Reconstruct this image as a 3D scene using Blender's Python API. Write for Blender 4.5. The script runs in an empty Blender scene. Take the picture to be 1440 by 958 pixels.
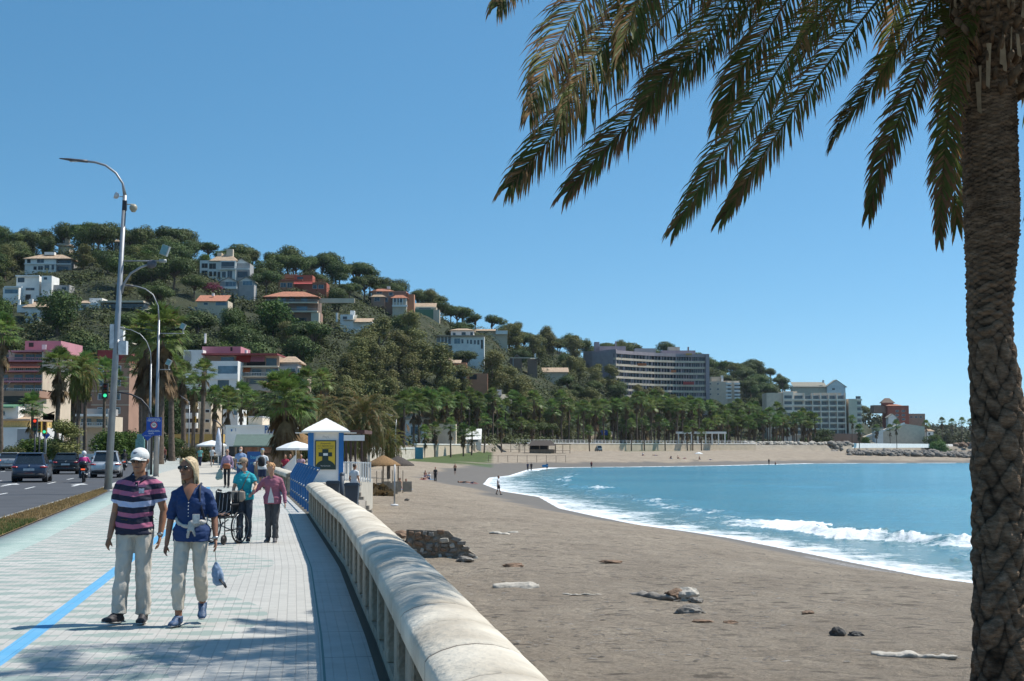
import bpy, bmesh, math, random
import numpy as np
from mathutils import Vector, Matrix, noise, Quaternion
R = random.Random(7)
scene = bpy.context.scene
COL = scene.collection
F = 2000.0
TH = math.atan(149 / 2000)
CH = 1.77
ct, st = math.cos(TH), math.sin(TH)

def ray(u, v):
    x = (u - 720) / F; y = (479 - v) / F
    return (x, ct - y * st, st + y * ct)
def at(u, v, Y):
    d = ray(u, v); t = Y / d[1]
    return Vector((d[0] * t, Y, CH + d[2] * t))
def gp(u, v, z=0.0):
    d = ray(u, v); t = (z - CH) / d[2]
    return Vector((d[0] * t, d[1] * t, z))
def proj(p):
    q = (p[0], p[1] * ct + (p[2] - CH) * st, -p[1] * st + (p[2] - CH) * ct)
    return 720 + F * q[0] / q[1], 479 - F * q[2] / q[1]
def X_at(u, Y):
    return (u - 720) / F * Y * 1.00277
def interp(x, pts):
    xs = [p[0] for p in pts]; ys = [p[1] for p in pts]
    return float(np.interp(x, xs, ys))

# ---------------------------------------------------------------- camera, light, sky
cam = bpy.data.cameras.new('camera'); co = bpy.data.objects.new('camera', cam); COL.objects.link(co)
co.location = (0, 0, CH); co.rotation_euler = (math.pi / 2 + TH, 0, 0)
cam.lens = 50; cam.sensor_width = 36; cam.clip_end = 20000; cam.clip_start = 0.1
scene.camera = co
SUN = Vector((0.62, 0.2, 1.0)).normalized()
w = bpy.data.worlds.new('World'); scene.world = w; w.use_nodes = True
nt = w.node_tree; bg = nt.nodes['Background']
sky = nt.nodes.new('ShaderNodeTexSky'); sky.sky_type = 'NISHITA'; sky.sun_disc = False
sky.sun_elevation = math.asin(SUN.z); sky.sun_rotation = math.atan2(SUN.x, SUN.y)
sky.air_density = 1.15; sky.dust_density = 0.35; sky.ozone_density = 2.6; sky.altitude = 0
wtc = nt.nodes.new('ShaderNodeTexCoord'); wsp = nt.nodes.new('ShaderNodeSeparateXYZ'); wcb = nt.nodes.new('ShaderNodeCombineXYZ'); wad = nt.nodes.new('ShaderNodeMath')
wad.operation = 'MULTIPLY_ADD'; wad.inputs[1].default_value = 1.9; wad.inputs[2].default_value = 0.095
nt.links.new(wtc.outputs['Generated'], wsp.inputs[0]); nt.links.new(wsp.outputs[0], wcb.inputs[0]); nt.links.new(wsp.outputs[1], wcb.inputs[1])
nt.links.new(wsp.outputs[2], wad.inputs[0]); nt.links.new(wad.outputs[0], wcb.inputs[2]); nt.links.new(wcb.outputs[0], sky.inputs[0])
whs = nt.nodes.new('ShaderNodeHueSaturation'); whs.inputs['Saturation'].default_value = 1.22; whs.inputs['Hue'].default_value = 0.484
nt.links.new(sky.outputs[0], whs.inputs['Color']); nt.links.new(whs.outputs[0], bg.inputs[0]); bg.inputs[1].default_value = 0.128
sl = bpy.data.lights.new('sun', 'SUN'); so = bpy.data.objects.new('sun', sl); COL.objects.link(so)
sl.energy = 4.6; sl.angle = math.radians(0.55); sl.color = (1, 0.955, 0.88)
so.rotation_euler = SUN.to_track_quat('Z', 'Y').to_euler()
scene.view_settings.view_transform = 'Standard'; scene.view_settings.look = 'None'
scene.view_settings.exposure = 0.28; scene.view_settings.gamma = 1
scene.view_settings.use_curve_mapping = False
scene.cycles.max_bounces = 6; scene.cycles.transparent_max_bounces = 8
scene.cycles.volume_bounces = 0; scene.cycles.caustics_reflective = False; scene.cycles.caustics_refractive = False

# ---------------------------------------------------------------- materials
MATS = {}
def N(t, kind, **kw):
    n = t.nodes.new(kind)
    for k, v in kw.items():
        if k.startswith('i_'):
            n.inputs[int(k[2:])].default_value = v
        else: setattr(n, k, v)
    return n
def ramp(t, src, stops, interp_='LINEAR'):
    r = t.nodes.new('ShaderNodeValToRGB'); r.color_ramp.interpolation = interp_
    els = r.color_ramp.elements
    while len(els) > len(stops): els.remove(els[-1])
    while len(els) < len(stops): els.new(0.5)
    for e, (p, c) in zip(els, stops):
        e.position = p; e.color = (c, c, c, 1) if isinstance(c, (int, float)) else (*c, 1)
    if src is not None: t.links.new(src, r.inputs[0])
    return r
def mixc(t, fac, a, b, mode='MIX'):
    m = t.nodes.new('ShaderNodeMix'); m.data_type = 'RGBA'; m.blend_type = mode
    for sock, val in ((m.inputs[0], fac), (m.inputs[6], a), (m.inputs[7], b)):
        if hasattr(val, 'links'): t.links.new(val, sock)
        elif isinstance(val, (int, float)): sock.default_value = val
        else: sock.default_value = (*val, 1)
    return m.outputs[2]
def newmat(name):
    m = bpy.data.materials.new(name); m.use_nodes = True
    return m, m.node_tree, m.node_tree.nodes['Principled BSDF']
def c3(c, k): return tuple(max(0, min(1, x * k)) for x in c)
def mat(name, col, rough=0.7, var=0.18, scale=6.0, bump=0.0, bscale=None, metal=0.0, rnd=0.0, col2=None, spec=0.5, emit=None, detail=4, trans=0, coat=0):
    """plain procedural material: two-tone noise, optional bump, per-object variation"""
    if name in MATS: return MATS[name]
    m, t, p = newmat(name)
    tc = N(t, 'ShaderNodeTexCoord')
    nz = N(t, 'ShaderNodeTexNoise'); nz.inputs['Scale'].default_value = scale; nz.inputs['Detail'].default_value = detail
    t.links.new(tc.outputs['Object'], nz.inputs['Vector'])
    r = ramp(t, nz.outputs[0], [(0.3, c3(col, 1 - var)), (0.7, col2 or c3(col, 1 + var))])
    out = r.outputs[0]
    if rnd:
        oi = N(t, 'ShaderNodeObjectInfo')
        hs = N(t, 'ShaderNodeHueSaturation'); 
        ma = N(t, 'ShaderNodeMapRange'); ma.inputs[3].default_value = 1 - rnd; ma.inputs[4].default_value = 1 + rnd
        t.links.new(oi.outputs['Random'], ma.inputs[0]); t.links.new(ma.outputs[0], hs.inputs['Value'])
        mh = N(t, 'ShaderNodeMapRange'); mh.inputs[3].default_value = 0.5 - rnd * 0.09; mh.inputs[4].default_value = 0.5 + rnd * 0.06
        wn = N(t, 'ShaderNodeTexWhiteNoise', noise_dimensions='1D'); t.links.new(oi.outputs['Random'], wn.inputs['W'])
        t.links.new(wn.outputs[0], mh.inputs[0]); t.links.new(mh.outputs[0], hs.inputs['Hue'])
        t.links.new(out, hs.inputs['Color']); out = hs.outputs[0]
    t.links.new(out, p.inputs['Base Color'])
    p.inputs['Roughness'].default_value = rough; p.inputs['Metallic'].default_value = metal
    p.inputs['Specular IOR Level'].default_value = spec
    if coat: p.inputs['Coat Weight'].default_value = coat
    if emit: p.inputs['Emission Color'].default_value = (*emit[0], 1); p.inputs['Emission Strength'].default_value = emit[1]
    if bump:
        b = N(t, 'ShaderNodeBump'); b.inputs['Strength'].default_value = 1; b.inputs['Distance'].default_value = bump
        n2 = N(t, 'ShaderNodeTexNoise'); n2.inputs['Scale'].default_value = bscale or scale * 3; n2.inputs['Detail'].default_value = 5
        t.links.new(tc.outputs['Object'], n2.inputs['Vector']); t.links.new(n2.outputs[0], b.inputs['Height'])
        t.links.new(b.outputs[0], p.inputs['Normal'])
    if trans:
        tr = N(t, 'ShaderNodeBsdfTranslucent'); t.links.new(out, tr.inputs[0])
        mx = N(t, 'ShaderNodeMixShader'); mx.inputs[0].default_value = trans
        t.links.new(p.outputs[0], mx.inputs[1]); t.links.new(tr.outputs[0], mx.inputs[2])
        t.links.new(mx.outputs[0], t.nodes['Material Output'].inputs[0])
    MATS[name] = m
    return m
def glassmat(name, col=(0.03, 0.045, 0.06), rough=0.08):
    if name in MATS: return MATS[name]
    m = mat(name, col, rough=rough, var=0.35, scale=0.8, spec=0.7)
    return m

# ---------------------------------------------------------------- mesh helpers
class MB:
    def __init__(s): s.v = []; s.f = []; s.m = []; s.sm = []
    def add(s, verts, faces, mi=0, smooth=False):
        o = len(s.v); s.v.extend([tuple(p) for p in verts])
        for f in faces: s.f.append(tuple(i + o for i in f)); s.m.append(mi); s.sm.append(smooth)
        return s
    def box(s, x0, x1, y0, y1, z0, z1, mi=0):
        v = [(x0,y0,z0),(x1,y0,z0),(x1,y1,z0),(x0,y1,z0),(x0,y0,z1),(x1,y0,z1),(x1,y1,z1),(x0,y1,z1)]
        return s.add(v, [(0,3,2,1),(4,5,6,7),(0,1,5,4),(1,2,6,5),(2,3,7,6),(3,0,4,7)], mi)
    def cbox(s, c, d, mi=0, rz=0.0, M=None):
        v = []
        for sz in (-1, 1):
            for sx, sy in ((-1,-1),(1,-1),(1,1),(-1,1)):
                p = Vector((sx*d[0]/2, sy*d[1]/2, sz*d[2]/2))
                if M is not None: p = M @ p
                elif rz: p = Matrix.Rotation(rz, 3, 'Z') @ p
                v.append(p + Vector(c))
        return s.add(v, [(0,3,2,1),(4,5,6,7),(0,1,5,4),(1,2,6,5),(2,3,7,6),(3,0,4,7)], mi)
    def bar(s, a, b, w_, h_, mi=0):
        a = Vector(a); b = Vector(b); d = b - a
        M = d.to_track_quat('Z', 'Y').to_matrix()
        return s.cbox((a + b) / 2, (w_, h_, d.length), mi, M=M)
    def tube(s, pts, rad, n=10, mi=0, caps=True, smooth=True, ell=None, up=None):
        pts = [Vector(p) for p in pts]; k = len(pts)
        if not hasattr(rad, '__len__'): rad = [rad] * k
        vs = []; prev = None
        for i, p in enumerate(pts):
            d = (pts[min(i+1,k-1)] - pts[max(i-1,0)])
            d = d.normalized() if d.length > 1e-9 else Vector((0,0,1))
            if prev is None:
                ref = Vector(up) if up else (Vector((0,1,0)) if abs(d.y) < 0.9 else Vector((1,0,0)))
                a = (ref - d * ref.dot(d)).normalized()
            else:
                a = (prev - d * prev.dot(d)).normalized()
            prev = a; b = d.cross(a)
            r = rad[i]
            ra, rb = (r if hasattr(r, '__len__') else (r, r))
            for j in range(n):
                t = 2 * math.pi * j / n
                vs.append(p + a * (math.cos(t) * ra) + b * (math.sin(t) * rb))
        fs = []
        for i in range(k - 1):
            for j in range(n):
                j2 = (j + 1) % n
                fs.append((i*n+j, i*n+j2, (i+1)*n+j2, (i+1)*n+j))
        if caps:
            fs.append(tuple(range(n-1, -1, -1))); fs.append(tuple((k-1)*n + j for j in range(n)))
        return s.add(vs, fs, mi, smooth)
    def cyl(s, c, r, z0, z1, n=14, mi=0, r2=None):
        return s.tube([(c[0], c[1], z0), (c[0], c[1], z1)], [r, r if r2 is None else r2], n, mi, smooth=True)
    def prism(s, poly, z0, z1, mi=0):
        n = len(poly)
        v = [(x, y, z0) for x, y in poly] + [(x, y, z1) for x, y in poly]
        f = [tuple(range(n-1, -1, -1)), tuple(range(n, 2*n))] + [(i, (i+1)%n, n+(i+1)%n, n+i) for i in range(n)]
        return s.add(v, f, mi)
    def lathe(s, prof, c=(0,0,0), n=20, mi=0, M=None, smooth=True):
        v = []; k = len(prof)
        for r, z in prof:
            for j in range(n):
                t = 2*math.pi*j/n; p = Vector((r*math.cos(t), r*math.sin(t), z))
                if M is not None: p = M @ p
                v.append(p + Vector(c))
        f = [(i*n+j, i*n+(j+1)%n, (i+1)*n+(j+1)%n, (i+1)*n+j) for i in range(k-1) for j in range(n)]
        f.append(tuple(range(n-1,-1,-1))); f.append(tuple((k-1)*n+j for j in range(n)))
        return s.add(v, f, mi, smooth)
    def ball(s, c, r, n=12, m=8, mi=0, M=None):
        if not hasattr(r, '__len__'): r = (r, r, r)
        v = []; 
        for i in range(m + 1):
            ph = math.pi * i / m
            for j in range(n):
                t = 2*math.pi*j/n
                p = Vector((r[0]*math.sin(ph)*math.cos(t), r[1]*math.sin(ph)*math.sin(t), r[2]*math.cos(ph)))
                if M is not None: p = M @ p
                v.append(p + Vector(c))
        f = [(i*n+j, (i+1)*n+j, (i+1)*n+(j+1)%n, i*n+(j+1)%n) for i in range(m) for j in range(n)]
        return s.add(v, f, mi, True)
    def mesh(s, name, mats):
        me = bpy.data.meshes.new(name)
        me.from_pydata(s.v, [], s.f)
        if not isinstance(mats, (list, tuple)): mats = [mats]
        for m in mats: me.materials.append(m)
        if len(mats) > 1: me.polygons.foreach_set('material_index', s.m)
        me.polygons.foreach_set('use_smooth', s.sm)
        me.update()
        return me
    def build(s, name, mats, parent=None, loc=None):
        return link(name, s.mesh(name, mats), parent, loc)
def link(name, me, parent=None, loc=None):
    o = bpy.data.objects.new(name, me); COL.objects.link(o)
    if parent is not None: o.parent = parent
    if loc is not None: o.location = loc
    return o
def npmesh(name, V, Q, mats, mi=None, smooth=False):
    """fast mesh from numpy quads/tris arrays (all faces same size)"""
    me = bpy.data.meshes.new(name); V = np.asarray(V, np.float32); Q = np.asarray(Q, np.int32)
    k = Q.shape[1]
    me.vertices.add(len(V)); me.vertices.foreach_set('co', V.ravel())
    me.loops.add(Q.size); me.loops.foreach_set('vertex_index', Q.ravel())
    me.polygons.add(len(Q)); me.polygons.foreach_set('loop_start', np.arange(0, Q.size, k, dtype=np.int32))
    if not isinstance(mats, (list, tuple)): mats = [mats]
    for m in mats: me.materials.append(m)
    if mi is not None: me.polygons.foreach_set('material_index', np.asarray(mi, np.int32))
    if smooth: me.polygons.foreach_set('use_smooth', np.ones(len(Q), bool))
    me.update(calc_edges=True)
    return me
def tag(o, label=None, cat=None, group=None, kind=None):
    if label: o['label'] = label
    if cat: o['category'] = cat
    if group: o['group'] = group
    if kind: o['kind'] = kind
    return o
def thing(name, loc, label, cat, group=None, rz=0.0):
    o = bpy.data.objects.new(name, None); COL.objects.link(o)
    o.empty_display_size = 0.2
    o.location = loc; o.rotation_euler = (0, 0, rz)
    return tag(o, label, cat, group)
def copy_tree(o, loc=None, rz=None, sc=None, label=None, group=None, parent=None, mats=None):
    c = o.copy(); COL.objects.link(c)
    if parent is not None: c.parent = parent
    if loc is not None: c.location = loc
    if rz is not None: c.rotation_euler = (0, 0, rz)
    if sc is not None: c.scale = sc if hasattr(sc, '__len__') else (sc, sc, sc)
    if label: c['label'] = label
    if group: c['group'] = group
    for ch in KIDS.get(o.name, []): copy_tree(ch, parent=c)
    return c
KIDS = {}
def reg(root):
    KIDS.clear()
    for o in bpy.data.objects:
        if o.parent is not None: KIDS.setdefault(o.parent.name, []).append(o)
def text_mesh(body, size, mat_, name, parent, loc, rot=(math.pi/2, 0, 0), ext=0.002, align='CENTER', bold=0.0, sx=1.0):
    cu = bpy.data.curves.new(name, 'FONT'); cu.body = body; cu.size = size; cu.extrude = ext; cu.offset = bold
    cu.align_x = align; cu.align_y = 'CENTER'; cu.resolution_u = 2
    o = bpy.data.objects.new(name, cu); COL.objects.link(o)
    dg = bpy.context.evaluated_depsgraph_get(); me = bpy.data.meshes.new_from_object(o.evaluated_get(dg))
    bpy.data.objects.remove(o); bpy.data.curves.remove(cu)
    me.materials.clear(); me.materials.append(mat_)
    t = link(name, me, parent, loc); t.rotation_euler = rot; t.scale = (sx, 1, 1)
    return t

# ---------------------------------------------------------------- world layout
SEA = -3.3
RW = [(-30,4.6),(0,.62),(4.7,-.05),(10.9,-.93),(13.2,-1.26),(21.3,-2.5),(37.7,-5.36),(52.8,-8.3),(90,-16.3),(136,-27),(197,-42.5),(300,-74),(400,-108)]
LW = [(-30,-1),(0,-5.0),(10,-6.7),(27.4,-9.9),(49.2,-14.4),(75,-20.0),(90,-23),(136,-35),(200,-55),(300,-88),(400,-124)]
KW = [(-30,-2.0),(0,-6.1),(30,-11.55),(59,-17),(75,-20.4),(90,-23.4),(136,-35.4),(200,-55.4),(300,-88.4),(400,-124.4)]
fR = lambda y: interp(y, RW); fL = lambda y: interp(y, LW); fK = lambda y: interp(y, KW)
shore_px = [(1372,824),(1324,816),(1200,792),(1087,769),(1020,756),(935,745),(885,736),(835,726),(785,715),(757,699),(705,691),(679,681),(687,672),(715,669),(742,660.5),(770,657.8),(810,657.2),(872,656.8),(1000,655),(1132,651.8),(1367,651),(1470,650.5)]
SH = [(120,-200),(60,-40),(42,0),(31,20),(23,38)] + [tuple(gp(u, v, SEA)[:2]) for u, v in shore_px]
a = SH[-1]
SH += [(175,452),(178,470),(165,490),(150,540),(160,700),(205,790),(260,900),(400,960),(620,1000),(900,1150),(1500,1500),(2600,2400)]
LANDP = SH + [(2600,4500),(-4000,4500),(-4000,-200)]
BACK = [(4.6,-30),(.62,0)] + [p[::-1] for p in RW if 4 < p[0] < 60] + [(-10.4,62),(-10.5,68.5),(-7.6,68.6),(-7.4,76),(-9,84),(-17,150),(-20,200),(-25,300),(-15,380),(8,450),(33,500),(90,560),(150,640),(215,720),(270,860),(330,925),(480,990),(640,1030),(900,1180),(1500,1530),(2600,2430)]
INLP = BACK + [(2600,4500),(-4000,4500),(-4000,-30)]
def seg_dist(P, poly):
    P = np.asarray(P, float); A = np.array(poly[:-1], float); B = np.array(poly[1:], float)
    D = np.full(len(P), 1e9)
    for a_, b_ in zip(A, B):
        ab = b_ - a_; L2 = (ab**2).sum()
        t = np.clip(((P - a_) @ ab) / L2, 0, 1)
        q = a_ + t[:, None] * ab
        D = np.minimum(D, np.hypot(P[:,0]-q[:,0], P[:,1]-q[:,1]))
    return D
def inside(P, poly):
    P = np.asarray(P, float); x, y = P[:,0], P[:,1]; r = np.zeros(len(P), bool); n = len(poly)
    for i in range(n):
        x1, y1 = poly[i]; x2, y2 = poly[(i+1) % n]
        if y1 == y2: continue
        c = ((y1 > y) != (y2 > y)) & (x < (x2 - x1) * (y - y1) / (y2 - y1) + x1)
        r ^= c
    return r
def sdist(P, line, poly):
    return seg_dist(P, line) * np.where(inside(P, poly), 1, -1)
def sstep(t): t = np.clip(t, 0, 1); return t*t*(3-2*t)
# hill: u, foot depth, ridge depth, skyline row of the tree tops
HILL = [(-900,300,640,400),(-300,290,620,350),(0,290,610,327),(60,290,610,324),(130,290,610,316),(200,300,610,324),(260,300,620,330),(340,320,630,350),(400,330,640,354),(440,330,640,362),(490,340,650,372),(530,350,655,392),(600,380,680,410),(640,400,700,430),(690,430,720,440),(715,450,740,460),(760,480,790,463),(830,560,860,482),(880,640,960,488),(930,680,1000,492),(1000,720,1040,506),(1060,740,1060,513),(1095,750,1070,524),(1108,760,1075,552),(1150,770,1100,566),(1200,780,1150,566),(1225,800,1200,590),(1300,1100,1700,603),(1345,1200,1900,603),(1400,1300,2000,612),(1600,1500,2300,622),(2400,1500,2500,624)]
def hill_h(X, Y):
    X = np.asarray(X, float); Y = np.asarray(Y, float)
    Ys = np.maximum(Y, 1.0); u = 720 + F * X / Ys / 1.00277
    us = [h[0] for h in HILL]
    yf = np.interp(u, us, [h[1] for h in HILL]); yr = np.interp(u, us, [h[2] for h in HILL]); vr = np.interp(u, us, [h[3] for h in HILL])
    zr = CH + (628 - vr) / F * yr * 1.0 - np.where(u < 1225, np.interp(u, [0, 700, 1000], [13.0, 13.0, 12.0]), 6.0)
    t = (Y - yf) / (yr - yf)
    up = np.where(t < 1, sstep(t) * 0.35 + np.clip(t, 0, 1) * 0.65, 1 - 0.25 * sstep((t - 1) / 1.5))
    b = 0.0
    return np.where(Y > 50, np.maximum(zr, 0) * up, 0)
def height(X, Y, full=False):
    X = np.atleast_1d(np.asarray(X, float)); Y = np.atleast_1d(np.asarray(Y, float))
    P = np.stack([X, Y], 1)
    d = sdist(P, SH, LANDP); b = sdist(P, BACK, INLP)
    T = np.interp(Y, [0, 60, 120, 250, 400, 600, 800], [1.75, 1.75, 1.8, 2.3, 3.4, 3.6, 3.0])
    Wd = np.interp(Y, [0, 120, 250, 420], [20, 24, 36, 60])
    t = np.clip(d / Wd, 0, 1)
    z = SEA + np.where(d > 0, T * (1 - (1 - t) ** 2.2), np.maximum(d * 0.09, -6))
    E = np.interp(Y, [0, 200, 400, 620, 800], [-0.25, -0.25, 2.6, 2.4, 1.8])
    bt = sstep((b - 0.3) / 2.5)
    z = np.where((d > 0) & (b > 0), z * (1 - bt) + E * bt, z)
    hh = hill_h(X, Y)
    z = z + np.where(b > 0, hh * sstep(b / 60), 0)
    if full: return z, d, b, hh
    return z
def hz(x, y): return float(height([x], [y])[0])
def hit(u, v, y0=60, y1=2400):
    """first terrain point along the pixel's ray, used to stand things on the hill"""
    d = ray(u, v)
    Ys = np.geomspace(y0, y1, 1500); t = Ys / d[1]
    Z = CH + d[2] * t; H = height(d[0] * t, Ys)
    k = np.argmax(Z <= H)
    if Z[k] > H[k]: return None
    return Vector((d[0]*t[k], Ys[k], H[k]))

# ---------------------------------------------------------------- terrain sheet
cols = list(range(-9000, -400, 400)) + list(range(-400, -20, 20)) + list(range(-20, 1500, 5)) + list(range(1500, 2000, 25)) + list(range(2000, 12000, 500))
rows = [0.3, 1.5, 3, 5] + list(np.geomspace(7, 1300, 420)) + list(np.geomspace(1340, 4300, 40))
U, YY = np.meshgrid(np.array(cols, float), np.array(rows))
XX = (U - 720) / F * YY * 1.00277
z, d, b, hh = height(XX.ravel(), YY.ravel(), True)
x_ = XX.ravel(); y_ = YY.ravel()
sandm = (d > 0) & (b < 0)
rough_ = np.array([noise.fractal(Vector((p*0.35, q*0.35, 0)), 0.9, 2.1, 4) if s_ and q < 230 else 0 for p, q, s_ in zip(x_, y_, sandm)])
rough2 = np.array([noise.noise(Vector((p*1.7, q*1.7, 3.3))) if s_ and q < 110 else 0 for p, q, s_ in zip(x_, y_, sandm)])
z = z + (rough_ * 0.06 + rough2 * 0.035) * np.clip((d - 3) / 6, 0, 1)
hr = np.array([noise.fractal(Vector((p*0.02, q*0.02, 5)), 0.9, 2.1, 4) if h_ > 2 else 0 for p, q, h_ in zip(x_, y_, hh)])
z = z + hr * 3.0 * np.clip(hh / 20, 0, 1)
nc = len(cols); nr = len(rows)
idx = np.arange(nc * nr).reshape(nr, nc)
Q = np.stack([idx[:-1,:-1], idx[:-1,1:], idx[1:,1:], idx[1:,:-1]], -1).reshape(-1, 4)

def terrain_mat():
    m, t, p = newmat('ground_surface')
    tc = N(t, 'ShaderNodeTexCoord'); OB = tc.outputs['Object']
    def nz(scale, detail=5, rough=0.6, vec=None):
        n = N(t, 'ShaderNodeTexNoise'); n.inputs['Scale'].default_value = scale; n.inputs['Detail'].default_value = detail; n.inputs['Roughness'].default_value = rough
        t.links.new(vec or OB, n.inputs['Vector']); return n.outputs[0]
    def attr(nm):
        a_ = N(t, 'ShaderNodeAttribute'); a_.attribute_name = nm; return a_.outputs['Fac']
    dry = ramp(t, nz(0.35, 8, 0.7), [(0.3, (0.275, 0.222, 0.165)), (0.7, (0.41, 0.34, 0.257))]).outputs[0]
    gr = ramp(t, nz(14, 3), [(0.3, 0.72), (0.7, 1.12)]).outputs[0]
    dry = mixc(t, 1.0, dry, gr, 'MULTIPLY')
    # shade of the footprints painted into the sand colour as dark dashes
    vv = N(t, 'ShaderNodeTexVoronoi'); vv.feature = 'SMOOTH_F1'; vv.inputs['Scale'].default_value = 2.6; vv.inputs['Randomness'].default_value = 1
    t.links.new(OB, vv.inputs['Vector'])
    wetc = ramp(t, nz(1.2, 4), [(0.3, (0.125, 0.105, 0.082)), (0.7, (0.165, 0.14, 0.11))]).outputs[0]
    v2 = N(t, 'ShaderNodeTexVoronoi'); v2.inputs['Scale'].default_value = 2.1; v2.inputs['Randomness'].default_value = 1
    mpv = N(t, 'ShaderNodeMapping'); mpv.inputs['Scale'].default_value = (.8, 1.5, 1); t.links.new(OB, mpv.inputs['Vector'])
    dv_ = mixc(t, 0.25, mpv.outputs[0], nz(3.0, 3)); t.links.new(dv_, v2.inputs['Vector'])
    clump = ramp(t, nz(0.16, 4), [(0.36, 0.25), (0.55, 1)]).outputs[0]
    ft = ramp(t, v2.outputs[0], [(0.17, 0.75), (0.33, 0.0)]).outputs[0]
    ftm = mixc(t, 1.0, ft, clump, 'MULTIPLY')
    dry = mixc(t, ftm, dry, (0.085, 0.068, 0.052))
    sand = mixc(t, attr('wet'), dry, wetc)
    hillc = ramp(t, nz(0.06, 8, 0.7), [(0.3, (0.015, 0.025, 0.01)), (0.6, (0.04, 0.045, 0.02)), (0.78, (0.15, 0.11, 0.065))]).outputs[0]
    earth = ramp(t, nz(0.25, 6), [(0.3, (0.20, 0.17, 0.13)), (0.7, (0.30, 0.265, 0.21))]).outputs[0]
    grass = ramp(t, nz(0.8, 6), [(0.3, (0.045, 0.075, 0.018)), (0.7, (0.10, 0.13, 0.04))]).outputs[0]
    c = mixc(t, attr('inland'), sand, earth)
    c = mixc(t, attr('lawn'), c, grass)
    c = mixc(t, attr('hill'), c, hillc)
    t.links.new(c, p.inputs['Base Color'])
    rr = ramp(t, attr('wet'), [(0, 0.92), (1, 0.6)]).outputs[0]; t.links.new(rr, p.inputs['Roughness'])
    p.inputs['Specular IOR Level'].default_value = 0.3
    # footprints and ripples
    h1 = N(t, 'ShaderNodeMath', operation='MULTIPLY'); h1.inputs[1].default_value = 0.5
    t.links.new(nz(7.5, 7, 0.75), h1.inputs[0])
    h2 = N(t, 'ShaderNodeMath', operation='MULTIPLY'); h2.inputs[1].default_value = 0.3
    t.links.new(ramp(t, vv.outputs[0], [(0.05, 0), (0.42, 1)]).outputs[0], h2.inputs[0])
    hs = N(t, 'ShaderNodeMath', operation='ADD'); t.links.new(h1.outputs[0], hs.inputs[0]); t.links.new(h2.outputs[0], hs.inputs[1])
    inv = N(t, 'ShaderNodeMath', operation='SUBTRACT'); inv.inputs[0].default_value = 1; t.links.new(attr('wet'), inv.inputs[1])
    hm = N(t, 'ShaderNodeMath', operation='MULTIPLY'); t.links.new(hs.outputs[0], hm.inputs[0]); t.links.new(inv.outputs[0], hm.inputs[1])
    bp = N(t, 'ShaderNodeBump'); bp.inputs['Distance'].default_value = 0.3; bp.inputs['Strength'].default_value = 1
    t.links.new(hm.outputs[0], bp.inputs['Height']); t.links.new(bp.outputs[0], p.inputs['Normal'])
    return m
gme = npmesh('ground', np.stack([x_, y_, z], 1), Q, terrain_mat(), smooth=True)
wet = np.where(b < 0, 1 - sstep((d - np.interp(y_, [0,100,180,300,450],[2.0,3.2,7.0,10.0,5.0])) / 2.2), 0)
wobble = np.array([noise.noise(Vector((p*0.12, q*0.12, 9))) if s_ else 0 for p, q, s_ in zip(x_, y_, sandm)])
wet = np.clip(np.where(b < 0, 1 - sstep((d + wobble*2.5 - np.interp(y_, [0,100,180,300,450],[2.0,3.2,7.0,10.0,5.0])) / 2.2), 0), 0, 1)
def setattr_f(me, name, arr):
    a_ = me.attributes.new(name, 'FLOAT', 'POINT'); a_.data.foreach_set('value', np.asarray(arr, np.float32))
uu = 720 + F * x_ / np.maximum(y_, 1)
lawn = np.where((y_ > 290) & (y_ < 520) & (b < 0) & (b > -22), sstep((b + 20 + wobble*12) / 6), 0) * ((uu < 690) | (uu > 880)) * (uu < 990)
setattr_f(gme, 'wet', wet); setattr_f(gme, 'inland', sstep((b - 0.2) / 1.0)); setattr_f(gme, 'hill', np.clip(hh / 5, 0, 1) * (b > 0)); setattr_f(gme, 'lawn', lawn)
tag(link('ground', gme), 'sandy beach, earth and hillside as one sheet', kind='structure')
# far ground behind the viewer
bk = MB(); bk.add([(-4000,-4000,-7),(4000,-4000,-7),(4000,4500,-12),(-4000,4500,-12)], [(0,1,2,3)])
tag(bk.build('terrain', mat('earth_far', (0.2,0.17,0.13))), kind='structure')

# ---------------------------------------------------------------- sea
scol = list(range(500, 600, 10)) + list(np.arange(600, 1480, 2.5)) + list(range(1480, 2000, 20)) + list(range(2000, 16000, 300))
srow = list(np.geomspace(18, 40, 12)) + list(np.geomspace(40.5, 130, 190)) + list(np.geomspace(131, 480, 130)) + list(np.geomspace(490, 9000, 40))
U, YY = np.meshgrid(np.array(scol, float), np.array(srow)); XX = (U - 720) / F * YY * 1.00277
x_ = XX.ravel(); y_ = YY.ravel()
d = -seg_dist(np.stack([x_, y_], 1), SH) * np.where(inside(np.stack([x_, y_], 1), LANDP), -1, 1)
off = -d  # metres offshore
off = -sdist(np.stack([x_, y_], 1), SH, LANDP)
near = (off > -3) & (off < 60) & (y_ < 460)
def nzv(s, zz, sel=None, sy=None):
    sy = sy or s
    return np.array([noise.fractal(Vector((p*s, q*sy, zz)), 0.8, 2.0, 3) if k_ else 0 for p, q, k_ in zip(x_, y_, near)])
n1 = nzv(0.06, 1); n2 = nzv(0.35, 2); n3 = nzv(1.3, 3)
amp = np.interp(y_, [0, 45, 62, 70, 76, 84, 95, 120, 180, 300], [0.6, 0.6, 0.52, 0.44, 0.44, 0.32, 0.18, 0.18, 0.22, 0.1])
d0 = np.interp(y_, [0, 50, 100, 180, 300], [8.2, 8.2, 8.0, 13, 9]) + n1 * 4
e = off - d0 + n2 * 0.7
crest = np.where(e < 0, np.exp(-(e / 0.75) ** 2), np.exp(-(e / 2.6) ** 2)) * amp * (1 + 0.35 * n3)
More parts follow.
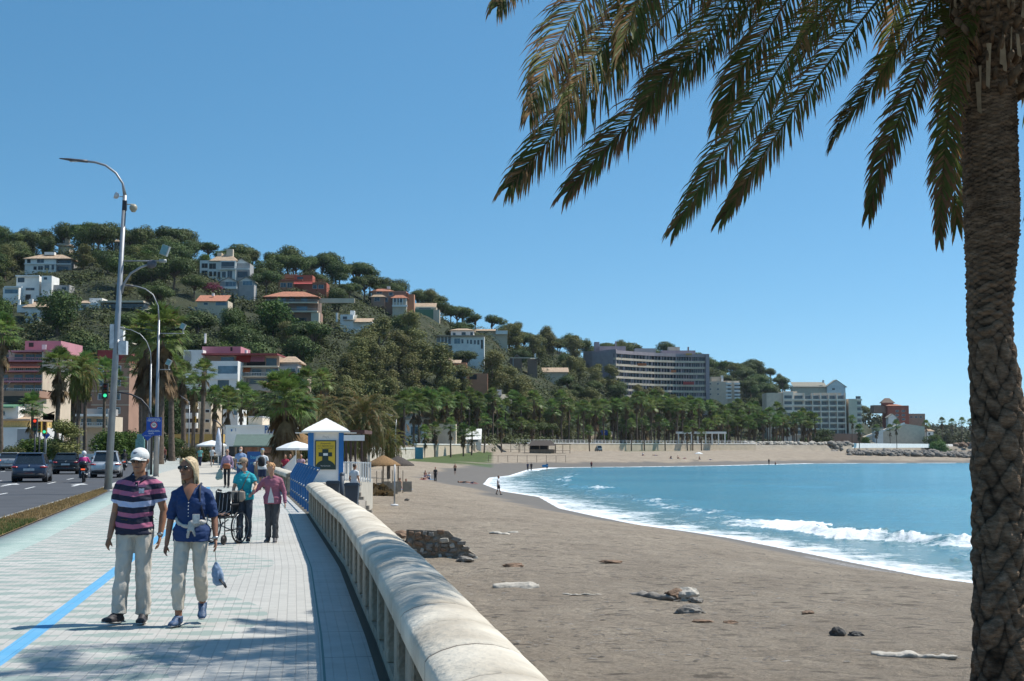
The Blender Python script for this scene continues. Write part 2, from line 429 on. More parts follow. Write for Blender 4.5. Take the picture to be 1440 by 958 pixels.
swell = 0.10 * np.sin(off / 7.0 + n1 * 3) * np.clip((off - 12) / 20, 0, 1) * np.exp(-y_ / 900)
white = np.clip(np.interp(y_, [0, 57, 63, 67, 74, 79, 90, 110, 150, 250, 300], [1, 1, .75, .15, .15, .9, .75, .35, .55, .5, 0.2]) + n1 * 0.5, 0, 1)
lump = np.where((e > -3.5) & (e < 1.2), np.abs(n3) * 0.2 * white * np.clip(amp*2, 0, 1), 0)
zs = SEA + crest + swell + lump + np.clip(-off, 0, 3) * 0.02 + n3 * 0.02 * (off > 1)
sw = np.interp(y_, [0, 50, 70, 90, 120, 160, 190, 230, 300], [4.0, 4.0, 4.6, 5.6, 6.0, 8.5, 13.0, 7.0, 2.8]) * (1 + .45 * n1)
foam = np.clip(1.0 - off / sw, 0, 1) ** .6 * np.interp(y_, [0, 110, 150, 230, 300], [.68, .64, .55, .54, .6])
foam = np.maximum(foam, 0.24 * np.clip(1 - (off - sw) / 7, 0, 1) * (off > 0))
foam = np.maximum(foam, np.where((e > -1.5) & (e < 0.4), white * .9, 0) * np.clip(amp / 0.25, 0, 1))
foam = np.where(e > 0.6, foam * np.exp(-(e - 0.6) / 1.6) * 0.8, foam)
foam = np.maximum(foam, 0.95 * np.exp(-((off - 0.4) / 0.5) ** 2) * (off > -0.5))
foam = np.where(y_ > 300, np.where(off < np.interp(y_, [300, 440], [3, 3.5]), 0.9, 0), foam)
foam = foam * (y_ < 470)
nc = len(scol); nr = len(srow); idx = np.arange(nc * nr).reshape(nr, nc)
Q = np.stack([idx[:-1,:-1], idx[:-1,1:], idx[1:,1:], idx[1:,:-1]], -1).reshape(-1, 4)
offq = off[Q].max(1); Q = Q[offq > -1.2]
def sea_mat():
    m, t, p = newmat('sea_water')
    tc = N(t, 'ShaderNodeTexCoord'); OB = tc.outputs['Object']
    def attr(nm):
        a_ = N(t, 'ShaderNodeAttribute'); a_.attribute_name = nm; return a_.outputs['Fac']
    mp = N(t, 'ShaderNodeMapping'); mp.inputs['Scale'].default_value = (0.35, 1.0, 1); t.links.new(OB, mp.inputs['Vector'])
    def nz(scale, detail, vec=None, rough=0.6):
        n = N(t, 'ShaderNodeTexNoise'); n.inputs['Scale'].default_value = scale; n.inputs['Detail'].default_value = detail; n.inputs['Roughness'].default_value = rough
        t.links.new(vec or OB, n.inputs['Vector']); return n.outputs[0]
    # turbid sand-stirred water by the shore, turquoise over sand, bluer further out
    deep = ramp(t, nz(0.02, 4, mp.outputs[0]), [(0.35, (0.048, 0.20, 0.275)), (0.65, (0.08, 0.262, 0.322))]).outputs[0]
    c = mixc(t, attr('shallow'), deep, (0.15, 0.225, 0.205))
    fn = N(t, 'ShaderNodeMath', operation='ADD')
    fr = nz(2.2, 7, None, 0.75)
    fr2 = nz(0.5, 4, None)
    s1 = N(t, 'ShaderNodeMath', operation='ADD'); t.links.new(fr, s1.inputs[0]); t.links.new(fr2, s1.inputs[1])
    t.links.new(attr('foam'), fn.inputs[0]); t.links.new(s1.outputs[0], fn.inputs[1])
    fm = ramp(t, None, [(0.0, 0), (1.0, 1)])
    mr = N(t, 'ShaderNodeMapRange'); mr.inputs[1].default_value = 1.33; mr.inputs[2].default_value = 1.62; t.links.new(fn.outputs[0], mr.inputs[0])
    fmask = mr.outputs[0]
    c2 = mixc(t, fmask, c, (0.80, 0.83, 0.84))
    t.links.new(c2, p.inputs['Base Color'])
    rr = ramp(t, fmask, [(0, 0.16), (1, 0.85)]).outputs[0]; t.links.new(rr, p.inputs['Roughness'])
    p.inputs['Specular IOR Level'].default_value = 0.35
    hsum = N(t, 'ShaderNodeMath', operation='MULTIPLY_ADD'); hsum.inputs[1].default_value = 0.35
    t.links.new(nz(2.4, 5, mp.outputs[0]), hsum.inputs[0]); t.links.new(nz(0.55, 4, mp.outputs[0]), hsum.inputs[2])
    hf = N(t, 'ShaderNodeMath', operation='MULTIPLY_ADD'); hf.inputs[1].default_value = 0.3
    t.links.new(fr, hf.inputs[0]); t.links.new(hsum.outputs[0], hf.inputs[2])
    bp = N(t, 'ShaderNodeBump'); bp.inputs['Distance'].default_value = 0.42
    t.links.new(hf.outputs[0], bp.inputs['Height']); t.links.new(bp.outputs[0], p.inputs['Normal'])
    return m
sme = npmesh('sea', np.stack([x_, y_, zs], 1), Q, sea_mat(), smooth=True)
setattr_f(sme, 'foam', foam); setattr_f(sme, 'shallow', np.clip(np.maximum(1 - off / 13, crest * 1.3 * (y_<130)), 0, 1) * (y_ < 470))
tag(link('sea', sme), kind='structure')
# ================================================================ promenade, road, wall
def strip(name, f0, f1, z, ys, m, cross=2, attrs=None, kind='structure', side=None, uv=None):
    V = []; 
    for y in ys:
        a, b_ = f0(y), f1(y)
        for k in range(cross + 1): V.append((a + (b_ - a) * k / cross, y, z))
    n = cross + 1
    Q = [(i*n+k, i*n+k+1, (i+1)*n+k+1, (i+1)*n+k) for i in range(len(ys)-1) for k in range(cross)]
    if side is not None:
        o = len(V)
        for y in ys: V.append((f0(y), y, side)); V.append((f1(y), y, side))
        for i in range(len(ys)-1):
            Q.append((o+2*i, i*n, (i+1)*n, o+2*i+2)); Q.append((i*n+cross, o+2*i+1, o+2*i+3, (i+1)*n+cross))
    me = npmesh(name, V, Q, m)
    V = np.array(V)
    if attrs:
        for nm, fn in attrs.items(): setattr_f(me, nm, [fn(x, y) for x, y, _ in V])
    o_ = link(name, me)
    if kind: tag(o_, kind=kind)
    return o_
yl = list(np.arange(-12, 60, 1.5)) + list(np.arange(60, 262, 4.0))
def prom_mat():
    m, t, p = newmat('promenade_paving')
    tc = N(t, 'ShaderNodeTexCoord'); OB = tc.outputs['Object']
    def attr(nm):
        a_ = N(t, 'ShaderNodeAttribute'); a_.attribute_name = nm; return a_.outputs['Fac']
    def M(op, a_, b_=None, c_=None):
        n = N(t, 'ShaderNodeMath', operation=op)
        for i, q in enumerate((a_, b_, c_)):
            if q is None: continue
            if hasattr(q, 'links'): t.links.new(q, n.inputs[i])
            else: n.inputs[i].default_value = q
        return n.outputs[0]
    def nz(scale, detail=4, rough=0.6):
        n = N(t, 'ShaderNodeTexNoise'); n.inputs['Scale'].default_value = scale; n.inputs['Detail'].default_value = detail; n.inputs['Roughness'].default_value = rough
        t.links.new(OB, n.inputs['Vector']); return n.outputs[0]
    sr, sl_, al = attr('sr'), attr('sl'), attr('al')
    cb = N(t, 'ShaderNodeCombineXYZ'); t.links.new(sr, cb.inputs[0]); t.links.new(al, cb.inputs[1])
    br = N(t, 'ShaderNodeTexBrick'); br.inputs['Scale'].default_value = 1; br.inputs['Brick Width'].default_value = 0.1; br.inputs['Row Height'].default_value = 0.1
    br.inputs['Mortar Size'].default_value = 0.005; br.inputs['Mortar Smooth'].default_value = 0.4; br.offset = 0; br.inputs['Bias'].default_value = 0.0
    br.inputs['Color1'].default_value = (0.50, 0.485, 0.445, 1); br.inputs['Color2'].default_value = (0.45, 0.44, 0.405, 1); br.inputs['Mortar'].default_value = (0.405, 0.395, 0.365, 1)
    t.links.new(cb.outputs[0], br.inputs['Vector'])
    grime = ramp(t, nz(0.7, 8, 0.7), [(0.3, 0.84), (0.65, 1.05)]).outputs[0]
    base = mixc(t, 1.0, br.outputs[0], grime, 'MULTIPLY')
    # teal wedges, stepped in tile rows, alternate rows offset
    P, H = 0.86, 0.52
    row = M('FLOOR', M('DIVIDE', al, H))
    sh = M('MULTIPLY', M('MODULO', row, 2.0), P / 2)
    sh = M('ADD', sh, M('MULTIPLY', M('SINE', M('MULTIPLY', row, 2.3)), 0.07))
    lx = M('ABSOLUTE', M('SUBTRACT', M('MODULO', M('ADD', M('ADD', sr, sh), 20.0), P), P / 2))
    ly = M('ABSOLUTE', M('SUBTRACT', M('MODULO', M('ADD', al, 20 * H), H), H / 2))
    lyq = M('MULTIPLY', M('FLOOR', M('DIVIDE', ly, 0.05)), 0.05)
    dm = M('ADD', M('DIVIDE', lx, 0.37), M('DIVIDE', lyq, 0.17))
    wedge = M('LESS_THAN', dm, 1.0)
    zone = M('MULTIPLY', M('GREATER_THAN', M('ADD', sr, M('MULTIPLY', M('SINE', M('MULTIPLY', al, 0.9)), 0.35)), 1.35), M('GREATER_THAN', sl_, 0.95))
    wedge = M('MULTIPLY', wedge, zone)
    teal = mixc(t, 1.0, (0.38, 0.455, 0.42), mixc(t, 0.5, br.outputs[0], (0.62, 0.62, 0.62)), 'MULTIPLY')
    teal = mixc(t, 0.5, teal, (0.36, 0.43, 0.39))
    c = mixc(t, wedge, base, teal)
    # smooth pale green band along the road side, worn
    bandn = ramp(t, nz(1.6, 6, 0.7), [(0.35, (0.30, 0.40, 0.355)), (0.62, (0.43, 0.50, 0.45))]).outputs[0]
    c = mixc(t, M('LESS_THAN', sl_, 0.95), c, bandn)
    c = mixc(t, M('LESS_THAN', sl_, 0.10), c, (0.42, 0.41, 0.38))
    # concrete border slabs along the wall
    bord = ramp(t, nz(2.5, 7, 0.7), [(0.3, (0.37, 0.365, 0.345)), (0.7, (0.48, 0.475, 0.45))]).outputs[0]
    jt = M('LESS_THAN', M('MODULO', M('ADD', al, 30.0), 1.7), 0.018)
    bord = mixc(t, jt, bord, (0.1, 0.1, 0.09))
    c = mixc(t, M('LESS_THAN', sr, 0.47), c, bord)
    c = mixc(t, M('MULTIPLY', M('LESS_THAN', sr, 0.485), M('GREATER_THAN', sr, 0.465)), c, (0.12, 0.2, 0.19))
    c = mixc(t, M('LESS_THAN', sr, 0.07), c, (0.09, 0.08, 0.06))
    # painted blue cycle line
    ln = attr('ln')
    wear = ramp(t, nz(9, 5, 0.7), [(0.28, 0.25), (0.42, 1)]).outputs[0]
    c = mixc(t, M('MULTIPLY', M('MULTIPLY', M('LESS_THAN', M('ABSOLUTE', ln), 0.085), wear), 0.93), c, (0.105, 0.36, 0.60))
    spots = N(t, 'ShaderNodeTexVoronoi'); spots.inputs['Scale'].default_value = 2.2; t.links.new(OB, spots.inputs['Vector'])
    sp = ramp(t, spots.outputs[0], [(0.018, 0.35), (0.03, 1.0)]).outputs[0]
    c = mixc(t, 0.8, c, sp, 'MULTIPLY')
    t.links.new(c, p.inputs['Base Color']); p.inputs['Roughness'].default_value = 0.75; p.inputs['Specular IOR Level'].default_value = 0.3
    bp = N(t, 'ShaderNodeBump'); bp.inputs['Distance'].default_value = 0.004
    t.links.new(br.outputs['Fac'], bp.inputs['Height']); bp.invert = True; t.links.new(bp.outputs[0], p.inputs['Normal'])
    return m
strip('promenade_paving', fL, lambda y: fR(y) + 0.42, 0.0, yl, prom_mat(), cross=10, side=-2.4,
      attrs={'sr': lambda x, y: max(-1, (fR(y) - x)) * 0.985, 'sl': lambda x, y: (x - fL(y)) * 0.98, 'al': lambda x, y: y * 1.012 - 0.15 * x,
             'ln': lambda x, y: (fR(y) - x) - interp(y, [(0, 3.2), (12, 3.18), (21, 3.3), (72, 2.8), (120, 2.8)])})
asph = mat('asphalt', (0.062, 0.064, 0.070), rough=0.85, var=0.16, scale=0.7, bump=0.004, bscale=60, detail=8)
strip('road', lambda y: fK(y) - 13.6, lambda y: fK(y) - 0.16, -0.12, yl, asph, cross=2)
conc = mat('kerb_concrete', (0.42, 0.41, 0.38), rough=0.85, var=0.15, scale=3, bump=0.003)
strip('kerb', lambda y: fK(y) - 0.16, fK, 0.012, yl, conc, cross=1, side=-0.2)
strip('kerb', lambda y: fK(y) - 13.9, lambda y: fK(y) - 13.6, 0.012, yl, conc, cross=1, side=-0.2)
pav = mat('pavement_slabs', (0.36, 0.34, 0.31), rough=0.85, var=0.12, scale=1.2)
strip('pavement', lambda y: fK(y) - 19.5, lambda y: fK(y) - 13.9, 0.0, yl, pav, cross=1, side=-0.2)
wl = mat('road_paint', (0.62, 0.62, 0.6), rough=0.7, var=0.2, scale=8)
mk = MB()
for off in (3.7, 7.1, 10.4):
    for y in np.arange(6 + off, 230, 9.0):
        x0, x1 = fK(y) - off, fK(y + 3.5) - off
        mk.add([(x0-.06,y,-.116),(x0+.06,y,-.116),(x1+.06,y+3.5,-.116),(x1-.06,y+3.5,-.116)], [(0,1,2,3)])
for off, y in ((2.0, 68), (5.4, 68), (8.8, 72)):      # lane arrows
    x = fK(y) - off; s_ = -0.2
    mk.add([(x-.09,y,-.116),(x+.09,y,-.116),(x+.09+s_*3,y+3,-.116),(x-.09+s_*3,y+3,-.116)], [(0,1,2,3)])
    mk.add([(x-.45+s_*3,y+3,-.116),(x+.45+s_*3,y+3,-.116),(x+s_*5,y+5,-.116)], [(0,1,2)])
tag(mk.build('road_markings', wl), kind='structure')
# verge
vg = mat('verge_earth', (0.17, 0.115, 0.06), rough=0.95, var=0.3, scale=3, bump=0.02, bscale=20, col2=(0.27, 0.19, 0.10))
yv = [y for y in yl if 4 <= y <= 62]
strip('verge', fK, lambda y: fL(y) + 0.004, 0.02, yv, vg, cross=3)
strip('verge_paving', fK, lambda y: fL(y) + 0.004, 0.004, [y for y in yl if y >= 60], conc, cross=1)
def blades(name, n, fpos, m, hgt, w_, seed=1, lean=0.5):
    rg = np.random.RandomState(seed); V = []; 
    P = np.array([fpos(rg) for _ in range(n)])
    a = rg.uniform(0, 2*np.pi, n); h = rg.uniform(hgt[0], hgt[1], n); ln = rg.uniform(-lean, lean, (n, 2)) * h[:, None]
    dx = np.stack([np.cos(a), np.sin(a), np.zeros(n)], 1) * w_
    tip = P + np.concatenate([ln, h[:, None]], 1)
    V = np.stack([P - dx, P + dx, tip], 1).reshape(-1, 3)
    Q = np.arange(3 * n).reshape(-1, 3)
    return link(name, npmesh(name, V, Q, m))
drygrass = mat('dry_grass', (0.30, 0.21, 0.09), rough=0.9, var=0.3, scale=2, trans=0.3)
grgrass = mat('green_grass', (0.10, 0.14, 0.035), rough=0.8, var=0.3, scale=2, trans=0.3)
def vpos(rg, y0=20, y1=60):
    y = rg.uniform(y0, y1); return (rg.uniform(fK(y) + 0.02, fL(y) - 0.02), y, 0.015)
tag(blades('dry_grass', 16000, vpos, drygrass, (0.02, 0.09), 0.012, 3), 'short dry straw grass covering the kerbside verge', 'grass', kind='stuff')
def vpos2(rg):
    y = 20 + 14 * rg.rand() ** 1.3; x0, x1 = fK(y), fL(y)
    return (x0 + (x1 - x0) * (1 - (rg.rand() ** 1.6) * 0.8) - 0.03, y, 0.015)
tag(blades('green_grass', 9000, vpos2, grgrass, (0.02, 0.10), 0.012, 4), 'green tufts of grass at the near end of the verge', 'grass', kind='stuff')
lf = MB()
for i in range(70):   # fallen leaf clump
    q = gp(R.gauss(196, 13), R.gauss(731, 3), 0.03); s_ = R.uniform(.03, .08); a = R.uniform(0, 6.3); z_ = R.uniform(0, .07)
    lf.add([q+Vector((math.cos(a)*s_, math.sin(a)*s_, z_)), q+Vector((-math.sin(a)*s_*.5, math.cos(a)*s_*.5, z_+R.uniform(0,.04))), q-Vector((math.cos(a)*s_, math.sin(a)*s_, -z_)), q+Vector((math.sin(a)*s_*.5, -math.cos(a)*s_*.5, z_))], [(0,1,2,3)])
tag(lf.build('weed', grgrass), 'low green weed spilling from the verge onto the teal band', 'weed', kind='stuff')

# ---------------------------------------------------------------- balustrade wall
stone_cap = mat('cap_limestone', (0.40, 0.34, 0.26), rough=0.9, var=0.13, scale=1.3, bump=0.02, bscale=14, detail=10, col2=(0.70, 0.64, 0.53))
def wall_stone():
    m, t, p = newmat('post_stone')
    tc = N(t, 'ShaderNodeTexCoord'); n = N(t, 'ShaderNodeTexNoise'); n.inputs['Scale'].default_value = 2.4; n.inputs['Detail'].default_value = 9; n.inputs['Roughness'].default_value = 0.7
    t.links.new(tc.outputs['Object'], n.inputs['Vector'])
    c = ramp(t, n.outputs[0], [(0.3, (0.20, 0.16, 0.11)), (0.5, (0.38, 0.32, 0.24)), (0.72, (0.50, 0.44, 0.35))]).outputs[0]
    t.links.new(c, p.inputs['Base Color']); p.inputs['Roughness'].default_value = 0.92
    b_ = N(t, 'ShaderNodeBump'); b_.inputs['Distance'].default_value = 0.02; n2 = N(t, 'ShaderNodeTexNoise'); n2.inputs['Scale'].default_value = 22; n2.inputs['Detail'].default_value = 6
    t.links.new(tc.outputs['Object'], n2.inputs['Vector']); t.links.new(n2.outputs[0], b_.inputs['Height']); t.links.new(b_.outputs[0], p.inputs['Normal'])
    return m
post_m = wall_stone()
rub = mat('rubble_infill', (0.17, 0.125, 0.08), rough=0.95, var=0.5, scale=5, bump=0.06, bscale=9, col2=(0.36, 0.29, 0.21), detail=8)
def frame_at(y):
    x = fR(y); dx = (fR(y + 0.5) - fR(y - 0.5)); t = Vector((dx, 1, 0)).normalized(); n = Vector((t.y, -t.x, 0))
    return Vector((x, y, 0)), t, n      # n points to the beach
def make_wall(y0, y1, label, step=0.9, big=3):
    root = thing('balustrade_wall', frame_at(y0)[0], label, 'wall', 'stone balustrade walls of the promenade')
    o = Vector(root.location)
    cap, infill, base = MB(), MB(), MB()
    ys = [y0]
    while ys[-1] < y1: ys.append(min(y1, ys[-1] + step * 0.5))
    prof = [(-.04, .62), (-.055, .635), (-.055, .745), (-.035, .77), (.02, .797), (.10, .82), (.19, .828), (.28, .82), (.36, .797), (.415, .77), (.435, .745), (.435, .635), (.42, .62)]
    # cap stones: one block every ~0.62 m with a fine open joint
    k = 0; y = y0; rr = random.Random(3)
    while y < y1 - 0.05:
        L = step * (1.0 if y < 60 else 2.0) + rr.uniform(-.04, .04); ya, yb = y, min(y + L, y1); y = yb; dz = rr.uniform(-.003, .004); 
        n = len(prof); V = []
        rows_ = [(ya + .015, -0.016), (ya + .04, 0), ((ya+yb)/2, 0.0015), (yb - .04, 0), (yb - .015, -0.016)]
        for yy, sh_ in rows_:
            q, t_, nn = frame_at(yy)
            for a_, zz in prof: V.append(q + nn * a_ * (1 + sh_ * 2) + Vector((0, 0, zz + dz + sh_ * (1 if zz > .7 else 0))) - o)
        Fc = [(i*n+j, (i+1)*n+j, (i+1)*n+j+1, i*n+j+1) for i in range(4) for j in range(n-1)]
        Fc += [(i*n+n-1, (i+1)*n+n-1, (i+1)*n, i*n) for i in range(4)]
        Fc += [tuple(range(n)), tuple(4*n + j for j in range(n-1, -1, -1))]
        cap.add(V, Fc, 0, True)
        V = []
        for yy in (ya - .017, ya + .017):
            q, t_, nn = frame_at(yy)
            for a_, zz in prof: V.append(q + nn * (a_ * .985 + .003) + Vector((0, 0, zz - .006)) - o)
        cap.add(V, [(j, n+j, n+j+1, j+1) for j in range(n-1)] + [tuple(range(n)), tuple(2*n-1-j for j in range(n))], 1, True)
    cap.build('coping', [stone_cap, mat('joint_mortar', (.19,.16,.125), rough=.95, var=.3)], root)
    for i in range(len(ys) - 1):
        (a, ta, na), (b_, tb, nb) = frame_at(ys[i]), frame_at(ys[i+1])
        V = [a+na*.16-o, a+na*.32-o, b_+nb*.32-o, b_+nb*.16-o]
        infill.add(V + [p + Vector((0,0,.622)) for p in V], [(0,3,2,1),(4,5,6,7),(0,1,5,4),(1,2,6,5),(2,3,7,6),(3,0,4,7)])
        V = [a+na*.012-o, a+na*.40-o, b_+nb*.40-o, b_+nb*.012-o]
        base.add(V + [p + Vector((0,0,.09)) for p in V], [(0,3,2,1),(4,5,6,7),(0,1,5,4),(1,2,6,5),(2,3,7,6),(3,0,4,7)])
    infill.build('infill_panel', rub, root); base.build('plinth', post_m, root)
    posts = []
    y = y0 + 0.13; cnt = 0
    pm = MB(); pm.cbox((0.19, 0, .356), (.375, .42, .534)); proto = pm.mesh('post', post_m)
    bv = bmesh.new(); bv.from_mesh(proto); bmesh.ops.bevel(bv, geom=bv.edges[:], offset=0.012, segments=1, affect='EDGES'); bv.to_mesh(proto); bv.free()
    far = MB()
    while y < y1:
        q, t_, nn = frame_at(y)
        if cnt < 96:
            p_ = link('post', proto, root, q - o); p_.rotation_euler = (0, 0, math.atan2(nn.y, nn.x) + rr.uniform(-.03, .03)); p_.scale = (1, 1 + rr.uniform(-.12, .15), 1)
            p_.location.z = 0.0
        else:
            far.cbox(q - o + nn * .19 + Vector((0,0,.356)), (.375, .42, .534), rz=math.atan2(nn.y, nn.x))
        cnt += 1; y += 1.3 * 1.0 if False else 1.3
    if far.v: tag(far.build('far_posts', post_m, root), kind='stuff')
    return root
make_wall(-3, 37.9, 'long pale stone balustrade with rounded coping striped by palm shadow, nearest the camera')
make_wall(52.6, 190, 'farther stone balustrade beyond the blue barrier, curving off past the kiosk')

# ---------------------------------------------------------------- blue barrier
blue = mat('blue_paint', (0.02, 0.13, 0.32), rough=0.45, var=0.12, scale=3)
steel = mat('galvanised_steel', (0.34, 0.36, 0.37), rough=0.42, var=0.12, scale=5, metal=0.6)
q0, t_, n_ = frame_at(39.2)
bar_ = thing('blue_barrier', q0, 'blue slatted barrier with bent tops across the gap in the wall', 'barrier')
yy = 39.2
for i in range(9):
    q, t_, nn = frame_at(39.1 + i * 1.45)
    b0 = q - Vector(bar_.location)
    mb = MB()
    out = [(.02,0),(.14,0),(.14,.74),(.38,1.16),(.36,1.20),(.25,1.20),(.02,.80)]
    V = [b0 + nn * a_ + t_ * s_ + Vector((0, 0, z_)) for s_ in (-.05, .05) for a_, z_ in out]; n7 = len(out)
    mb.add(V, [tuple(range(n7)), tuple(range(2*n7-1, n7-1, -1))] + [(i_, n7+i_, n7+(i_+1)%n7, (i_+1)%n7) for i_ in range(n7)])
    s = mb.build('slat', blue, bar_)
    bt = MB()
    for z_, a_ in ((.25, .07), (.62, .07), (1.12, .30)): MB().ball(b0 + nn * a_ - t_ * .06 + Vector((0, 0, z_)), .034, 8, 5).build('bolt', steel, s)
rl = MB(); a_, b_ = frame_at(38.9), frame_at(51.2)
pts = [frame_at(y)[0] + frame_at(y)[2]*.10 - Vector(bar_.location) + Vector((0,0,.5)) for y in np.arange(38.6, 51.6, 1.0)]
rl.tube(pts, .022, 8); rl.build('rail', blue, bar_)

# ---------------------------------------------------------------- kiosk terrace
terr_stone = mat('terrace_stone', (0.30, 0.26, 0.21), rough=0.9, var=0.25, scale=1.5, bump=0.02)
pale = mat('terrace_paving', (0.47, 0.43, 0.36), rough=0.85, var=0.12, scale=1.0)
tb = MB(); tb.prism([(-17.6,62.2),(-10.1,62.2),(-10.1,68),(-7.5,68),(-7.5,77.0),(-9.0,84),(-17.2,150),(-33,150)], -2.4, 0.02)
tag(tb.build('terrace', pale), kind='structure')
# stone steps down to the sand in front of the kiosk
stp = thing('stone_steps', (-9.4, 66.0, 0), 'grey stone steps leading from the kiosk terrace down to the sand', 'steps')
for i in range(7):
    mb = MB(); mb.box(-0.65 + 0.0, 2.0 + i*0.16, 1.9 - i*0.32 - .32, 2.0 - i*0.32, -2.0, 0.0 - i*0.19)
    mb.build('step', terr_stone, stp)

WHITE = mat('white_paint', (0.74, 0.74, 0.72), rough=0.55, var=0.06, scale=2)
kb = thing('ticket_kiosk', tuple(at(458, 668, 71)), 'small blue and white kiosk with pyramid roof and yellow poster', 'kiosk')
kb.location.z = 0.02; kb.rotation_euler = (0, 0, math.radians(7))
W2 = 0.87
mb = MB(); mb.box(-W2+.03, W2-.03, -W2+.03, W2-.03, 0, 2.44); mb.build('cabin', WHITE, kb)
pb = mat('pillar_blue', (0.015, 0.15, 0.42), rough=0.5, var=0.08, scale=2)
for sx, ww in ((-1, .27), (1, .24)):
    for sy in (-1, 1):
        mb = MB(); xc = sx * (W2 - ww)
        mb.box(min(xc, sx*W2), max(xc, sx*W2), sy*W2 - (.05 if sy < 0 else .25), sy*W2 + (.25 if sy < 0 else .05), .02, 2.42); mb.build('corner_pillar', pb, kb)
roofm = mat('roof_boards', (0.80, 0.78, 0.73), rough=0.6, var=0.06, scale=2)
mb = MB(); n_ = 6
for i in range(n_):
    r0 = 1.16 - 1.16 * i / n_; r1 = 1.16 - 1.16 * (i + 1) / n_ + 0.02; z0 = 2.44 + .10 + .62 * i / n_; z1 = z0 + .62 / n_
    if i == 0: z0 = 2.5
    V = [(-r0,-r0,z0),(r0,-r0,z0),(r0,r0,z0),(-r0,r0,z0),(-r1,-r1,z1),(r1,-r1,z1),(r1,r1,z1),(-r1,r1,z1)]
    mb.add(V, [(0,3,2,1),(4,5,6,7),(0,1,5,4),(1,2,6,5),(2,3,7,6),(3,0,4,7)])
mb.box(-1.18, 1.18, -1.18, 1.18, 2.44, 2.52)
mb.box(-1.5, 1.5, -.9, .9, 2.40, 2.438); mb.build('roof', roofm, kb)
yel = mat('poster_yellow', (0.62, 0.43, 0.03), rough=0.4, var=0.05, scale=1); dkg = mat('poster_dark', (0.012, 0.035, 0.03), rough=0.4, var=0.1)
wht = mat('print_white', (0.75, 0.77, 0.75), rough=0.5, var=0.03)
mb = MB(); mb.box(-.52, .50, -.90, -.84, .62, 2.05); fr = mb.build('poster_frame', dkg, kb)
mb = MB(); mb.box(-.47, .45, -.908, -.895, .67, 2.0); ps = mb.build('poster', yel, fr)
mb = MB(); mb.box(-.17+.0, .13, -.92, -.907, .95, 1.62, 0); mb.box(-.35, .31, -.922, -.907, 1.26, 1.46, 0)
arc = [(-.47, .67)] + [(-.01 + .50*math.cos(a_), .67 + .42*math.sin(a_)) for a_ in np.linspace(math.pi-.42, .42, 12)] + [(.45, .67)]
n = len(arc); mb.add([(x, -.914, z) for x, z in arc] + [(x, -.907, z) for x, z in arc], [tuple(range(n)), tuple(range(2*n-1, n-1, -1))] + [(i, n+i, n+(i+1)%n, (i+1)%n) for i in range(n)])
mb.build('cross_emblem', dkg, ps)
mb = MB(); mb.box(-.12, .10, -.932, -.924, 1.30, 1.42); mb.build('emblem_patch', wht, ps)
text_mesh('¿Preparado', .115, dkg, 'lettering', ps, (-.01, -.91, 1.90)); text_mesh('por dignidad que', .115, dkg, 'lettering', ps, (-.01, -.91, 1.78)); text_mesh('no lo conozcas?', .115, dkg, 'lettering', ps, (-.01, -.91, 1.67))
text_mesh('Más información', .07, wht, 'lettering', ps, (-.01, -.92, .80))
text_mesh('Playa', .15, mat('print_grey', (0.3, 0.33, 0.36)), 'lettering', kb, (-.01, -.845, 2.22))
# low white fence right of the kiosk
def picket(name, a, b_, z0, h, label, n, m, cat='railing', rt=.03, pr=.018, rails=(0.1, 0.95), grp=None, endposts=True):
    a = Vector(a); b_ = Vector(b_); r = thing(name, a, label, cat, grp); d = b_ - a
    mb = MB()
    for k in rails: mb.bar(Vector((0,0,z0+h*k)), d + Vector((0,0,z0+h*k)), rt*1.6, rt*1.6)
    mb.build('rail', m, r)
    pk = MB(); pk.box(-pr, pr, -pr, pr, z0, z0+h); me = pk.mesh('baluster', m)
    for i in range(n + 1): link('baluster', me, r, d * (i / n))
    return r
picket('white_railing', (-9.05, 74.5, 0.0), (-7.0, 70.5, 0.0), 0, 1.0, 'white picket railing beside the right side of the blue kiosk', 14, WHITE, pr=.035)
picket('white_railing', (-11.15, 70.0, 0.0), (-10.15, 66.8, 0.55), 0, .8, 'sloping white stair railing on the terrace left of the kiosk', 9, WHITE, pr=.03)
# bins
binm = mat('bin_plastic', (0.05, 0.065, 0.085), rough=0.5, var=0.15, scale=3)
def make_bin(loc, label):
    r = thing('litter_bin', loc, label, 'bin', 'grey bins at the foot of the steps'); r.scale = (.82, .82, .9)
    mb = MB(); b0, t0 = .24, .31
    V = [(-b0,-b0,.08),(b0,-b0,.08),(b0,b0,.08),(-b0,b0,.08),(-t0,-t0,1.0),(t0,-t0,1.0),(t0,t0,1.0),(-t0,t0,1.0)]
    mb.add(V, [(0,3,2,1),(4,5,6,7),(0,1,5,4),(1,2,6,5),(2,3,7,6),(3,0,4,7)]); mb.build('body', binm, r)
    mb = MB(); mb.box(-.34, .34, -.35, .33, 1.0, 1.05); mb.box(-.30, .30, -.30, .30, 1.05, 1.09); mb.box(-.32,.32,-.40,-.35,.96,1.0); mb.build('lid', binm, r)
    for s_ in (-1, 1): mb = MB(); mb.tube([(s_*.24-.03, .26, .1), (s_*.24+.03, .26, .1)], .1, 12); mb.build('wheel', mat('rubber', (0.02,0.02,0.02)), r)
    return r
lp = MB(); lp.prism([(fR(50.5)+.46,50.5),(X_at(513,50.5),50.5),(X_at(516,62.4),62.4),(fR(61)+.46,62.4)], -2.6, -.55); tag(lp.build('landing_terrace', terr_stone), kind='structure')
make_bin((X_at(497, 53), 53, -.55), 'charcoal wheeled bin with lid nearest the foot of the steps, left of the young walker')
q = at(470, 694, 58); make_bin((X_at(471, 56), 56, -.55), 'charcoal wheeled bin half hidden behind the wall, left of the other bin')
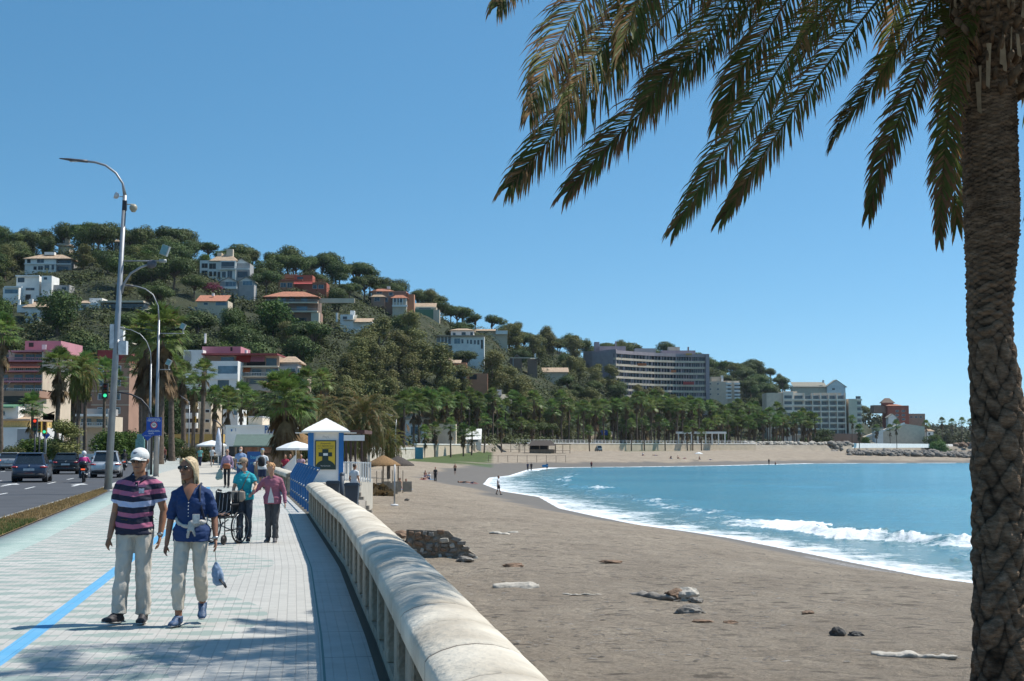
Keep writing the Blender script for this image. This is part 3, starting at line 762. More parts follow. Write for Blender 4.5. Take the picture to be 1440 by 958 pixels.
q = at(482.5, 694, 56); r = thing('post', (X_at(482.5, 54), 54, -.55), 'slim dark post standing between the two charcoal bins', 'post')
mb = MB(); mb.cyl((0,0), .09, 0, 1.25, 10); mb.ball((0,0,1.25), .1, 10, 6); mb.build('shaft', binm, r)
# ================================================================ vegetation
def leafmat(name, a, b_, scale=0.6, rnd=0.15, trans=0.25, rough=0.65, c=None, spec=0.25):
    m, t, p = newmat(name)
    tc = N(t, 'ShaderNodeTexCoord'); n = N(t, 'ShaderNodeTexNoise'); n.inputs['Scale'].default_value = scale; n.inputs['Detail'].default_value = 5; n.inputs['Roughness'].default_value = 0.75
    t.links.new(tc.outputs['Object'], n.inputs['Vector'])
    stops = [(0.32, a), (0.68, b_)] if c is None else [(0.32, a), (0.56, b_), (0.72, c)]
    col = ramp(t, n.outputs[0], stops).outputs[0]
    oi = N(t, 'ShaderNodeObjectInfo'); hs = N(t, 'ShaderNodeHueSaturation')
    ma = N(t, 'ShaderNodeMapRange'); ma.inputs[3].default_value = 1 - rnd * 1.3; ma.inputs[4].default_value = 1 + rnd * 1.5; t.links.new(oi.outputs['Random'], ma.inputs[0]); t.links.new(ma.outputs[0], hs.inputs['Value'])
    wn = N(t, 'ShaderNodeTexWhiteNoise', noise_dimensions='1D'); t.links.new(oi.outputs['Random'], wn.inputs['W'])
    mh = N(t, 'ShaderNodeMapRange'); mh.inputs[3].default_value = 0.5 - rnd * 0.16; mh.inputs[4].default_value = 0.5 + rnd * 0.1; t.links.new(wn.outputs[0], mh.inputs[0]); t.links.new(mh.outputs[0], hs.inputs['Hue'])
    t.links.new(col, hs.inputs['Color']); col = hs.outputs[0]
    t.links.new(col, p.inputs['Base Color']); p.inputs['Roughness'].default_value = rough; p.inputs['Specular IOR Level'].default_value = spec
    if trans:
        tr = N(t, 'ShaderNodeBsdfTranslucent'); t.links.new(col, tr.inputs[0]); mx = N(t, 'ShaderNodeMixShader'); mx.inputs[0].default_value = trans
        t.links.new(p.outputs[0], mx.inputs[1]); t.links.new(tr.outputs[0], mx.inputs[2]); t.links.new(mx.outputs[0], t.nodes['Material Output'].inputs[0])
    return m
bark = mat('bark', (0.13, 0.095, 0.065), rough=0.95, var=0.4, scale=3, bump=0.03, rnd=0.1)
L_pine = leafmat('pine_needles', (0.032, 0.055, 0.014), (0.095, 0.135, 0.032), 0.5, 0.16, trans=0.12)
L_olive = leafmat('olive_leaves', (0.085, 0.10, 0.03), (0.19, 0.19, 0.062), 0.35, 0.12, trans=0.15, c=(0.27, 0.24, 0.09))
L_bright = leafmat('bright_leaves', (0.04, 0.085, 0.014), (0.10, 0.17, 0.03), 0.6, 0.15, trans=0.2)
L_dark = leafmat('cypress_leaves', (0.012, 0.028, 0.012), (0.03, 0.055, 0.02), 1.0, 0.1, trans=0.08)
L_bush = leafmat('bush_leaves', (0.03, 0.045, 0.012), (0.085, 0.10, 0.028), 0.2, 0.15, trans=0.12)

def leaves(rg, blobs, n, size, upb=0.0, jit=0.55, fill=0.25):
    """n leaf clumps spread over and through a list of (centre, radii) blobs"""
    ws = np.array([b_[1][0]*b_[1][1] + b_[1][0]*b_[1][2] for b_ in blobs]); ws = ws / ws.sum()
    k = rg.choice(len(blobs), n, p=ws)
    C = np.array([b_[0] for b_ in blobs])[k]; Rr = np.array([b_[1] for b_ in blobs])[k]
    dr = rg.normal(size=(n, 3)); dr /= np.linalg.norm(dr, axis=1)[:, None]
    rad = np.where(rg.rand(n) < fill, rg.uniform(0.3, 0.85, n), rg.uniform(0.82, 1.08, n))
    # ragged outline: radius modulated by direction
    md = 1 + 0.16 * np.sin(dr[:,0]*5 + k) * np.cos(dr[:,1]*6 + 2*k) + 0.1 * np.sin(dr[:,2]*9 + k)
    P = C + dr * Rr * (rad * md)[:, None]
    nn = dr * (1 - jit) + rg.normal(size=(n, 3)) * jit * 0.6; nn[:, 2] += upb; nn /= np.linalg.norm(nn, axis=1)[:, None]
    r_ = rg.normal(size=(n, 3)); a_ = np.cross(nn, r_); a_ /= np.linalg.norm(a_, axis=1)[:, None]; b_ = np.cross(nn, a_)
    s = rg.uniform(size[0], size[1], n)[:, None]; s2 = s * rg.uniform(0.45, 0.9, n)[:, None]
    V = np.stack([P - a_*s, P - b_*s2 + nn*s*0.2, P + a_*s, P + b_*s2 + nn*s*0.2], 1).reshape(-1, 3)
    return V, np.arange(4 * n).reshape(-1, 4)
def crown_mesh(name, seed, blobs, n, size, m, **kw):
    V, Q = leaves(np.random.RandomState(seed), blobs, n, size, **kw)
    return npmesh(name, V, Q, m)
def trunk_mb(pts, rad, limbs=()):
    mb = MB(); mb.tube(pts, rad, 7)
    for lp, lr in limbs: mb.tube(lp, lr, 5)
    return mb
def hide_proto(o):
    """prototypes stay out of the scene until their first use"""
    return o
class Kind:
    """a tree kind: parts as (name, mesh, z) and natural height"""
    def __init__(s, name, parts, H, W): s.name = name; s.parts = parts; s.H = H; s.W = W
    def place(s, loc, sc, label, cat='tree', group=None, rz=None, kindname=None):
        r = thing(kindname or s.name, loc, label, cat, group, rz if rz is not None else R.uniform(0, 6.28))
        r.scale = sc if hasattr(sc, '__len__') else (sc, sc, sc)
        for nm, me in s.parts: link(nm, me, r)
        return r
PINES = []
for i in range(6):
    rg = R; H = 8.5; blobs = []; limbs = []
    flat = [0.34, 0.42, 0.5, 0.36, 0.6, 0.45][i]
    for k in range(9 + i % 3):
        a = rg.uniform(0, 6.28); rr_ = rg.uniform(0.5, 3.3) if k else 0; cz = H - 1.9 - rr_ * 0.28 + rg.uniform(-.5, .5)
        b0 = rg.uniform(1.5, 2.2); blobs.append(((rr_*math.cos(a), rr_*math.sin(a), cz), (b0, b0, b0 * flat * 1.5)))
        limbs.append(([(0.1*k % .3, 0, H*0.42), (rr_*.5*math.cos(a), rr_*.5*math.sin(a), H*.6), (rr_*math.cos(a), rr_*math.sin(a), cz - .2)], [.16, .11, .06]))
    if i in (2, 4):
        for k in range(4):
            a = rg.uniform(0, 6.28); blobs.append(((1.8*math.cos(a), 1.8*math.sin(a), H*0.5 - rg.uniform(0, 1.5)), (1.7, 1.7, 1.2)))
    cm = crown_mesh('crown', 10 + i, blobs, 6500, (0.09, 0.24), L_pine, upb=0.3, fill=0.25, jit=.38)
    tm = trunk_mb([(0.5-i*.2, 0, -3), (0.1, 0, 0), (-.1, .1, H*.45), (0, 0, H*.78)], [.30, .26, .2, .1], limbs).mesh('trunk', bark)
    PINES.append(Kind('stone_pine', [('trunk', tm), ('crown', cm)], H, 8.5))
BROAD = []
for i in range(3):
    H = 7.0; blobs = []
    for k in range(13):
        a = R.uniform(0, 6.28); rr_ = R.uniform(0, 2.2); cz = R.uniform(2.0, 5.4) - rr_ * .2
        b0 = R.uniform(1.0, 1.8); blobs.append(((rr_*math.cos(a), rr_*math.sin(a), cz), (b0, b0, b0*.9)))
    cm = crown_mesh('crown', 30 + i, blobs, 6000, (0.08, 0.22), [L_bright, L_bush, L_pine][i], upb=0.15)
    tm = trunk_mb([(0, 0, -3), (0, 0, 0), (.1, .1, 3.6)], [.3, .25, .12], [([(0,0,1.5),(1.2,.3,3.4)], [.12,.05]), ([(0,0,1.5),(-1.1,-.4,3.6)], [.12,.05])]).mesh('trunk', bark)
    BROAD.append(Kind('broadleaf_tree', [('trunk', tm), ('crown', cm)], H, 6.5))
EUC = []
for i in range(3):
    H = 13.0; blobs = []
    for k in range(20):
        a = R.uniform(0, 6.28); rr_ = R.uniform(0, 3.0); cz = R.uniform(3.0, 11.8); rr_ *= 1 - abs(cz - 7) / 9
        b0 = R.uniform(0.9, 1.7); blobs.append(((rr_*math.cos(a), rr_*math.sin(a), cz), (b0, b0, b0*.85)))
    cm = crown_mesh('crown', 40 + i, blobs, 7500, (0.08, 0.22), L_olive, upb=0.15, jit=0.5, fill=0.35)
    tm = trunk_mb([(0, 0, -3), (0, 0, 0), (.3, .1, 6), (0, 0, 11)], [.36, .3, .2, .06], [([(0,0,4),(1.6,.3,7.5)], [.14,.05]), ([(0.2,0,5),(-1.5,-.6,8.6)], [.14,.05])]).mesh('trunk', bark)
    EUC.append(Kind('eucalyptus_tree', [('trunk', tm), ('crown', cm)], H, 7.5))
cm = crown_mesh('crown', 50, [((0,0,z), (0.95 - abs(z-3)*.11, 0.95 - abs(z-3)*.11, 1.2)) for z in np.arange(.8, 8.6, .8)], 2200, (0.12, 0.25), L_dark, upb=0.5)
CYP = Kind('cypress', [('trunk', trunk_mb([(0,0,-3),(0,0,1)], [.2,.15]).mesh('trunk', bark)), ('crown', cm)], 9.6, 2)

# ---- fan palms
L_fan = leafmat('fan_leaf', (0.06, 0.12, 0.03), (0.14, 0.22, 0.055), 0.8, 0.16, trans=0.4, rough=0.45, c=(0.22, 0.21, 0.075), spec=0.4)
L_dead = leafmat('dead_leaf', (0.11, 0.075, 0.04), (0.24, 0.175, 0.09), 1.2, 0.1, trans=0.15, rough=0.9)
palmbark = mat('palm_trunk', (0.12, 0.09, 0.065), rough=0.95, var=0.35, scale=2.5, bump=0.05, bscale=7, rnd=0.12)
def fan_crown(seed, nleaf, nd, seg=15, R0=1.0):
    rg = np.random.RandomState(seed); V = []; mi = []
    for i in range(nleaf + nd):
        dead = i >= nleaf
        az = rg.uniform(0, 2*np.pi); el = (np.pi/2 * 0.97 - (i / nleaf) ** 0.9 * 2.05) if not dead else rg.uniform(-1.5, -0.95)
        el += rg.uniform(-.12, .12)
        d_ = np.array([math.cos(az)*math.cos(el), math.sin(az)*math.cos(el), math.sin(el)])
        plen = rg.uniform(0.75, 1.15) * (0.6 if dead else 1)
        base = np.array([0, 0, -(rg.uniform(0.2, 2.2) if dead else 0.25 * i / nleaf)])
        hub = base + d_ * plen + np.array([0, 0, -0.10 * plen])
        side = np.cross(d_, [0, 0, 1.0]); side /= (np.linalg.norm(side) + 1e-6); up = np.cross(side, d_)
        V.append([base - side*.02, base + side*.02, hub + side*.02, hub - side*.02]); mi.append(1 if dead else 0)
        ns = seg if not dead else 8
        for k in range(ns):
            ang = (k / (ns - 1) - .5) * (2.7 if not dead else 1.0); L = R0 * rg.uniform(.75, 1.05) * (1 - 0.12 * abs(ang))
            dd = d_ * math.cos(ang) + side * math.sin(ang) + up * 0.12 * abs(ang)
            mid = hub + dd * L * 0.6; tip = hub + dd * L + np.array([0, 0, -L * rg.uniform(.1, .4)])
            w_ = 0.055 * L * (1 if not dead else 1.4); pr = np.cross(dd, up); pr = pr / (np.linalg.norm(pr) + 1e-6) * w_
            V.append([hub, mid - pr + up * w_ * .4, tip, mid + pr]); mi.append(1 if (dead or rg.rand() < 0.07) else 0)
    V = np.array(V).reshape(-1, 3)
    return npmesh('crown', V, np.arange(len(V)).reshape(-1, 4), [L_fan, L_dead], mi=mi)
def palm_trunk_mesh(H, r0, r1, bend=0.3, flare=1.25, seed=0, n=9, top=0.25, mat_=None):
    rg = random.Random(seed); pts = []; rad = []; k = max(8, int(H * 3))
    for i in range(k + 1):
        t = i / k; z = -1.2 + (H + 1.2 - top) * t
        pts.append((bend * math.sin(t * 2.2) , bend * .5 * math.sin(t * 1.4 + seed), z)); rad.append((r0 * (1 + (flare - 1) * math.exp(-t * 6)) * (1 - t) + r1 * t) * (1 + .05 * (-1) ** i + rg.uniform(-.02, .02)))
    off = (bend * math.sin(2.2), bend * .5 * math.sin(1.4 + seed))
    return MB().tube([(x - off[0], y - off[1], z) for x, y, z in pts], rad, n).mesh('trunk', mat_ or palmbark)
CROWNS = [fan_crown(60, 56, 10), fan_crown(61, 60, 26), fan_crown(62, 50, 5), fan_crown(63, 84, 60, R0=1.0)]
FANT = {}
def fan_palm(loc, H, label, group, crown=0, cs=1.0, r=0.2, kindname='fan_palm', lean=None):
    r_ = thing(kindname, loc, label, 'palm tree', group, R.uniform(0, 6.28))
    hk = round(H / 1.5) * 1.5; key = (hk, round(r, 2))
    if key not in FANT: FANT[key] = palm_trunk_mesh(hk, r, r * .8, bend=0.25, seed=int(H))
    t = link('trunk', FANT[key], r_); t.scale = (1, 1, H / hk)
    c = link('crown', CROWNS[crown], r_, (0, 0, H)); c.scale = (cs, cs, cs * R.uniform(.9, 1.1)); c.rotation_euler = (0, 0, R.uniform(0, 6))
    return r_
# ---- feather palms (arching fronds with leaflets)
def frond(pts, n, leaf, droop=0.5, rg=None, w0=0.016, fold=0.6, tipgreen=0, basebare=0.12, widthk=1.0, twist=0.0, brn=1.0):
    """rachis through pts (world/local), leaflets both sides; returns quads, mat idx"""
    pts = [np.array(p, float) for p in pts]
    # catmull-rom resample
    def cr(t):
        m_ = len(pts) - 1; x = t * m_; i = min(int(x), m_ - 1); f = x - i
        p0 = pts[max(i-1, 0)]; p1 = pts[i]; p2 = pts[i+1]; p3 = pts[min(i+2, m_)]
        return 0.5*((2*p1) + (-p0+p2)*f + (2*p0-5*p1+4*p2-p3)*f*f + (-p0+3*p1-3*p2+p3)*f**3)
    S = [cr(i / n) for i in range(n + 1)]; V = []; mi = []
    for i in range(n):
        d_ = S[i+1] - S[i]; L = np.linalg.norm(d_); d_ /= L
        side = np.cross(d_, [0, 0, 1.0]); side /= (np.linalg.norm(side) + 1e-6); up = np.cross(side, d_)
        if twist: side, up = side * math.cos(twist) + up * math.sin(twist), up * math.cos(twist) - side * math.sin(twist)
        w_ = w0 * (1 - i / n) + 0.003
        for s1, s2 in (((side*w_), (up*w_)), ((up*w_), (-side*w_))):
            V.append([S[i] - s1, S[i] + s1, S[i+1] + s1*.95, S[i+1] - s1*.95]); mi.append(2)
        t = i / n
        if t < basebare: continue
        prof_ = min(1, (t - basebare) / 0.18 + .35) * (1 - max(0, (t - .72) / .28) ** 1.6 * .45)
        for sg in (-1, 1):
            for q in range(2):
                ll = leaf * prof_ * rg.uniform(.7, 1.12); fwd = 0.40 + 0.70 * t + 0.9 * t ** 5 + rg.uniform(-.25, .25); sdk = .85 * (1 - .5 * t ** 4) * rg.uniform(.8, 1.1)
                o = S[i] + d_ * L * (q * .5 + rg.rand() * .3)
                dd = side * sg * sdk + d_ * fwd + up * (fold * rg.uniform(.1, .9)); dd /= np.linalg.norm(dd)
                mid = o + dd * ll * .5; d2 = dd + np.array([0, 0, -droop * rg.uniform(.6, 1.4)]); d2 /= np.linalg.norm(d2)
                mid2 = mid + d2 * ll * .28; d3 = d2 + np.array([0, 0, -droop * .9]); d3 /= np.linalg.norm(d3); tip = mid2 + d3 * ll * .26
                wv = np.cross(dd, up + side * rg.uniform(-.6, .6)); wv = wv / (np.linalg.norm(wv) + 1e-6) * 0.0095 * widthk * rg.uniform(.8, 1.25)
                br_ = 1 if rg.rand() < (0.14 + 0.32 * t) * brn else 0
                V.append([o - wv * .5, o + wv * .5, mid + wv, mid - wv]); mi.append(br_)
                V.append([mid - wv, mid + wv, mid2 + wv * .7, mid2 - wv * .7]); mi.append(br_)
                V.append([mid2 - wv * .7, mid2 + wv * .7, tip, tip - wv * .05]); mi.append(1 if rg.rand() < .78 * brn else br_)
    return V, mi
L_feather = leafmat('feather_leaf', (0.07, 0.09, 0.022), (0.15, 0.175, 0.045), 1.6, 0.1, trans=0.45, rough=0.6, c=(0.24, 0.20, 0.07), spec=0.22)
L_fdead = leafmat('feather_dry', (0.18, 0.10, 0.045), (0.34, 0.21, 0.095), 1.5, 0.1, trans=0.45, rough=0.8)
rachis_m = mat('rachis', (0.16, 0.16, 0.06), rough=0.5, var=0.25, scale=2)
L_feather2 = leafmat('feather_leaf_pale', (0.07, 0.085, 0.03), (0.14, 0.145, 0.05), 0.6, 0.1, trans=0.35, rough=0.5, c=(0.24, 0.20, 0.085))
def feather_crown(seed, n, L, m, leaf=0.45, nseg=34, widthk=2.2):
    rg = np.random.RandomState(seed); V = []; mi = []
    for i in range(n):
        az = i * 2.399 + rg.uniform(-.2, .2); el = 1.45 - 2.3 * (i / n) ** .9 + rg.uniform(-.1, .1)
        p = np.zeros(3); pts = [p.copy()]; e = el
        for k in range(5):
            p = p + L / 5 * np.array([math.cos(az)*math.cos(e), math.sin(az)*math.cos(e), math.sin(e)]); pts.append(p.copy()); e -= 0.30 + 0.12 * math.cos(el)
            e = max(e, -1.45)
        v, q = frond(pts, nseg, leaf, .5, rg, 0.03, widthk=widthk, brn=.3); V += v; mi += q
    V = np.array(V).reshape(-1, 3)
    return npmesh('crown', V, np.arange(len(V)).reshape(-1, 4), m, mi=mi)
FEA = [feather_crown(70, 46, 3.3, [L_feather2, L_fdead, rachis_m], leaf=.55), feather_crown(71, 40, 2.6, [L_feather, L_fdead, rachis_m], leaf=.5)]
# ================================================================ buildings
def plaster(name, col, var=0.1): return mat(name, col, rough=0.85, var=var, scale=0.5, bump=0.004, bscale=8, detail=6)
PW = plaster('plaster_white', (0.76, 0.75, 0.71)); PC = plaster('plaster_cream', (0.60, 0.50, 0.38)); PT = plaster('plaster_tan', (0.40, 0.29, 0.21))
PP = plaster('plaster_pink', (0.50, 0.22, 0.25)); PR = plaster('plaster_red', (0.36, 0.10, 0.06)); PO = plaster('plaster_orange', (0.45, 0.20, 0.11))
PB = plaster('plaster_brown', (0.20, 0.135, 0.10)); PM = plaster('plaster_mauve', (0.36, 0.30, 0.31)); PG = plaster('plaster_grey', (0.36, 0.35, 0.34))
PBR = plaster('brick_brown', (0.34, 0.20, 0.14)); PDR = plaster('dark_red', (0.22, 0.05, 0.05))
def tilemat(name, col):
    m, t, p = newmat(name); tc = N(t, 'ShaderNodeTexCoord')
    wv = N(t, 'ShaderNodeTexWave'); wv.inputs['Scale'].default_value = 1.6; wv.inputs['Distortion'].default_value = 0.4; t.links.new(tc.outputs['Object'], wv.inputs['Vector'])
    n = N(t, 'ShaderNodeTexNoise'); n.inputs['Scale'].default_value = 1.4; n.inputs['Detail'].default_value = 6; t.links.new(tc.outputs['Object'], n.inputs['Vector'])
    c = ramp(t, n.outputs[0], [(0.3, c3(col, .7)), (0.7, c3(col, 1.25))]).outputs[0]; c = mixc(t, 0.45, c, ramp(t, wv.outputs[0], [(0, .5), (1, 1)]).outputs[0], 'MULTIPLY')
    t.links.new(c, p.inputs['Base Color']); p.inputs['Roughness'].default_value = 0.9
    return m
TT = tilemat('roof_tile_terracotta', (0.46, 0.19, 0.11)); TN = tilemat('roof_tile_tan', (0.46, 0.33, 0.22)); TG = tilemat('roof_tile_grey', (0.30, 0.28, 0.22))
GL = glassmat('window_glass'); GB = glassmat('window_glass_blue', (0.08, 0.15, 0.20), .12); FRW = mat('frame_white', (0.62, 0.62, 0.6), rough=.5, var=.05)
DK = mat('dark_interior', (0.035, 0.032, 0.03), rough=0.8, var=0.3, scale=1); RAIL = mat('rail_white', (0.6, 0.6, 0.58), rough=.5, var=.1)
GREENP = mat('green_paint', (0.10, 0.22, 0.13), rough=.6, var=.15); AWR = mat('awning_red', (0.45, 0.07, 0.06), rough=.8, var=.1); AWO = mat('awning_orange', (0.55, 0.17, 0.06), rough=.8, var=.1)
BUILD_BOX = []     # (u0, v0, u1, v1, Y) seen rectangles kept clear of nearer trees
def house(name, label, cat, uc, vb, els, Y=None, rz=0.0, grp=None, keep=None, sink=12.0, pad=0):
    """els are boxes given as photo rows/columns at the building's own distance, turned into metres; y = metres behind the front"""
    if Y is None:
        yr_ = float(np.interp(uc, [h[0] for h in HILL], [h[2] for h in HILL]))
        hs_ = [hit(u_, vb) for u_ in (min(e[1] for e in els) + 3, uc, max(e[3] for e in els) - 3)]
        hs_ = [h_.y for h_ in hs_ if h_ is not None and h_.y < yr_ + 30]
        Y = (min(hs_) - 1.0) if hs_ else yr_ - 6
    p = at(uc, vb, Y); k = Y / F
    r = thing(name, p, label, cat, grp, rz)
    X = lambda u: (u - uc) * k * 1.003; Z = lambda v: (vb - v) * k
    us, vs = [], []
    last = {}
    for e in els:
        t, u0, v0, u1, v1 = e[:5]; us += [u0, u1]; vs += [v0, v1]
        y0 = e[5] if len(e) > 5 else 0; y1 = e[6] if len(e) > 6 else 8; m = e[7] if len(e) > 7 else PW
        x0, x1, z0, z1 = X(u0), X(u1), Z(v1), Z(v0)
        mb = MB()
        if t == 'w':                                   # storey block
            mb.box(x0, x1, y0, y1, z0 if v1 < vb - .5 else z0 - sink, z1, 0); last['w'] = mb.build('wall', m, r)
        elif t == 's':                                 # slab / parapet
            mb.box(x0, x1, y0, y1, z0, z1); mb.build('balcony', m, r)
        elif t == 'd':                                 # window: frame + pane
            fw = 0.08; mb.box(x0-fw, x1+fw, y0-.05, y0+.02, z0-fw, z1+fw)
            f = mb.build('window', m if len(e) > 7 else FRW, r); n = max(1, round((x1 - x0) / 1.2)); g = MB()
            for i in range(n):
                xa = x0 + (x1-x0)*i/n + .03; xb = x0 + (x1-x0)*(i+1)/n - .03; g.box(xa, xb, y0-.07, y0-.045, z0, z1)
            g.build('pane', e[8] if len(e) > 8 else GL, f)
        elif t == 'o':                                 # dark loggia opening lined with glass
            mb.box(x0, x1, y0-.04, y0+.1, z0, z1); mb.build('glazing', m if len(e) > 7 else GL, r)
        elif t == 'h':                                 # hipped roof
            ov = .5; i_ = min((x1-x0)/2*.6, (y1-y0)/2)
            V = [(x0-ov,y0-ov,z0),(x1+ov,y0-ov,z0),(x1+ov,y1+ov,z0),(x0-ov,y1+ov,z0),(x0+i_,(y0+y1)/2,z1),(x1-i_,(y0+y1)/2,z1)]
            mb.add(V + [(x,y,z-.25) for x,y,z in V[:4]], [(0,1,5,4),(1,2,5),(2,3,4,5),(3,0,4),(6,9,8,7),(0,6,7,1),(1,7,8,2),(2,8,9,3),(3,9,6,0)]); mb.build('roof', m, r)
        elif t == 'g':                                 # gable facing the viewer
            xm = (x0+x1)/2
            mb.add([(x0-.4,y0-.4,z0),(xm,y0-.4,z1),(x1+.4,y0-.4,z0),(x0-.4,y1,z0),(xm,y1,z1),(x1+.4,y1,z0),(x0-.4,y0-.4,z0-.3),(xm,y0-.4,z1-.3),(x1+.4,y0-.4,z0-.3),(x0-.4,y1,z0-.3),(xm,y1,z1-.3),(x1+.4,y1,z0-.3)],
                   [(0,1,4,3),(1,2,5,4),(0,6,7,1),(1,7,8,2),(6,9,10,7),(7,10,11,8),(0,3,9,6),(2,8,11,5)]); mb.build('roof', m, r)
            g = MB(); g.add([(x0,y0,z0),(x1,y0,z0),(xm,y0,z1-.25),(x0,y1-.3,z0),(x1,y1-.3,z0),(xm,y1-.3,z1-.25)], [(0,1,2),(5,4,3),(0,2,5,3),(1,4,5,2),(0,3,4,1)]); g.build('gable', e[8] if len(e) > 8 else PW, r)
        elif t == 'k':                                 # sloping shed roof, low edge toward the viewer
            mb.add([(x0,y0,z0),(x1,y0,z0),(x1,y1,z1),(x0,y1,z1),(x0,y0,z0-.2),(x1,y0,z0-.2),(x1,y1,z1-.2),(x0,y1,z1-.2)], [(0,1,2,3),(7,6,5,4),(0,4,5,1),(1,5,6,2),(2,6,7,3),(3,7,4,0)]); mb.build('roof', m, r)
        elif t == 'c':
            mb.box(x0, x1, y0, y1, z0, z1); mb.build('chimney', m, r)
        elif t == 'p':                                 # columns between u0..u1, count = y1
            n = int(y1)
            for i in range(n):
                x = x0 + (x1-x0)*i/max(1, n-1); c = MB(); c.box(x-.16, x+.16, y0-.16, y0+.16, z0, z1); c.build('column', m, r)
        elif t == 'b':                                 # balustrade: rail and bars
            mb.box(x0, x1, y0-.04, y0+.04, z1-.08, z1); mb.box(x0, x1, y0-.03, y0+.03, z0, z0+.07)
            n = max(2, int((x1-x0)/.3))
            for i in range(n+1): x = x0+(x1-x0)*i/n; mb.box(x-.025, x+.025, y0-.02, y0+.02, z0, z1)
            mb.build('railing', m, r)
        elif t == 'a':                                 # awning hanging out
            mb.add([(x0,y0,z1),(x1,y0,z1),(x1,y0-1.1,z0),(x0,y0-1.1,z0),(x0,y0,z1-.05),(x1,y0,z1-.05),(x1,y0-1.1,z0-.05),(x0,y0-1.1,z0-.05)], [(0,1,2,3),(7,6,5,4),(0,4,5,1),(1,5,6,2),(2,6,7,3),(3,7,4,0)]); mb.build('awning', m, r)
    BUILD_BOX.append((keep or (min(us)-pad, min(vs), max(us)+pad, max(vs)-2)) + (Y,))
    return r
def q4(x, y): return x / 3.193, 200 + y / 3.193           # survey crops -> photo columns and rows
def q6(x, y): return 260 + x / 4.167, 330 + y / 4.167
def qA(x, y): return 480 + x / 4.79, 400 + y / 4.79
def qH(x, y): return 740 + x / 4.5, 450 + y / 4.5
def qK(x, y): return 1000 + x / 3.79, 490 + y / 3.79
def q5(x, y): return x / 4.353, 420 + y / 4.353
def q7(x, y): return 240 + x / 4.353, 480 + y / 4.353
def E(q, L):
    out = []
    for e in L:
        u0, v0 = q(e[1], e[2]); u1, v1 = q(e[3], e[4]); out.append((e[0], u0, v0, u1, v1) + tuple(e[5:]))
    return out
HB = 'villa'
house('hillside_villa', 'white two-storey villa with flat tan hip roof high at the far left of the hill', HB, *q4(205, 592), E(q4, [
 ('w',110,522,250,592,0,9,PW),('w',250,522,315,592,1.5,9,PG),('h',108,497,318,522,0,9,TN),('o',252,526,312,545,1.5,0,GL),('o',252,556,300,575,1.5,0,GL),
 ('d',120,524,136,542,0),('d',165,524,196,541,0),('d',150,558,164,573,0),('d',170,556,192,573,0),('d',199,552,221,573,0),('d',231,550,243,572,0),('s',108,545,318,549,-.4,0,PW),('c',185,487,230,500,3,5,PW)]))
house('modern_villa', 'stepped white flat-roofed modern villa below the two-storey white one', HB, *q4(150, 706), E(q4, [
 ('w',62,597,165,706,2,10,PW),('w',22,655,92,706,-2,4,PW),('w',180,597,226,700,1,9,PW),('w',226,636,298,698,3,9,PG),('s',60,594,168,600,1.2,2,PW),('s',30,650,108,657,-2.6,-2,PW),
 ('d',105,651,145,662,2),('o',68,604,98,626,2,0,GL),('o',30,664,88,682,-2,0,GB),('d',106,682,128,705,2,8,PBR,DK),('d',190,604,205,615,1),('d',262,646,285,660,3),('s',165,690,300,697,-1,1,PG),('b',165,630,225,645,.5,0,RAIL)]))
house('small_villa', 'small white house with tan hip roof and chimneys under the stepped modern villa', HB, *q4(150, 797), E(q4, [
 ('w',112,738,178,797,0,7,PW),('w',60,725,112,760,3,8,PW),('h',105,712,202,740,0,7,TN),('c',118,700,134,722,2,3,PW),('c',60,702,70,725,3.5,4.2,PW),('d',146,766,166,794,0)]))
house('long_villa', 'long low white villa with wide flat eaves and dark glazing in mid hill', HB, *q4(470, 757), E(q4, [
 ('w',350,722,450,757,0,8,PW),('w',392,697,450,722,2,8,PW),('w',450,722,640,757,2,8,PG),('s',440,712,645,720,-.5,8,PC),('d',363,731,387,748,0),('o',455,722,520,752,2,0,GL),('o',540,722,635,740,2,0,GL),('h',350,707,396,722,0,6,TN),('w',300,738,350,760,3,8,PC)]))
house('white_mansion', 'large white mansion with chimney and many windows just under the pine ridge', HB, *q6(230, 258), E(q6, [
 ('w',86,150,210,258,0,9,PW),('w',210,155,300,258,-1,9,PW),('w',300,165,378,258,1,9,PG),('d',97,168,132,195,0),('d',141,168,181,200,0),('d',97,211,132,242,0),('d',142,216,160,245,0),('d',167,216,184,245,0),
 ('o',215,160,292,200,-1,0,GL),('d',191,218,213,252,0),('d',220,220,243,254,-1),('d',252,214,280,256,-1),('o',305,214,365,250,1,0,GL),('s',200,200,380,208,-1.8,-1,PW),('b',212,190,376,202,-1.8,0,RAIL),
 ('h',148,104,300,152,0,9,TN),('g',280,135,372,165,1,8,TG),('c',232,76,270,125,3,5,PC),('c',178,98,204,118,3,5,PC)]))
house('gabled_villa', 'pale villa with two small gables below the large white mansion', HB, *q6(300, 345), E(q6, [
 ('w',205,275,306,345,0,7,PG),('w',310,272,402,345,1,7,PG),('g',203,247,308,276,0,7,TG),('g',308,243,404,273,1,7,TG),('d',236,276,300,303,0,8,FRW,GB),('d',335,270,392,295,1,8,FRW,GB),('s',205,306,306,320,-.8,0,PW)]))
house('red_roof_house', 'long house with bright terracotta tiled roof in the middle of the left slope', HB, *q6(170, 432), E(q6, [
 ('w',72,388,252,432,0,8,PC),('k',62,342,245,390,-.5,7,TT),('c',142,334,154,352,4,5,PW),('d',110,398,135,412,0),('o',180,395,245,415,0,0,GB),('w',-40,420,80,445,2,6,PG)]))
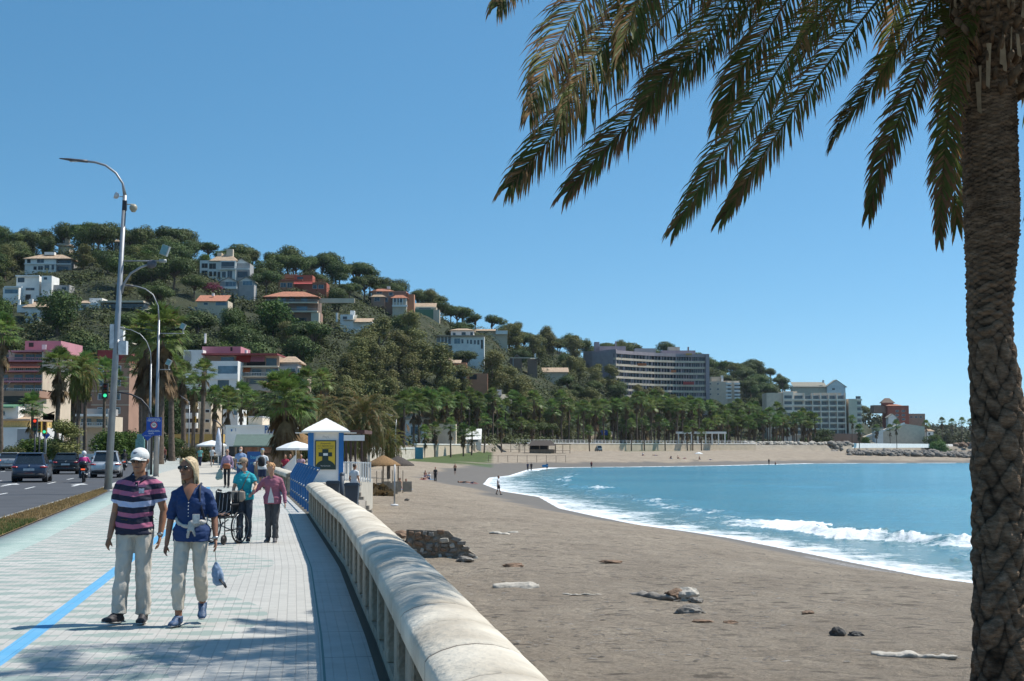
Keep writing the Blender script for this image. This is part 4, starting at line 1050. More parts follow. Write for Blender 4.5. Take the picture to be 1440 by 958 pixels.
house('terracotta_villa', 'terracotta red villa with stacked roof terraces below the ridge pines', HB, *q6(690, 332), E(q6, [
 ('w',548,275,640,332,0,8,PO),('w',638,235,745,332,1,9,PR),('w',690,282,832,332,-1,8,PR),('d',560,283,592,308,0),('d',600,283,628,310,0),('s',545,262,690,272,-.6,1,PR),('b',560,246,640,262,.2,0,PO),('b',692,262,825,278,-.6,0,PO),
 ('s',640,282,830,290,-1.5,-1,PO),('d',752,296,775,318,-1),('d',785,296,815,318,-1),('o',655,245,690,262,1),('a',640,278,750,292,-1,0,AWR),('w',575,225,640,246,4,8,PO),('w',545,312,548,332,0,8,PR)]))
house('apartment_block', 'brown apartment block with terracotta hip roof and long white-edged balconies', 'building', *q6(650, 562), E(q6, [
 ('w',470,362,775,450,1.5,11,PB),('w',525,450,782,562,1.5,11,PBR),('h',462,322,775,362,0,11,TT),('s',470,393,776,401,-.3,1.5,PC),('s',455,446,776,455,-.6,1.5,PC),('s',600,524,742,532,-.3,1.5,PC),
 ('o',540,364,585,392,1.5,0,GB),('o',608,366,640,392,1.5,0,GL),('o',675,368,712,394,1.5,0,GB),('o',530,406,592,436,1.5,0,GL),('o',650,418,712,443,1.5,0,GB),('o',600,470,640,500,1.5,0,GL),('o',655,485,708,520,1.5,0,GL),
 ('b',470,380,776,394,-.25,0,PG),('b',470,432,776,447,-.5,0,PG),('b',600,510,742,525,-.25,0,PG),('w',738,455,784,562,0,4,PC),('w',775,365,985,392,4,5,PC)]))
house('brick_villa', 'tan brick villa with stacked tiled roofs and white framed bay windows on the ridge end', HB, *qA(330, 168), E(qA, [
 ('w',200,40,435,168,2,10,PBR),('h',197,20,345,42,2,8,TT),('h',345,34,440,52,2.5,9,TT),('w',200,82,292,150,0,3,PBR),('h',195,64,292,83,0,3,TN),('w',345,90,440,168,-.5,3,PC),('h',338,70,442,92,-.5,3,TT),
 ('d',222,86,258,113,0),('d',285,88,310,115,2),('d',318,50,344,72,2),('d',235,40,270,56,2),('d',355,96,375,120,-.5,8,FRW,GL),('d',382,98,410,122,-.5,8,FRW,GL),('p',350,96,436,140,-1,5,PW),('s',343,140,446,152,-1.3,-.5,PW),('w',440,60,486,168,3,9,PO),('c',300,5,322,22,4,5,PW),('c',410,36,420,60,4,5,PW)]))
house('green_terrace_house', 'low tan-roofed house behind a long green terrace front right of the brick villa', HB, *qA(560, 206), E(qA, [
 ('w',445,168,622,206,0,6,GREENP),('k',480,112,636,160,2,9,TN),('w',500,150,640,170,2,8,PC),('w',620,172,662,206,-.5,5,PC),('b',445,150,620,168,0,0,RAIL),('o',520,156,600,168,2)]))
house('odd_roofed_villa', 'white villa with tumbling tan roofs and slim chimney beside a pink bougainvillea', HB, *q6(985, 548), E(q6, [
 ('w',910,468,985,548,0,7,PW),('w',985,508,1096,548,1,8,PW),('k',930,462,1000,500,-.5,6,TG),('k',990,480,1098,512,-.5,7,TN),('c',884,458,895,512,0,.8,PW),('c',962,440,988,478,3,5,PW),('d',925,480,950,496,0)]))
house('white_villa', 'bright white villa with columned porch and tan roof edges in mid slope', HB, *qA(800, 442), E(qA, [
 ('w',735,302,890,350,3,10,PW),('w',745,348,962,442,1,10,PW),('w',640,350,745,442,2,8,PG),('h',733,288,892,304,3,10,TN),('s',640,342,962,350,0,3,TN),('d',748,322,768,341,3),('d',808,318,836,341,3),('d',867,318,885,341,3),
 ('o',680,364,700,402,2),('o',706,364,738,402,2),('p',668,352,740,410,.8,4,PW),('s',668,402,745,410,.6,2,PW),('d',760,364,800,398,1,8,FRW,GB),('d',808,368,822,396,1),('d',845,372,856,397,1),('d',866,372,880,400,1),('d',892,374,906,402,1),('d',915,374,930,404,1),('o',940,372,953,432,1,0,DK),('b',640,400,745,412,1.2,0,RAIL)]))
house('ridge_roof_house', 'low house with long tan roof and white wall end, right of the bright white villa', HB, *qA(1010, 342), E(qA, [
 ('k',895,292,1040,312,0,8,TN),('w',905,310,1118,342,1,8,PC),('w',1040,312,1120,336,-.5,6,PW),('d',960,318,980,330,1)]))
house('orange_house', 'orange house with glazed lower floor half hidden between pines above the palms', HB, *qA(790, 646), E(qA, [
 ('w',758,524,842,600,2,9,PO),('w',690,598,842,646,0,9,PG),('h',650,488,765,525,3,10,TN),('k',755,500,805,528,1,8,TN),('s',688,590,845,600,-.6,1,PW),('o',695,602,750,642,0,0,GL),('o',760,602,835,642,0,0,GB),('w',842,600,985,660,1,6,PO),('o',862,605,912,640,1,0,DK),('d',775,545,800,562,2)]))
house('grey_roof_house', 'cream house with grey hip roof just behind the palm row', HB, *qA(1070, 858), E(qA, [
 ('w',980,802,1150,858,0,9,PC),('h',990,738,1162,804,0,9,TG),('c',1043,708,1078,745,3,5,PW),('d',988,812,1001,842,0),('d',1055,814,1068,836,0),('d',1105,814,1120,836,0)]))
house('brown_turret_house', 'brown walled house with small turrets and white mast among dark trees', HB, *qA(1220, 560), E(qA, [
 ('w',1135,490,1215,560,0,7,PB),('w',1255,500,1320,560,2,8,PB),('g',1165,470,1200,492,0,4,TG,PB),('c',1305,462,1312,520,2,2.6,PW),('s',1130,492,1320,498,-.3,0,PC),('c',1154,500,1160,592,-.6,-.2,PG)]))
house('low_tan_roof_house', 'tan roofed house alone in trees left of the curved hotel', HB, *qH(185, 352), E(qH, [
 ('w',105,325,262,352,1,7,PC),('k',100,296,270,330,0,8,TN)]))
house('turret_white_house', 'tiny pale turret house on the wooded slope above the tan roofed one', HB, *qH(46, 300), E(qH, [
 ('w',22,250,62,300,0,5,PG),('h',20,238,64,252,0,5,TG),('c',52,214,60,240,2,3,PW)]))
house('ridge_top_house', 'small tan-roofed house among the topmost pines at left', HB, *q4(285, 470), E(q4, [
 ('w',262,455,312,470,0,6,PC),('h',258,448,315,464,0,6,TN),('c',284,418,302,448,2,4,PC)]))
house('ridge_top_house', 'pale house with tan hip roof just right of the tall lamp on the ridge', HB, *q4(540, 478), E(q4, [
 ('w',512,445,580,478,0,6,PC),('h',508,426,584,446,0,6,TN),('d',530,452,545,466,0)]))

# ---- curved hotel: concave slab of eight balcony storeys
Yh = 790.0; kh = Yh / F
hb = at(866, 566, Yh); hot = thing('curved_hotel', (0, 0, 0), 'long grey-mauve curved hotel with bands of balconies above the palms', 'hotel')
ptsF = [(866, 780), (890, 791), (920, 802), (950, 809), (975, 812), (996, 812)]
def FP(i): u, Y = ptsF[i]; return Vector((X_at(u, Y), Y, 0))
zt = at(866, 493.5, 780).z; zb_ = at(866, 566, 780).z; nF = 8; dz = (zt - zb_ - 1.2) / nF
hot.location = Vector((FP(2).x, FP(2).y + 8, zb_)); O = hot.location
def ribbon(a0, a1, z0, z1, name, m, parent, i0=0, i1=5):
    """wall ribbon following the curve between depths a0 and a1 behind the balcony front"""
    mb = MB(); V = []
    for i in range(i0, i1 + 1):
        t = (FP(min(i+1, 5)) - FP(max(i-1, 0))).normalized(); n = Vector((-t.y, t.x, 0)); q = FP(i)
        for a_ in (a0, a1):
            for z_ in (z0, z1): p = q + n * a_ - O; p.z = z_; V.append(p)
    for i in range(i1 - i0):
        b0 = 4*i; b1 = b0 + 4
        mb.add([], [])
        for f in ((b0, b1, b1+1, b0+1), (b0+2, b0+3, b1+3, b1+2), (b0+1, b1+1, b1+3, b0+3), (b0, b0+2, b1+2, b1)): mb.f.append(f); mb.m.append(0); mb.sm.append(False)
    mb.v = [tuple(p) for p in V]; e = 4*(i1-i0)
    for f in ((0,1,3,2), (e, e+2, e+3, e+1)): mb.f.append(f); mb.m.append(0); mb.sm.append(False)
    return mb.build(name, m, parent)
ribbon(1.6, 17, -6, zt - zb_ - .3, 'wall', PM, hot)
dv = MB()
for k in range(nF):
    z0 = dz * k
    f = ribbon(1.45, 1.62, z0 + .2, z0 + dz - .1, 'glazing', GL, hot)
    sl_o = ribbon(0, 1.7, z0 - .25, z0 + .95, 'balcony', PC if True else PW, hot)
    rr2 = random.Random(k)
    for i in range(5):
        a, b_ = FP(i), FP(i+1)
        for j in range(7):
            q = a.lerp(b_, j / 7) - O
            mb = dv; w_ = rr2.choice((.12, .12, .5, .9))
            dv.box(q.x, q.x + w_, q.y + .5, q.y + 1.5, z0 + .96, z0 + dz - .26)

tag(dv.build('partition', PM, hot), kind='stuff')
ribbon(-.1, 2.0, dz*nF - .25, dz*nF + 1.6, 'parapet', PM, hot)
def hotbox(name, u0, v0, u1, v1, Y, D, m):
    mb = MB(); a = at(u0, v1, Y) - O; b_ = at(u1, v0, Y) - O; mb.box(a.x, b_.x, a.y, a.y + D, a.z, b_.z); return mb.build(name, m, hot)
sidew = MB(); a = FP(0) - O; sidew.prism([(a.x - .02, a.y + .1), (a.x + .6, a.y + 2.0), (a.x - 6, a.y + 26), (a.x - 17.0, a.y + 20)][::1], -8, zt - zb_ + 1.2 - 0.3); sidew.build('end_wall', PM, hot)
hotbox('stair_tower', 836, 481, 843, 498, 800, 6, PM); hotbox('roof_plant', 843, 487, 880, 495, 795, 8, PM); hotbox('roof_plant', 893, 490, 922, 496, 806, 8, PG); hotbox('roof_plant', 930, 493, 978, 500, 820, 8, PM)
hotbox('roof_plant', 940, 488, 956, 494, 824, 6, PC); hotbox('roof_plant', 865, 480, 867, 494, 800, 1, PM); hotbox('roof_plant', 967, 488, 969, 494, 812, 1, PM)
hotbox('awning', 897, 511, 909, 514.5, 789, 1, AWO); hotbox('awning', 944, 520.5, 951, 524, 803, 1, AWO); hotbox('awning', 961, 537, 976, 541, 807, 1, AWR); hotbox('awning', 965, 497, 973, 499, 809, 1.5, mat('awning_yellow', (.6, .36, .08)))
hotbox('end_pier', 993, 498, 997.5, 566, 811, 10, PM)
BUILD_BOX.append((827, 490, 997, 545, 780))
# ---- tan block, white hotel, gabled houses, red buildings
house('tan_flats', 'small tan block of flats with white balconies right of the curved hotel', 'building', *qH(1250, 500), E(qH, [
 ('w',1147,390,1275,500,0,12,PC),('w',1262,385,1352,500,1.5,10,PC),('w',1178,358,1235,391,3,10,PC),('w',1238,350,1252,391,2,4,PW)] +
 [('s',1264,y,1300,y+11,-.2,1.5,PW) for y in (398,420,444,468,488)] + [('s',1318,y,1354,y+11,-.2,1.5,PW) for y in (398,420,444,468,488)] +
 [('o',1266,y,1298,y+9,1.5) for y in (411,434,458,478)] + [('o',1320,y,1352,y+9,1.5) for y in (411,434,458,478)] +
 [('d',x,y,x+12,y+9,0) for x in (1160,1208) for y in (400,434,466)]), Y=850)
wh = [('w',300,238,386,480,0,14,PC),('w',386,232,440,480,-1,14,PW),('w',436,238,500,480,.5,14,PW),('w',498,250,720,480,1.5,14,PG),('w',733,270,778,480,-1,14,PC),('w',772,272,806,480,1.5,12,PG),('w',560,236,706,250,4,12,PC),('w',400,228,470,240,4,12,PC)]
for k in range(7):
    y = 252 + k * 31
    wh += [('s',386,y+18,500,y+26,-1.4,.5,PW), ('o',392,y,432,y+16,-1), ('o',448,y,492,y+17,.5)]
    for j in range(5):
        x = 500 + j * 43.5
        wh += [('s',x,y+19,x+41,y+27,-.3,1.5,PW), ('o',x+5,y+2,x+34,y+18,1.5)]
    wh += [('s',774,y+18,806,y+27,-.4,1.5,PW), ('o',777,y+3,803,y+17,1.5)]
for j in range(6): wh.append(('w', 498 + j*43.5, 238, 503 + j*43.5, 470, -.4, 1.6, PW))
wh += [('w',520,455,800,480,-3,2,PBR)]
PWC = plaster('plaster_warm_white', (.74,.65,.54)); wh = [tuple(PWC if q is PW else q for q in e_) for e_ in wh]
house('beachfront_hotel', 'white and tan eight-storey hotel with a grid of balconies above the rocky shore', 'hotel', *qK(550, 480), E(qK, wh), Y=770)
house('gabled_hilltop_house', 'pale blue-white gabled houses on the hilltop behind the grid-balconied hotel', HB, *qK(600, 242), E(qK, [
 ('w',440,200,620,242,2,12,PC),('k',440,176,620,205,1,12,TG),('w',618,205,716,242,0,10,PW),('g',614,166,722,206,0,10,TG,PW),('o',645,212,660,222,0),('c',600,168,610,182,4,5,PW)]), Y=1120)
house('red_brick_building', 'red brick building with small pyramid-roofed tower on the point', 'building', *qK(980, 405), E(qK, [
 ('w',942,305,1055,405,0,14,PR),('w',878,302,944,345,4,14,PBR),('w',926,288,982,306,4,9,PR),('h',922,264,986,289,4,9,PB),('w',1055,348,1145,410,2,12,PBR),('h',940,296,1020,306,0,10,TT)] +
 [('d',x,y,x+16,y+9,0) for x in (985,1018) for y in (330,352,374)] + [('d',x,362,x+14,370,2) for x in (1065,1090,1115)]), Y=960)
house('white_cottage', 'small white gabled cottage below the red brick building', HB, *qK(965, 392), E(qK, [('w',945,368,988,392,0,6,PW),('g',941,348,992,369,0,6,TG,PW)]), Y=930)
# sloping retaining wall up to the point
rw = thing('ramp_wall', at(1225, 618, 905), 'tan retaining wall with a white-edged ramp climbing to the point', 'wall')
O2 = Vector(rw.location); a = at(1218, 615, 905) - O2; b_ = at(1272, 596, 905) - O2; c_ = at(1300, 600, 905) - O2; d_ = at(1302, 622, 905) - O2
mb = MB(); prof = [(a.x, -5), (a.x, a.z), (b_.x, b_.z), (c_.x, c_.z), (d_.x, -5)]
mb.add([(x, 0, z) for x, z in prof] + [(x, 16, z) for x, z in prof], [(0,1,2,3,4)[::-1], (5,6,7,8,9)] + [(i, i+5, (i+1)%5+5, (i+1)%5) for i in range(5)]); mb.build('wall_body', PC, rw)
mb = MB(); mb.bar(Vector((a.x,-.3,a.z+.3)), Vector((b_.x,-.3,b_.z+.3)), .5, 1.2); mb.build('parapet', PW, rw)
house('gatehouse', 'small white flat hut at the foot of the ramp', 'hut', 1238, 617, [('w',1230,603,1242,617,0,6,PW),('s',1229,601.5,1243,603.5,-.5,6,PG),('d',1232,606,1236,611,0)], Y=880)
house('roadside_villa', 'grey-white house half hidden by palms at the far right of the point', HB, *qK(1165, 480), E(qK, [('w',1150,440,1185,480,0,8,PW),('h',1146,430,1190,441,0,8,TN),('d',1158,450,1168,462,0)]), Y=930)

# ---- near town at left
t1 = [('w',95,250,318,322,3,14,PP),('s',40,318,322,328,-.5,14,PP)]
for k, (y, c1) in enumerate(((322,PP),(384,PP),(448,PC),(512,PC))):
    t1 += [('w',-60,y,250,y+64,2.5,14,PC),('s',-60,y+58,252,y+66,-.6,2.5,c1 if k != 2 else PP)]
    for x in (-50, 40, 110, 170): t1 += [('o',x,y+14,x+52,y+54,2.5,0,GL if (x+k)%3 else GB)]
    t1 += [('b',-60,y+40,250,y+58,-.4,0,RAIL if k%2 else PP)]
t1 += [('a',0,388,245,424,0,0,PR),('d',118,262,150,288,3,8,PP,DK),('w',205,275,230,305,2.6,3.0,FRW),('w',250,322,256,560,-.5,2,PC),('w',-60,560,250,930,2,14,PC)]
house('pink_apartments', 'pink-topped apartment building with wide balconies behind the leftmost palms', 'building', *q5(120, 930), E(q5, t1), Y=215, pad=0)
t2 = [('w',555,392,782,940,0,12,PBR),('w',480,500,556,940,1,12,PBR),('w',560,310,770,392,2,12,PDR),('s',550,385,785,394,-.3,12,PR),('c',665,160,705,300,3,4,PW),('w',655,260,760,312,3,8,PC)]
for y in (415, 500, 585, 670): t2 += [('d',595,y,622,y+34,0),('d',700,y,728,y+34,0),('s',552,y-20,785,y-15,-.1,0,PC)]
for y in (505, 588): t2 += [('d',508,y,546,y+34,1)]
house('brick_apartments', 'reddish brown brick apartment block with small white windows behind the tall lamp post', 'building', *q5(640, 930), E(q5, t2), Y=205)
house('balcony_house', 'low cream house with broad white balcony in front of the brick flats', 'building', *q5(560, 900), E(q5, [
 ('w',475,720,642,900,1,8,PC),('s',470,708,645,722,-.8,1,PW),('w',480,672,625,712,2,7,PG),('o',480,735,540,778,1),('o',575,738,635,776,1),('s',470,778,645,790,-.8,1,PC),('b',470,760,645,778,-.7,0,RAIL),('g',590,840,640,880,-1,1,TN,PW),('w',590,878,640,900,-1,1,PW)]), Y=180)
house('green_roofed_house', 'low building with pale green roof and dark glass front at far left', 'building', *q5(60, 760), E(q5, [
 ('w',-60,560,190,600,3,10,PBR),('o',-60,592,165,632,3,0,DK),('k',-60,628,95,662,-1,6,GREENP),('w',-60,660,110,760,0,8,PW),('d',0,690,30,716,0),('w',100,640,215,760,3,10,PC),('k',40,680,215,742,-1,8,TN),('w',120,700,215,800,2,8,PC)]), Y=190, sink=12)
house('yellow_wall_house', 'yellow and white low house behind the hedge at far left', 'building', *q5(90, 900), E(q5, [('w',-60,745,182,790,0,8,mat('plaster_yellow', (.55,.38,.14))),('s',-60,738,185,748,-.4,8,PT),('w',-60,790,260,900,-1,8,PW),('w',130,800,250,880,-1.5,-1,PG)]), Y=170)
t6 = [('w',62,52,182,300,1,10,PW),('w',70,60,110,120,.8,1.0,PG),('w',156,24,395,80,4,14,PP),('s',180,74,642,84,0,12,PDR),('w',180,84,640,150,3,12,PT),('w',236,128,422,300,-3,6,PW),('o',302,158,420,208,-3,0,GB),('s',236,205,424,240,-3.2,-2.9,PW),('o',302,244,370,290,-3),
 ('o',280,92,360,122,3,0,GB),('a',378,84,466,124,3,0,AWR),('a',468,86,552,120,3,0,mat('awning_pink', (.5,.22,.27))),('o',560,100,625,148,3,0,GL),('o',440,120,555,150,3,0,DK),('s',418,148,642,158,1.2,3,PC),('w',420,158,642,300,3,12,PG),('a',420,158,466,186,3,0,AWO),
 ('o',475,168,530,210,3,0,GL),('o',560,165,636,212,3,0,GB),('b',440,190,642,212,1.3,0,RAIL),('s',418,210,642,218,1.2,3,PC),('o',440,225,630,260,3,0,GL),('w',640,150,760,300,2,10,PG),('d',690,165,745,186,2),('b',642,182,752,200,1,0,DK),('s',640,200,756,212,.8,2,PC),('w',756,162,812,300,1,9,PT),('d',762,170,775,196,1),('h',635,80,756,122,4,10,TN),('w',640,118,750,150,4,9,PG),
 ('d',330,28,345,52,4,8,PP,DK),('c',425,48,438,75,3,4,PW),('c',160,-60,170,0,5,5.5,PW)]
house('pink_and_white_flats', 'flats with pink penthouse, white box balcony and red awnings behind the palm avenue', 'building', *q7(420, 700), E(q7, t6), Y=270, sink=4)
t7 = [('w',85,370,235,700,1,10,PC)]
for y in (380, 440, 500): t7 += [('s',85,y,160,y+34,-.5,1,PW),('o',90,y+36,155,y+58,1),('d',200,y+40,225,y+56,1)]
t7 += [('w',0,570,330,625,-2,0,mat('plaster_ochre', (.52,.34,.10))),('w',300,415,392,620,2,10,PW),('d',365,395,388,450,2,8,FRW,GB),('w',-20,620,330,700,-1,0,PG)]
house('ochre_flats', 'cream flats with white balconies and an ochre ground-floor wall behind the palm trunks', 'building', *q7(160, 700), E(q7, t7), Y=240)
# restaurant with blue lettering
house('restaurant', 'white flat-roofed restaurant with blue lettering on its parapet', 'restaurant', 358, 645, [('w',317,600,399,645,0,9,PW),('w',343,586,363,601,2,6,PC),('s',342.5,585,363.5,587,1.9,6.1,PG),('s',317,598,399,600.5,-.1,9,PW),('o',322,628,395,643,0,0,DK),
 ('d',324,604,327,607,0,8,PW,mat('lettering_blue', (.03,.12,.3))),('d',330.5,602.5,332,607,0,8,PW,MATS['lettering_blue'])], Y=134, sink=1)
rest = [o for o in bpy.data.objects if o.name == 'restaurant'][0]
text_mesh('Príncipe', .95, MATS['lettering_blue'], 'lettering', rest, ((386-358)*.067, -.12, (645-605)*.067), bold=.03, sx=.62)
# tall white slab house left of the restaurant removed from sight lines
# ================================================================ planting the hill
used = []
def clear_of(u, v0, v1, hw, Y, strict=True):
    for a0, b0, a1, b1, Yb in BUILD_BOX:
        if Y < Yb + 3 and u + hw > a0 + 2 and u - hw < a1 - 2 and v1 > b0 + 1 and v0 < b0 + (b1 - b0) * .72: return False
    return True
def blocked(u, v, Y, pad=6):      # inside a building
    for a0, b0, a1, b1, Yb in BUILD_BOX:
        if Yb - 1 < Y < Yb + 12 and a0 - pad < u < a1 + pad: return True
    return False
def ordw(i): return ['first','second','third','fourth','fifth','sixth','seventh','eighth','ninth','tenth','eleventh','twelfth','thirteenth','fourteenth','fifteenth','sixteenth','seventeenth','eighteenth','nineteenth','twentieth'][i] if i < 20 else None
trees = []     # (kind, loc, scale, u, v_top)
def put(kind, p, s, force=False):
    u, v = proj(p); vt = v - kind.H * s * F / p.y; hw = kind.W * s * 0.42 * F / p.y
    if not force and (not clear_of(u, vt, v, hw, p.y) or blocked(u, v, p.y)): return False
    if not force:
        for q in used:
            if (q[0]-p.x)**2 + (q[1]-p.y)**2 < (q[2] + kind.W * s * .36)**2 * 0.28: return False
    used.append((p.x, p.y, kind.W * s * .36)); trees.append((kind, p, s, u, vt)); return True
_hit = hit
def hit(u, v, y0=60, y1=2400):
    p = _hit(u, v, y0, y1); yr = float(np.interp(u, [h[0] for h in HILL], [h[2] for h in HILL]))
    if p is None or p.y > yr + 40: Y = yr - 12; X = X_at(u, Y); p = Vector((X, Y, hz(X, Y)))
    return p
# specific trees the photo shows
for u, v, s in ((327, 446, .95), (341, 466, 1.1), (163+0, 428, .75), (520, 430, .8), (436, 385, .8)):
    p = hit(u, v)
    if p: put(CYP, p, s, True)
p = hit(383, 487); put(BROAD[0], p, 2.5, True)
p = hit(80, 470); put(BROAD[2], p, 2.0, True)
for u, v in ((545,560),(590,545),(505,548),(620,562),(575,500),(535,520),(650,566),(840,552),(858,560),(905,590),(945,592),(925,585),(1215,590),(1208,600)):
    p = hit(u, v) or gp(u, 620, 1)
    if p: put(EUC[R.randrange(3)], p, R.uniform(1.1, 1.5), True)
# ridge pines along the skyline
u = -30
while u < 1105:
    yr = np.interp(u, [h[0] for h in HILL], [h[2] for h in HILL]); Y = yr + R.uniform(-22, 8); X = X_at(u, Y)
    k = R.choice(PINES) if u < 700 or R.random() < .5 else R.choice(EUC[:2] + [BROAD[2]] + PINES)
    s = R.uniform(1.25, 1.7) * (1.0 if k.H < 10 else .62) * (1.0 if u < 700 else .95)
    if put(k, Vector((X, Y, hz(X, Y))), s, force=True): pass
    u += (k.W * s * F / Y) * R.uniform(.5, .8)
nr = len(trees)
# slope trees
tries = 0; bt = random.Random(21)
while len(trees) < 420 and tries < 20000:
    tries += 1
    u = bt.uniform(-30, 1110); f = bt.random() ** 0.9
    yf = np.interp(u, [h[0] for h in HILL], [h[1] for h in HILL]); yr = np.interp(u, [h[0] for h in HILL], [h[2] for h in HILL])
    Y = yf + (yr - yf) * f; X = X_at(u, Y); p = Vector((X, Y, hz(X, Y)))
    w_ = bt.random()
    if 690 < u < 835: k = EUC[bt.randrange(3)] if w_ < .6 else PINES[bt.randrange(6)]; s = bt.uniform(1.0, 1.4)
    elif 470 < u < 650 and f < .45: k = EUC[bt.randrange(3)]; s = bt.uniform(1.0, 1.3)
    else:
        k = PINES[bt.randrange(6)] if w_ < .72 else (BROAD[bt.randrange(3)] if w_ < .93 else EUC[bt.randrange(3)]); s = bt.uniform(1.1, 1.75) * (.65 if k.H > 10 else 1)
        s *= 1 + .25 * (Y > 850)
    put(k, p, s)
def area(u, v):
    for lim, nm in ((110, 'by white villas'), (260, 'by the long villa'), (360, 'by the white mansion'), (460, 'by brown apartments'), (560, 'by the brick villa'), (680, 'by the columned villa'), (830, 'left of curved hotel'), (1000, 'behind curved hotel')):
        if u < lim: return nm
    return 'right of curved hotel'
DESC = {'stone_pine': ('umbrella pine', 'stone pines on the hill'), 'broadleaf_tree': ('round green tree', 'broadleaf trees on the hill'), 'eucalyptus_tree': ('loose olive-brown tree', 'eucalyptus trees on the hill'), 'cypress': ('narrow dark cypress', 'cypresses on the hill')}
groups = {}
for t in trees:
    yr = np.interp(t[3], [h[0] for h in HILL], [h[2] for h in HILL])
    lvl = 'on skyline' if t[1].y > yr - 25 else ('high up' if t[1].y > yr - 110 else 'lower down')
    groups.setdefault((t[0].name, lvl, area(t[3], t[4])), []).append(t)
for (nm, lvl, ar), L in groups.items():
    L.sort(key=lambda t: t[3])
    for i, (k, p, s, u, vt) in enumerate(L):
        d_, g = DESC[nm]
        lab = f'{d_} {lvl} {ar}' + ('' if len(L) == 1 else f', {ordw(i)} from left' if ordw(i) else f', {ordw(len(L)-1-i)} from right')
        wd = 1.4 if nm == 'eucalyptus_tree' else 1.0
        k.place(p - Vector((0, 0, .3)), (s * wd * R.uniform(.9, 1.1), s * wd * R.uniform(.9, 1.1), s * R.uniform(.9, 1.12)), lab, 'tree', g)
# undergrowth on the slope
rg = np.random.RandomState(5); n = 4200
u_ = rg.uniform(-60, 1130, n); f_ = rg.rand(n) ** .8
yf = np.interp(u_, [h[0] for h in HILL], [h[1] for h in HILL]); yr = np.interp(u_, [h[0] for h in HILL], [h[2] for h in HILL])
Y_ = yf - 25 + (yr - yf + 25) * f_; X_ = X_at(u_, Y_); Z_ = height(X_, Y_)
ok = np.array([not blocked(a_, 0, c_, 1) for a_, c_ in zip(u_, Y_)])
cl = [((x, y, z + .4), (r_, r_, r_ * .8)) for x, y, z, r_ in zip(X_[ok], Y_[ok], Z_[ok], rg.uniform(1.6, 4.2, ok.sum()))]
V, Q = leaves(rg, cl, 330000, (.22, .55), upb=.5, fill=.03, jit=.3)
tag(link('undergrowth', npmesh('undergrowth', V, Q, L_bush)), 'dense green scrub covering the slope between the trees and villas', 'undergrowth', kind='stuff')
# far wooded rise past the point
rg = np.random.RandomState(6); n = 520
u_ = rg.uniform(1222, 1500, n); Y_ = rg.uniform(1020, 1900, n); X_ = X_at(u_, Y_); Z_ = height(X_, Y_)
cl = [((x, y, z + 3), (r_, r_, r_ * .9)) for x, y, z, r_ in zip(X_, Y_, Z_, rg.uniform(4, 9, n))]
V, Q = leaves(rg, cl, 34000, (.9, 1.9), upb=.2, fill=.05)
tag(link('far_wood', npmesh('far_wood', V, Q, L_bush)), 'distant mass of trees on the low hills past the point', 'woodland', kind='stuff')

# ================================================================ palms
PG_ = 'palms of the left avenue'
av = [  # u, base v, top v, Y, crown, cs, r, label
 (4, 445, 127, 1, 1.07, 0.26, 'tall fan palm cut by the left edge of the picture'),
 (84, 492, 132, 1, 1.16, 0.24, 'broad-crowned fan palm with brown skirt in front of the pink apartments'),
 (122, 500, 160, 0, 1.12, 0.22, 'fan palm close left of the brick flats, just right of the broad-crowned one'),
 (149, 506, 167, 2, 1.03, 0.20, 'thinner fan palm directly left of the tall lamp post'),
 (163, 521, 189, 0, 1.03, 0.20, 'small-headed fan palm rising behind the tall lamp post'),
 (48, 556, 162, 2, 1.03, 0.20, 'low fan palm among bushes before the green roofed house'),
 (208, 452, 153, 3, 1.85, 0.50, 'massive shaggy fan palm with thick trunk behind the blue speed sign'),
 (226, 434, 143, 3, 1.85, 0.50, 'tallest shaggy fan palm of the avenue, behind the blue speed sign'),
 (200, 500, 182, 1, 1.19, 0.34, 'shaggy fan palm leaning out left of the two massive ones'),
 (243, 500, 173, 3, 1.10, 0.38, 'fan palm with browned skirt just right of the massive pair'),
 (259, 512, 187, 1, 1.14, 0.34, 'fan palm with green crown, second right of the massive pair'),
 (274, 530, 213, 1, 1.06, 0.30, 'shorter fan palm between two green-crowned ones of the avenue'),
 (287, 508, 196, 0, 1.10, 0.34, 'upright fan palm before the ochre wall, with clean trunk'),
 (304, 545, 199, 0, 1.06, 0.34, 'thick-trunked fan palm beside the thin black lamp arm'),
 (322, 548, 178, 0, 1.03, 0.22, 'fan palm rising behind the left end of the restaurant'),
 (341, 540, 194, 2, 1.12, 0.20, 'fan palm above the middle of the restaurant roof'),
 (358, 552, 216, 0, 1.12, 0.20, 'smaller fan palm above the beige box of the restaurant'),
 (432, 520, 227, 1, 1.29, 0.20, 'fan palm behind the round-crowned palm, against the tan house'),
 (455, 522, 232, 0, 1.20, 0.20, 'fan palm standing left of the olive-brown trees'),
 (415, 535, 205, 2, 1.12, 0.20, 'fan palm crown peeping over the round-crowned palm')]
for u, vt, Y, cr_, cs, r_, lab in av:
    X = X_at(u, Y); H = CH + (628 - vt) / F * Y - 1.15 * cs
    fan_palm((X, Y, 0), H + .0, lab, PG_, cr_, cs, r_)
fan_palm((X_at(401, 93), 93, 0), CH + (628-531)/F*93 - 1.2, 'round-crowned green fan palm with reddish trunk over the green-roofed bar', 'palms around the beach bar', 3, 1.25, .22)
fan_palm((X_at(410, 98), 98, 0), CH + (628-540)/F*98 - 1.2, 'leaning second trunk of fan palm right behind the round-crowned one', 'palms around the beach bar', 1, 1.2, .2)
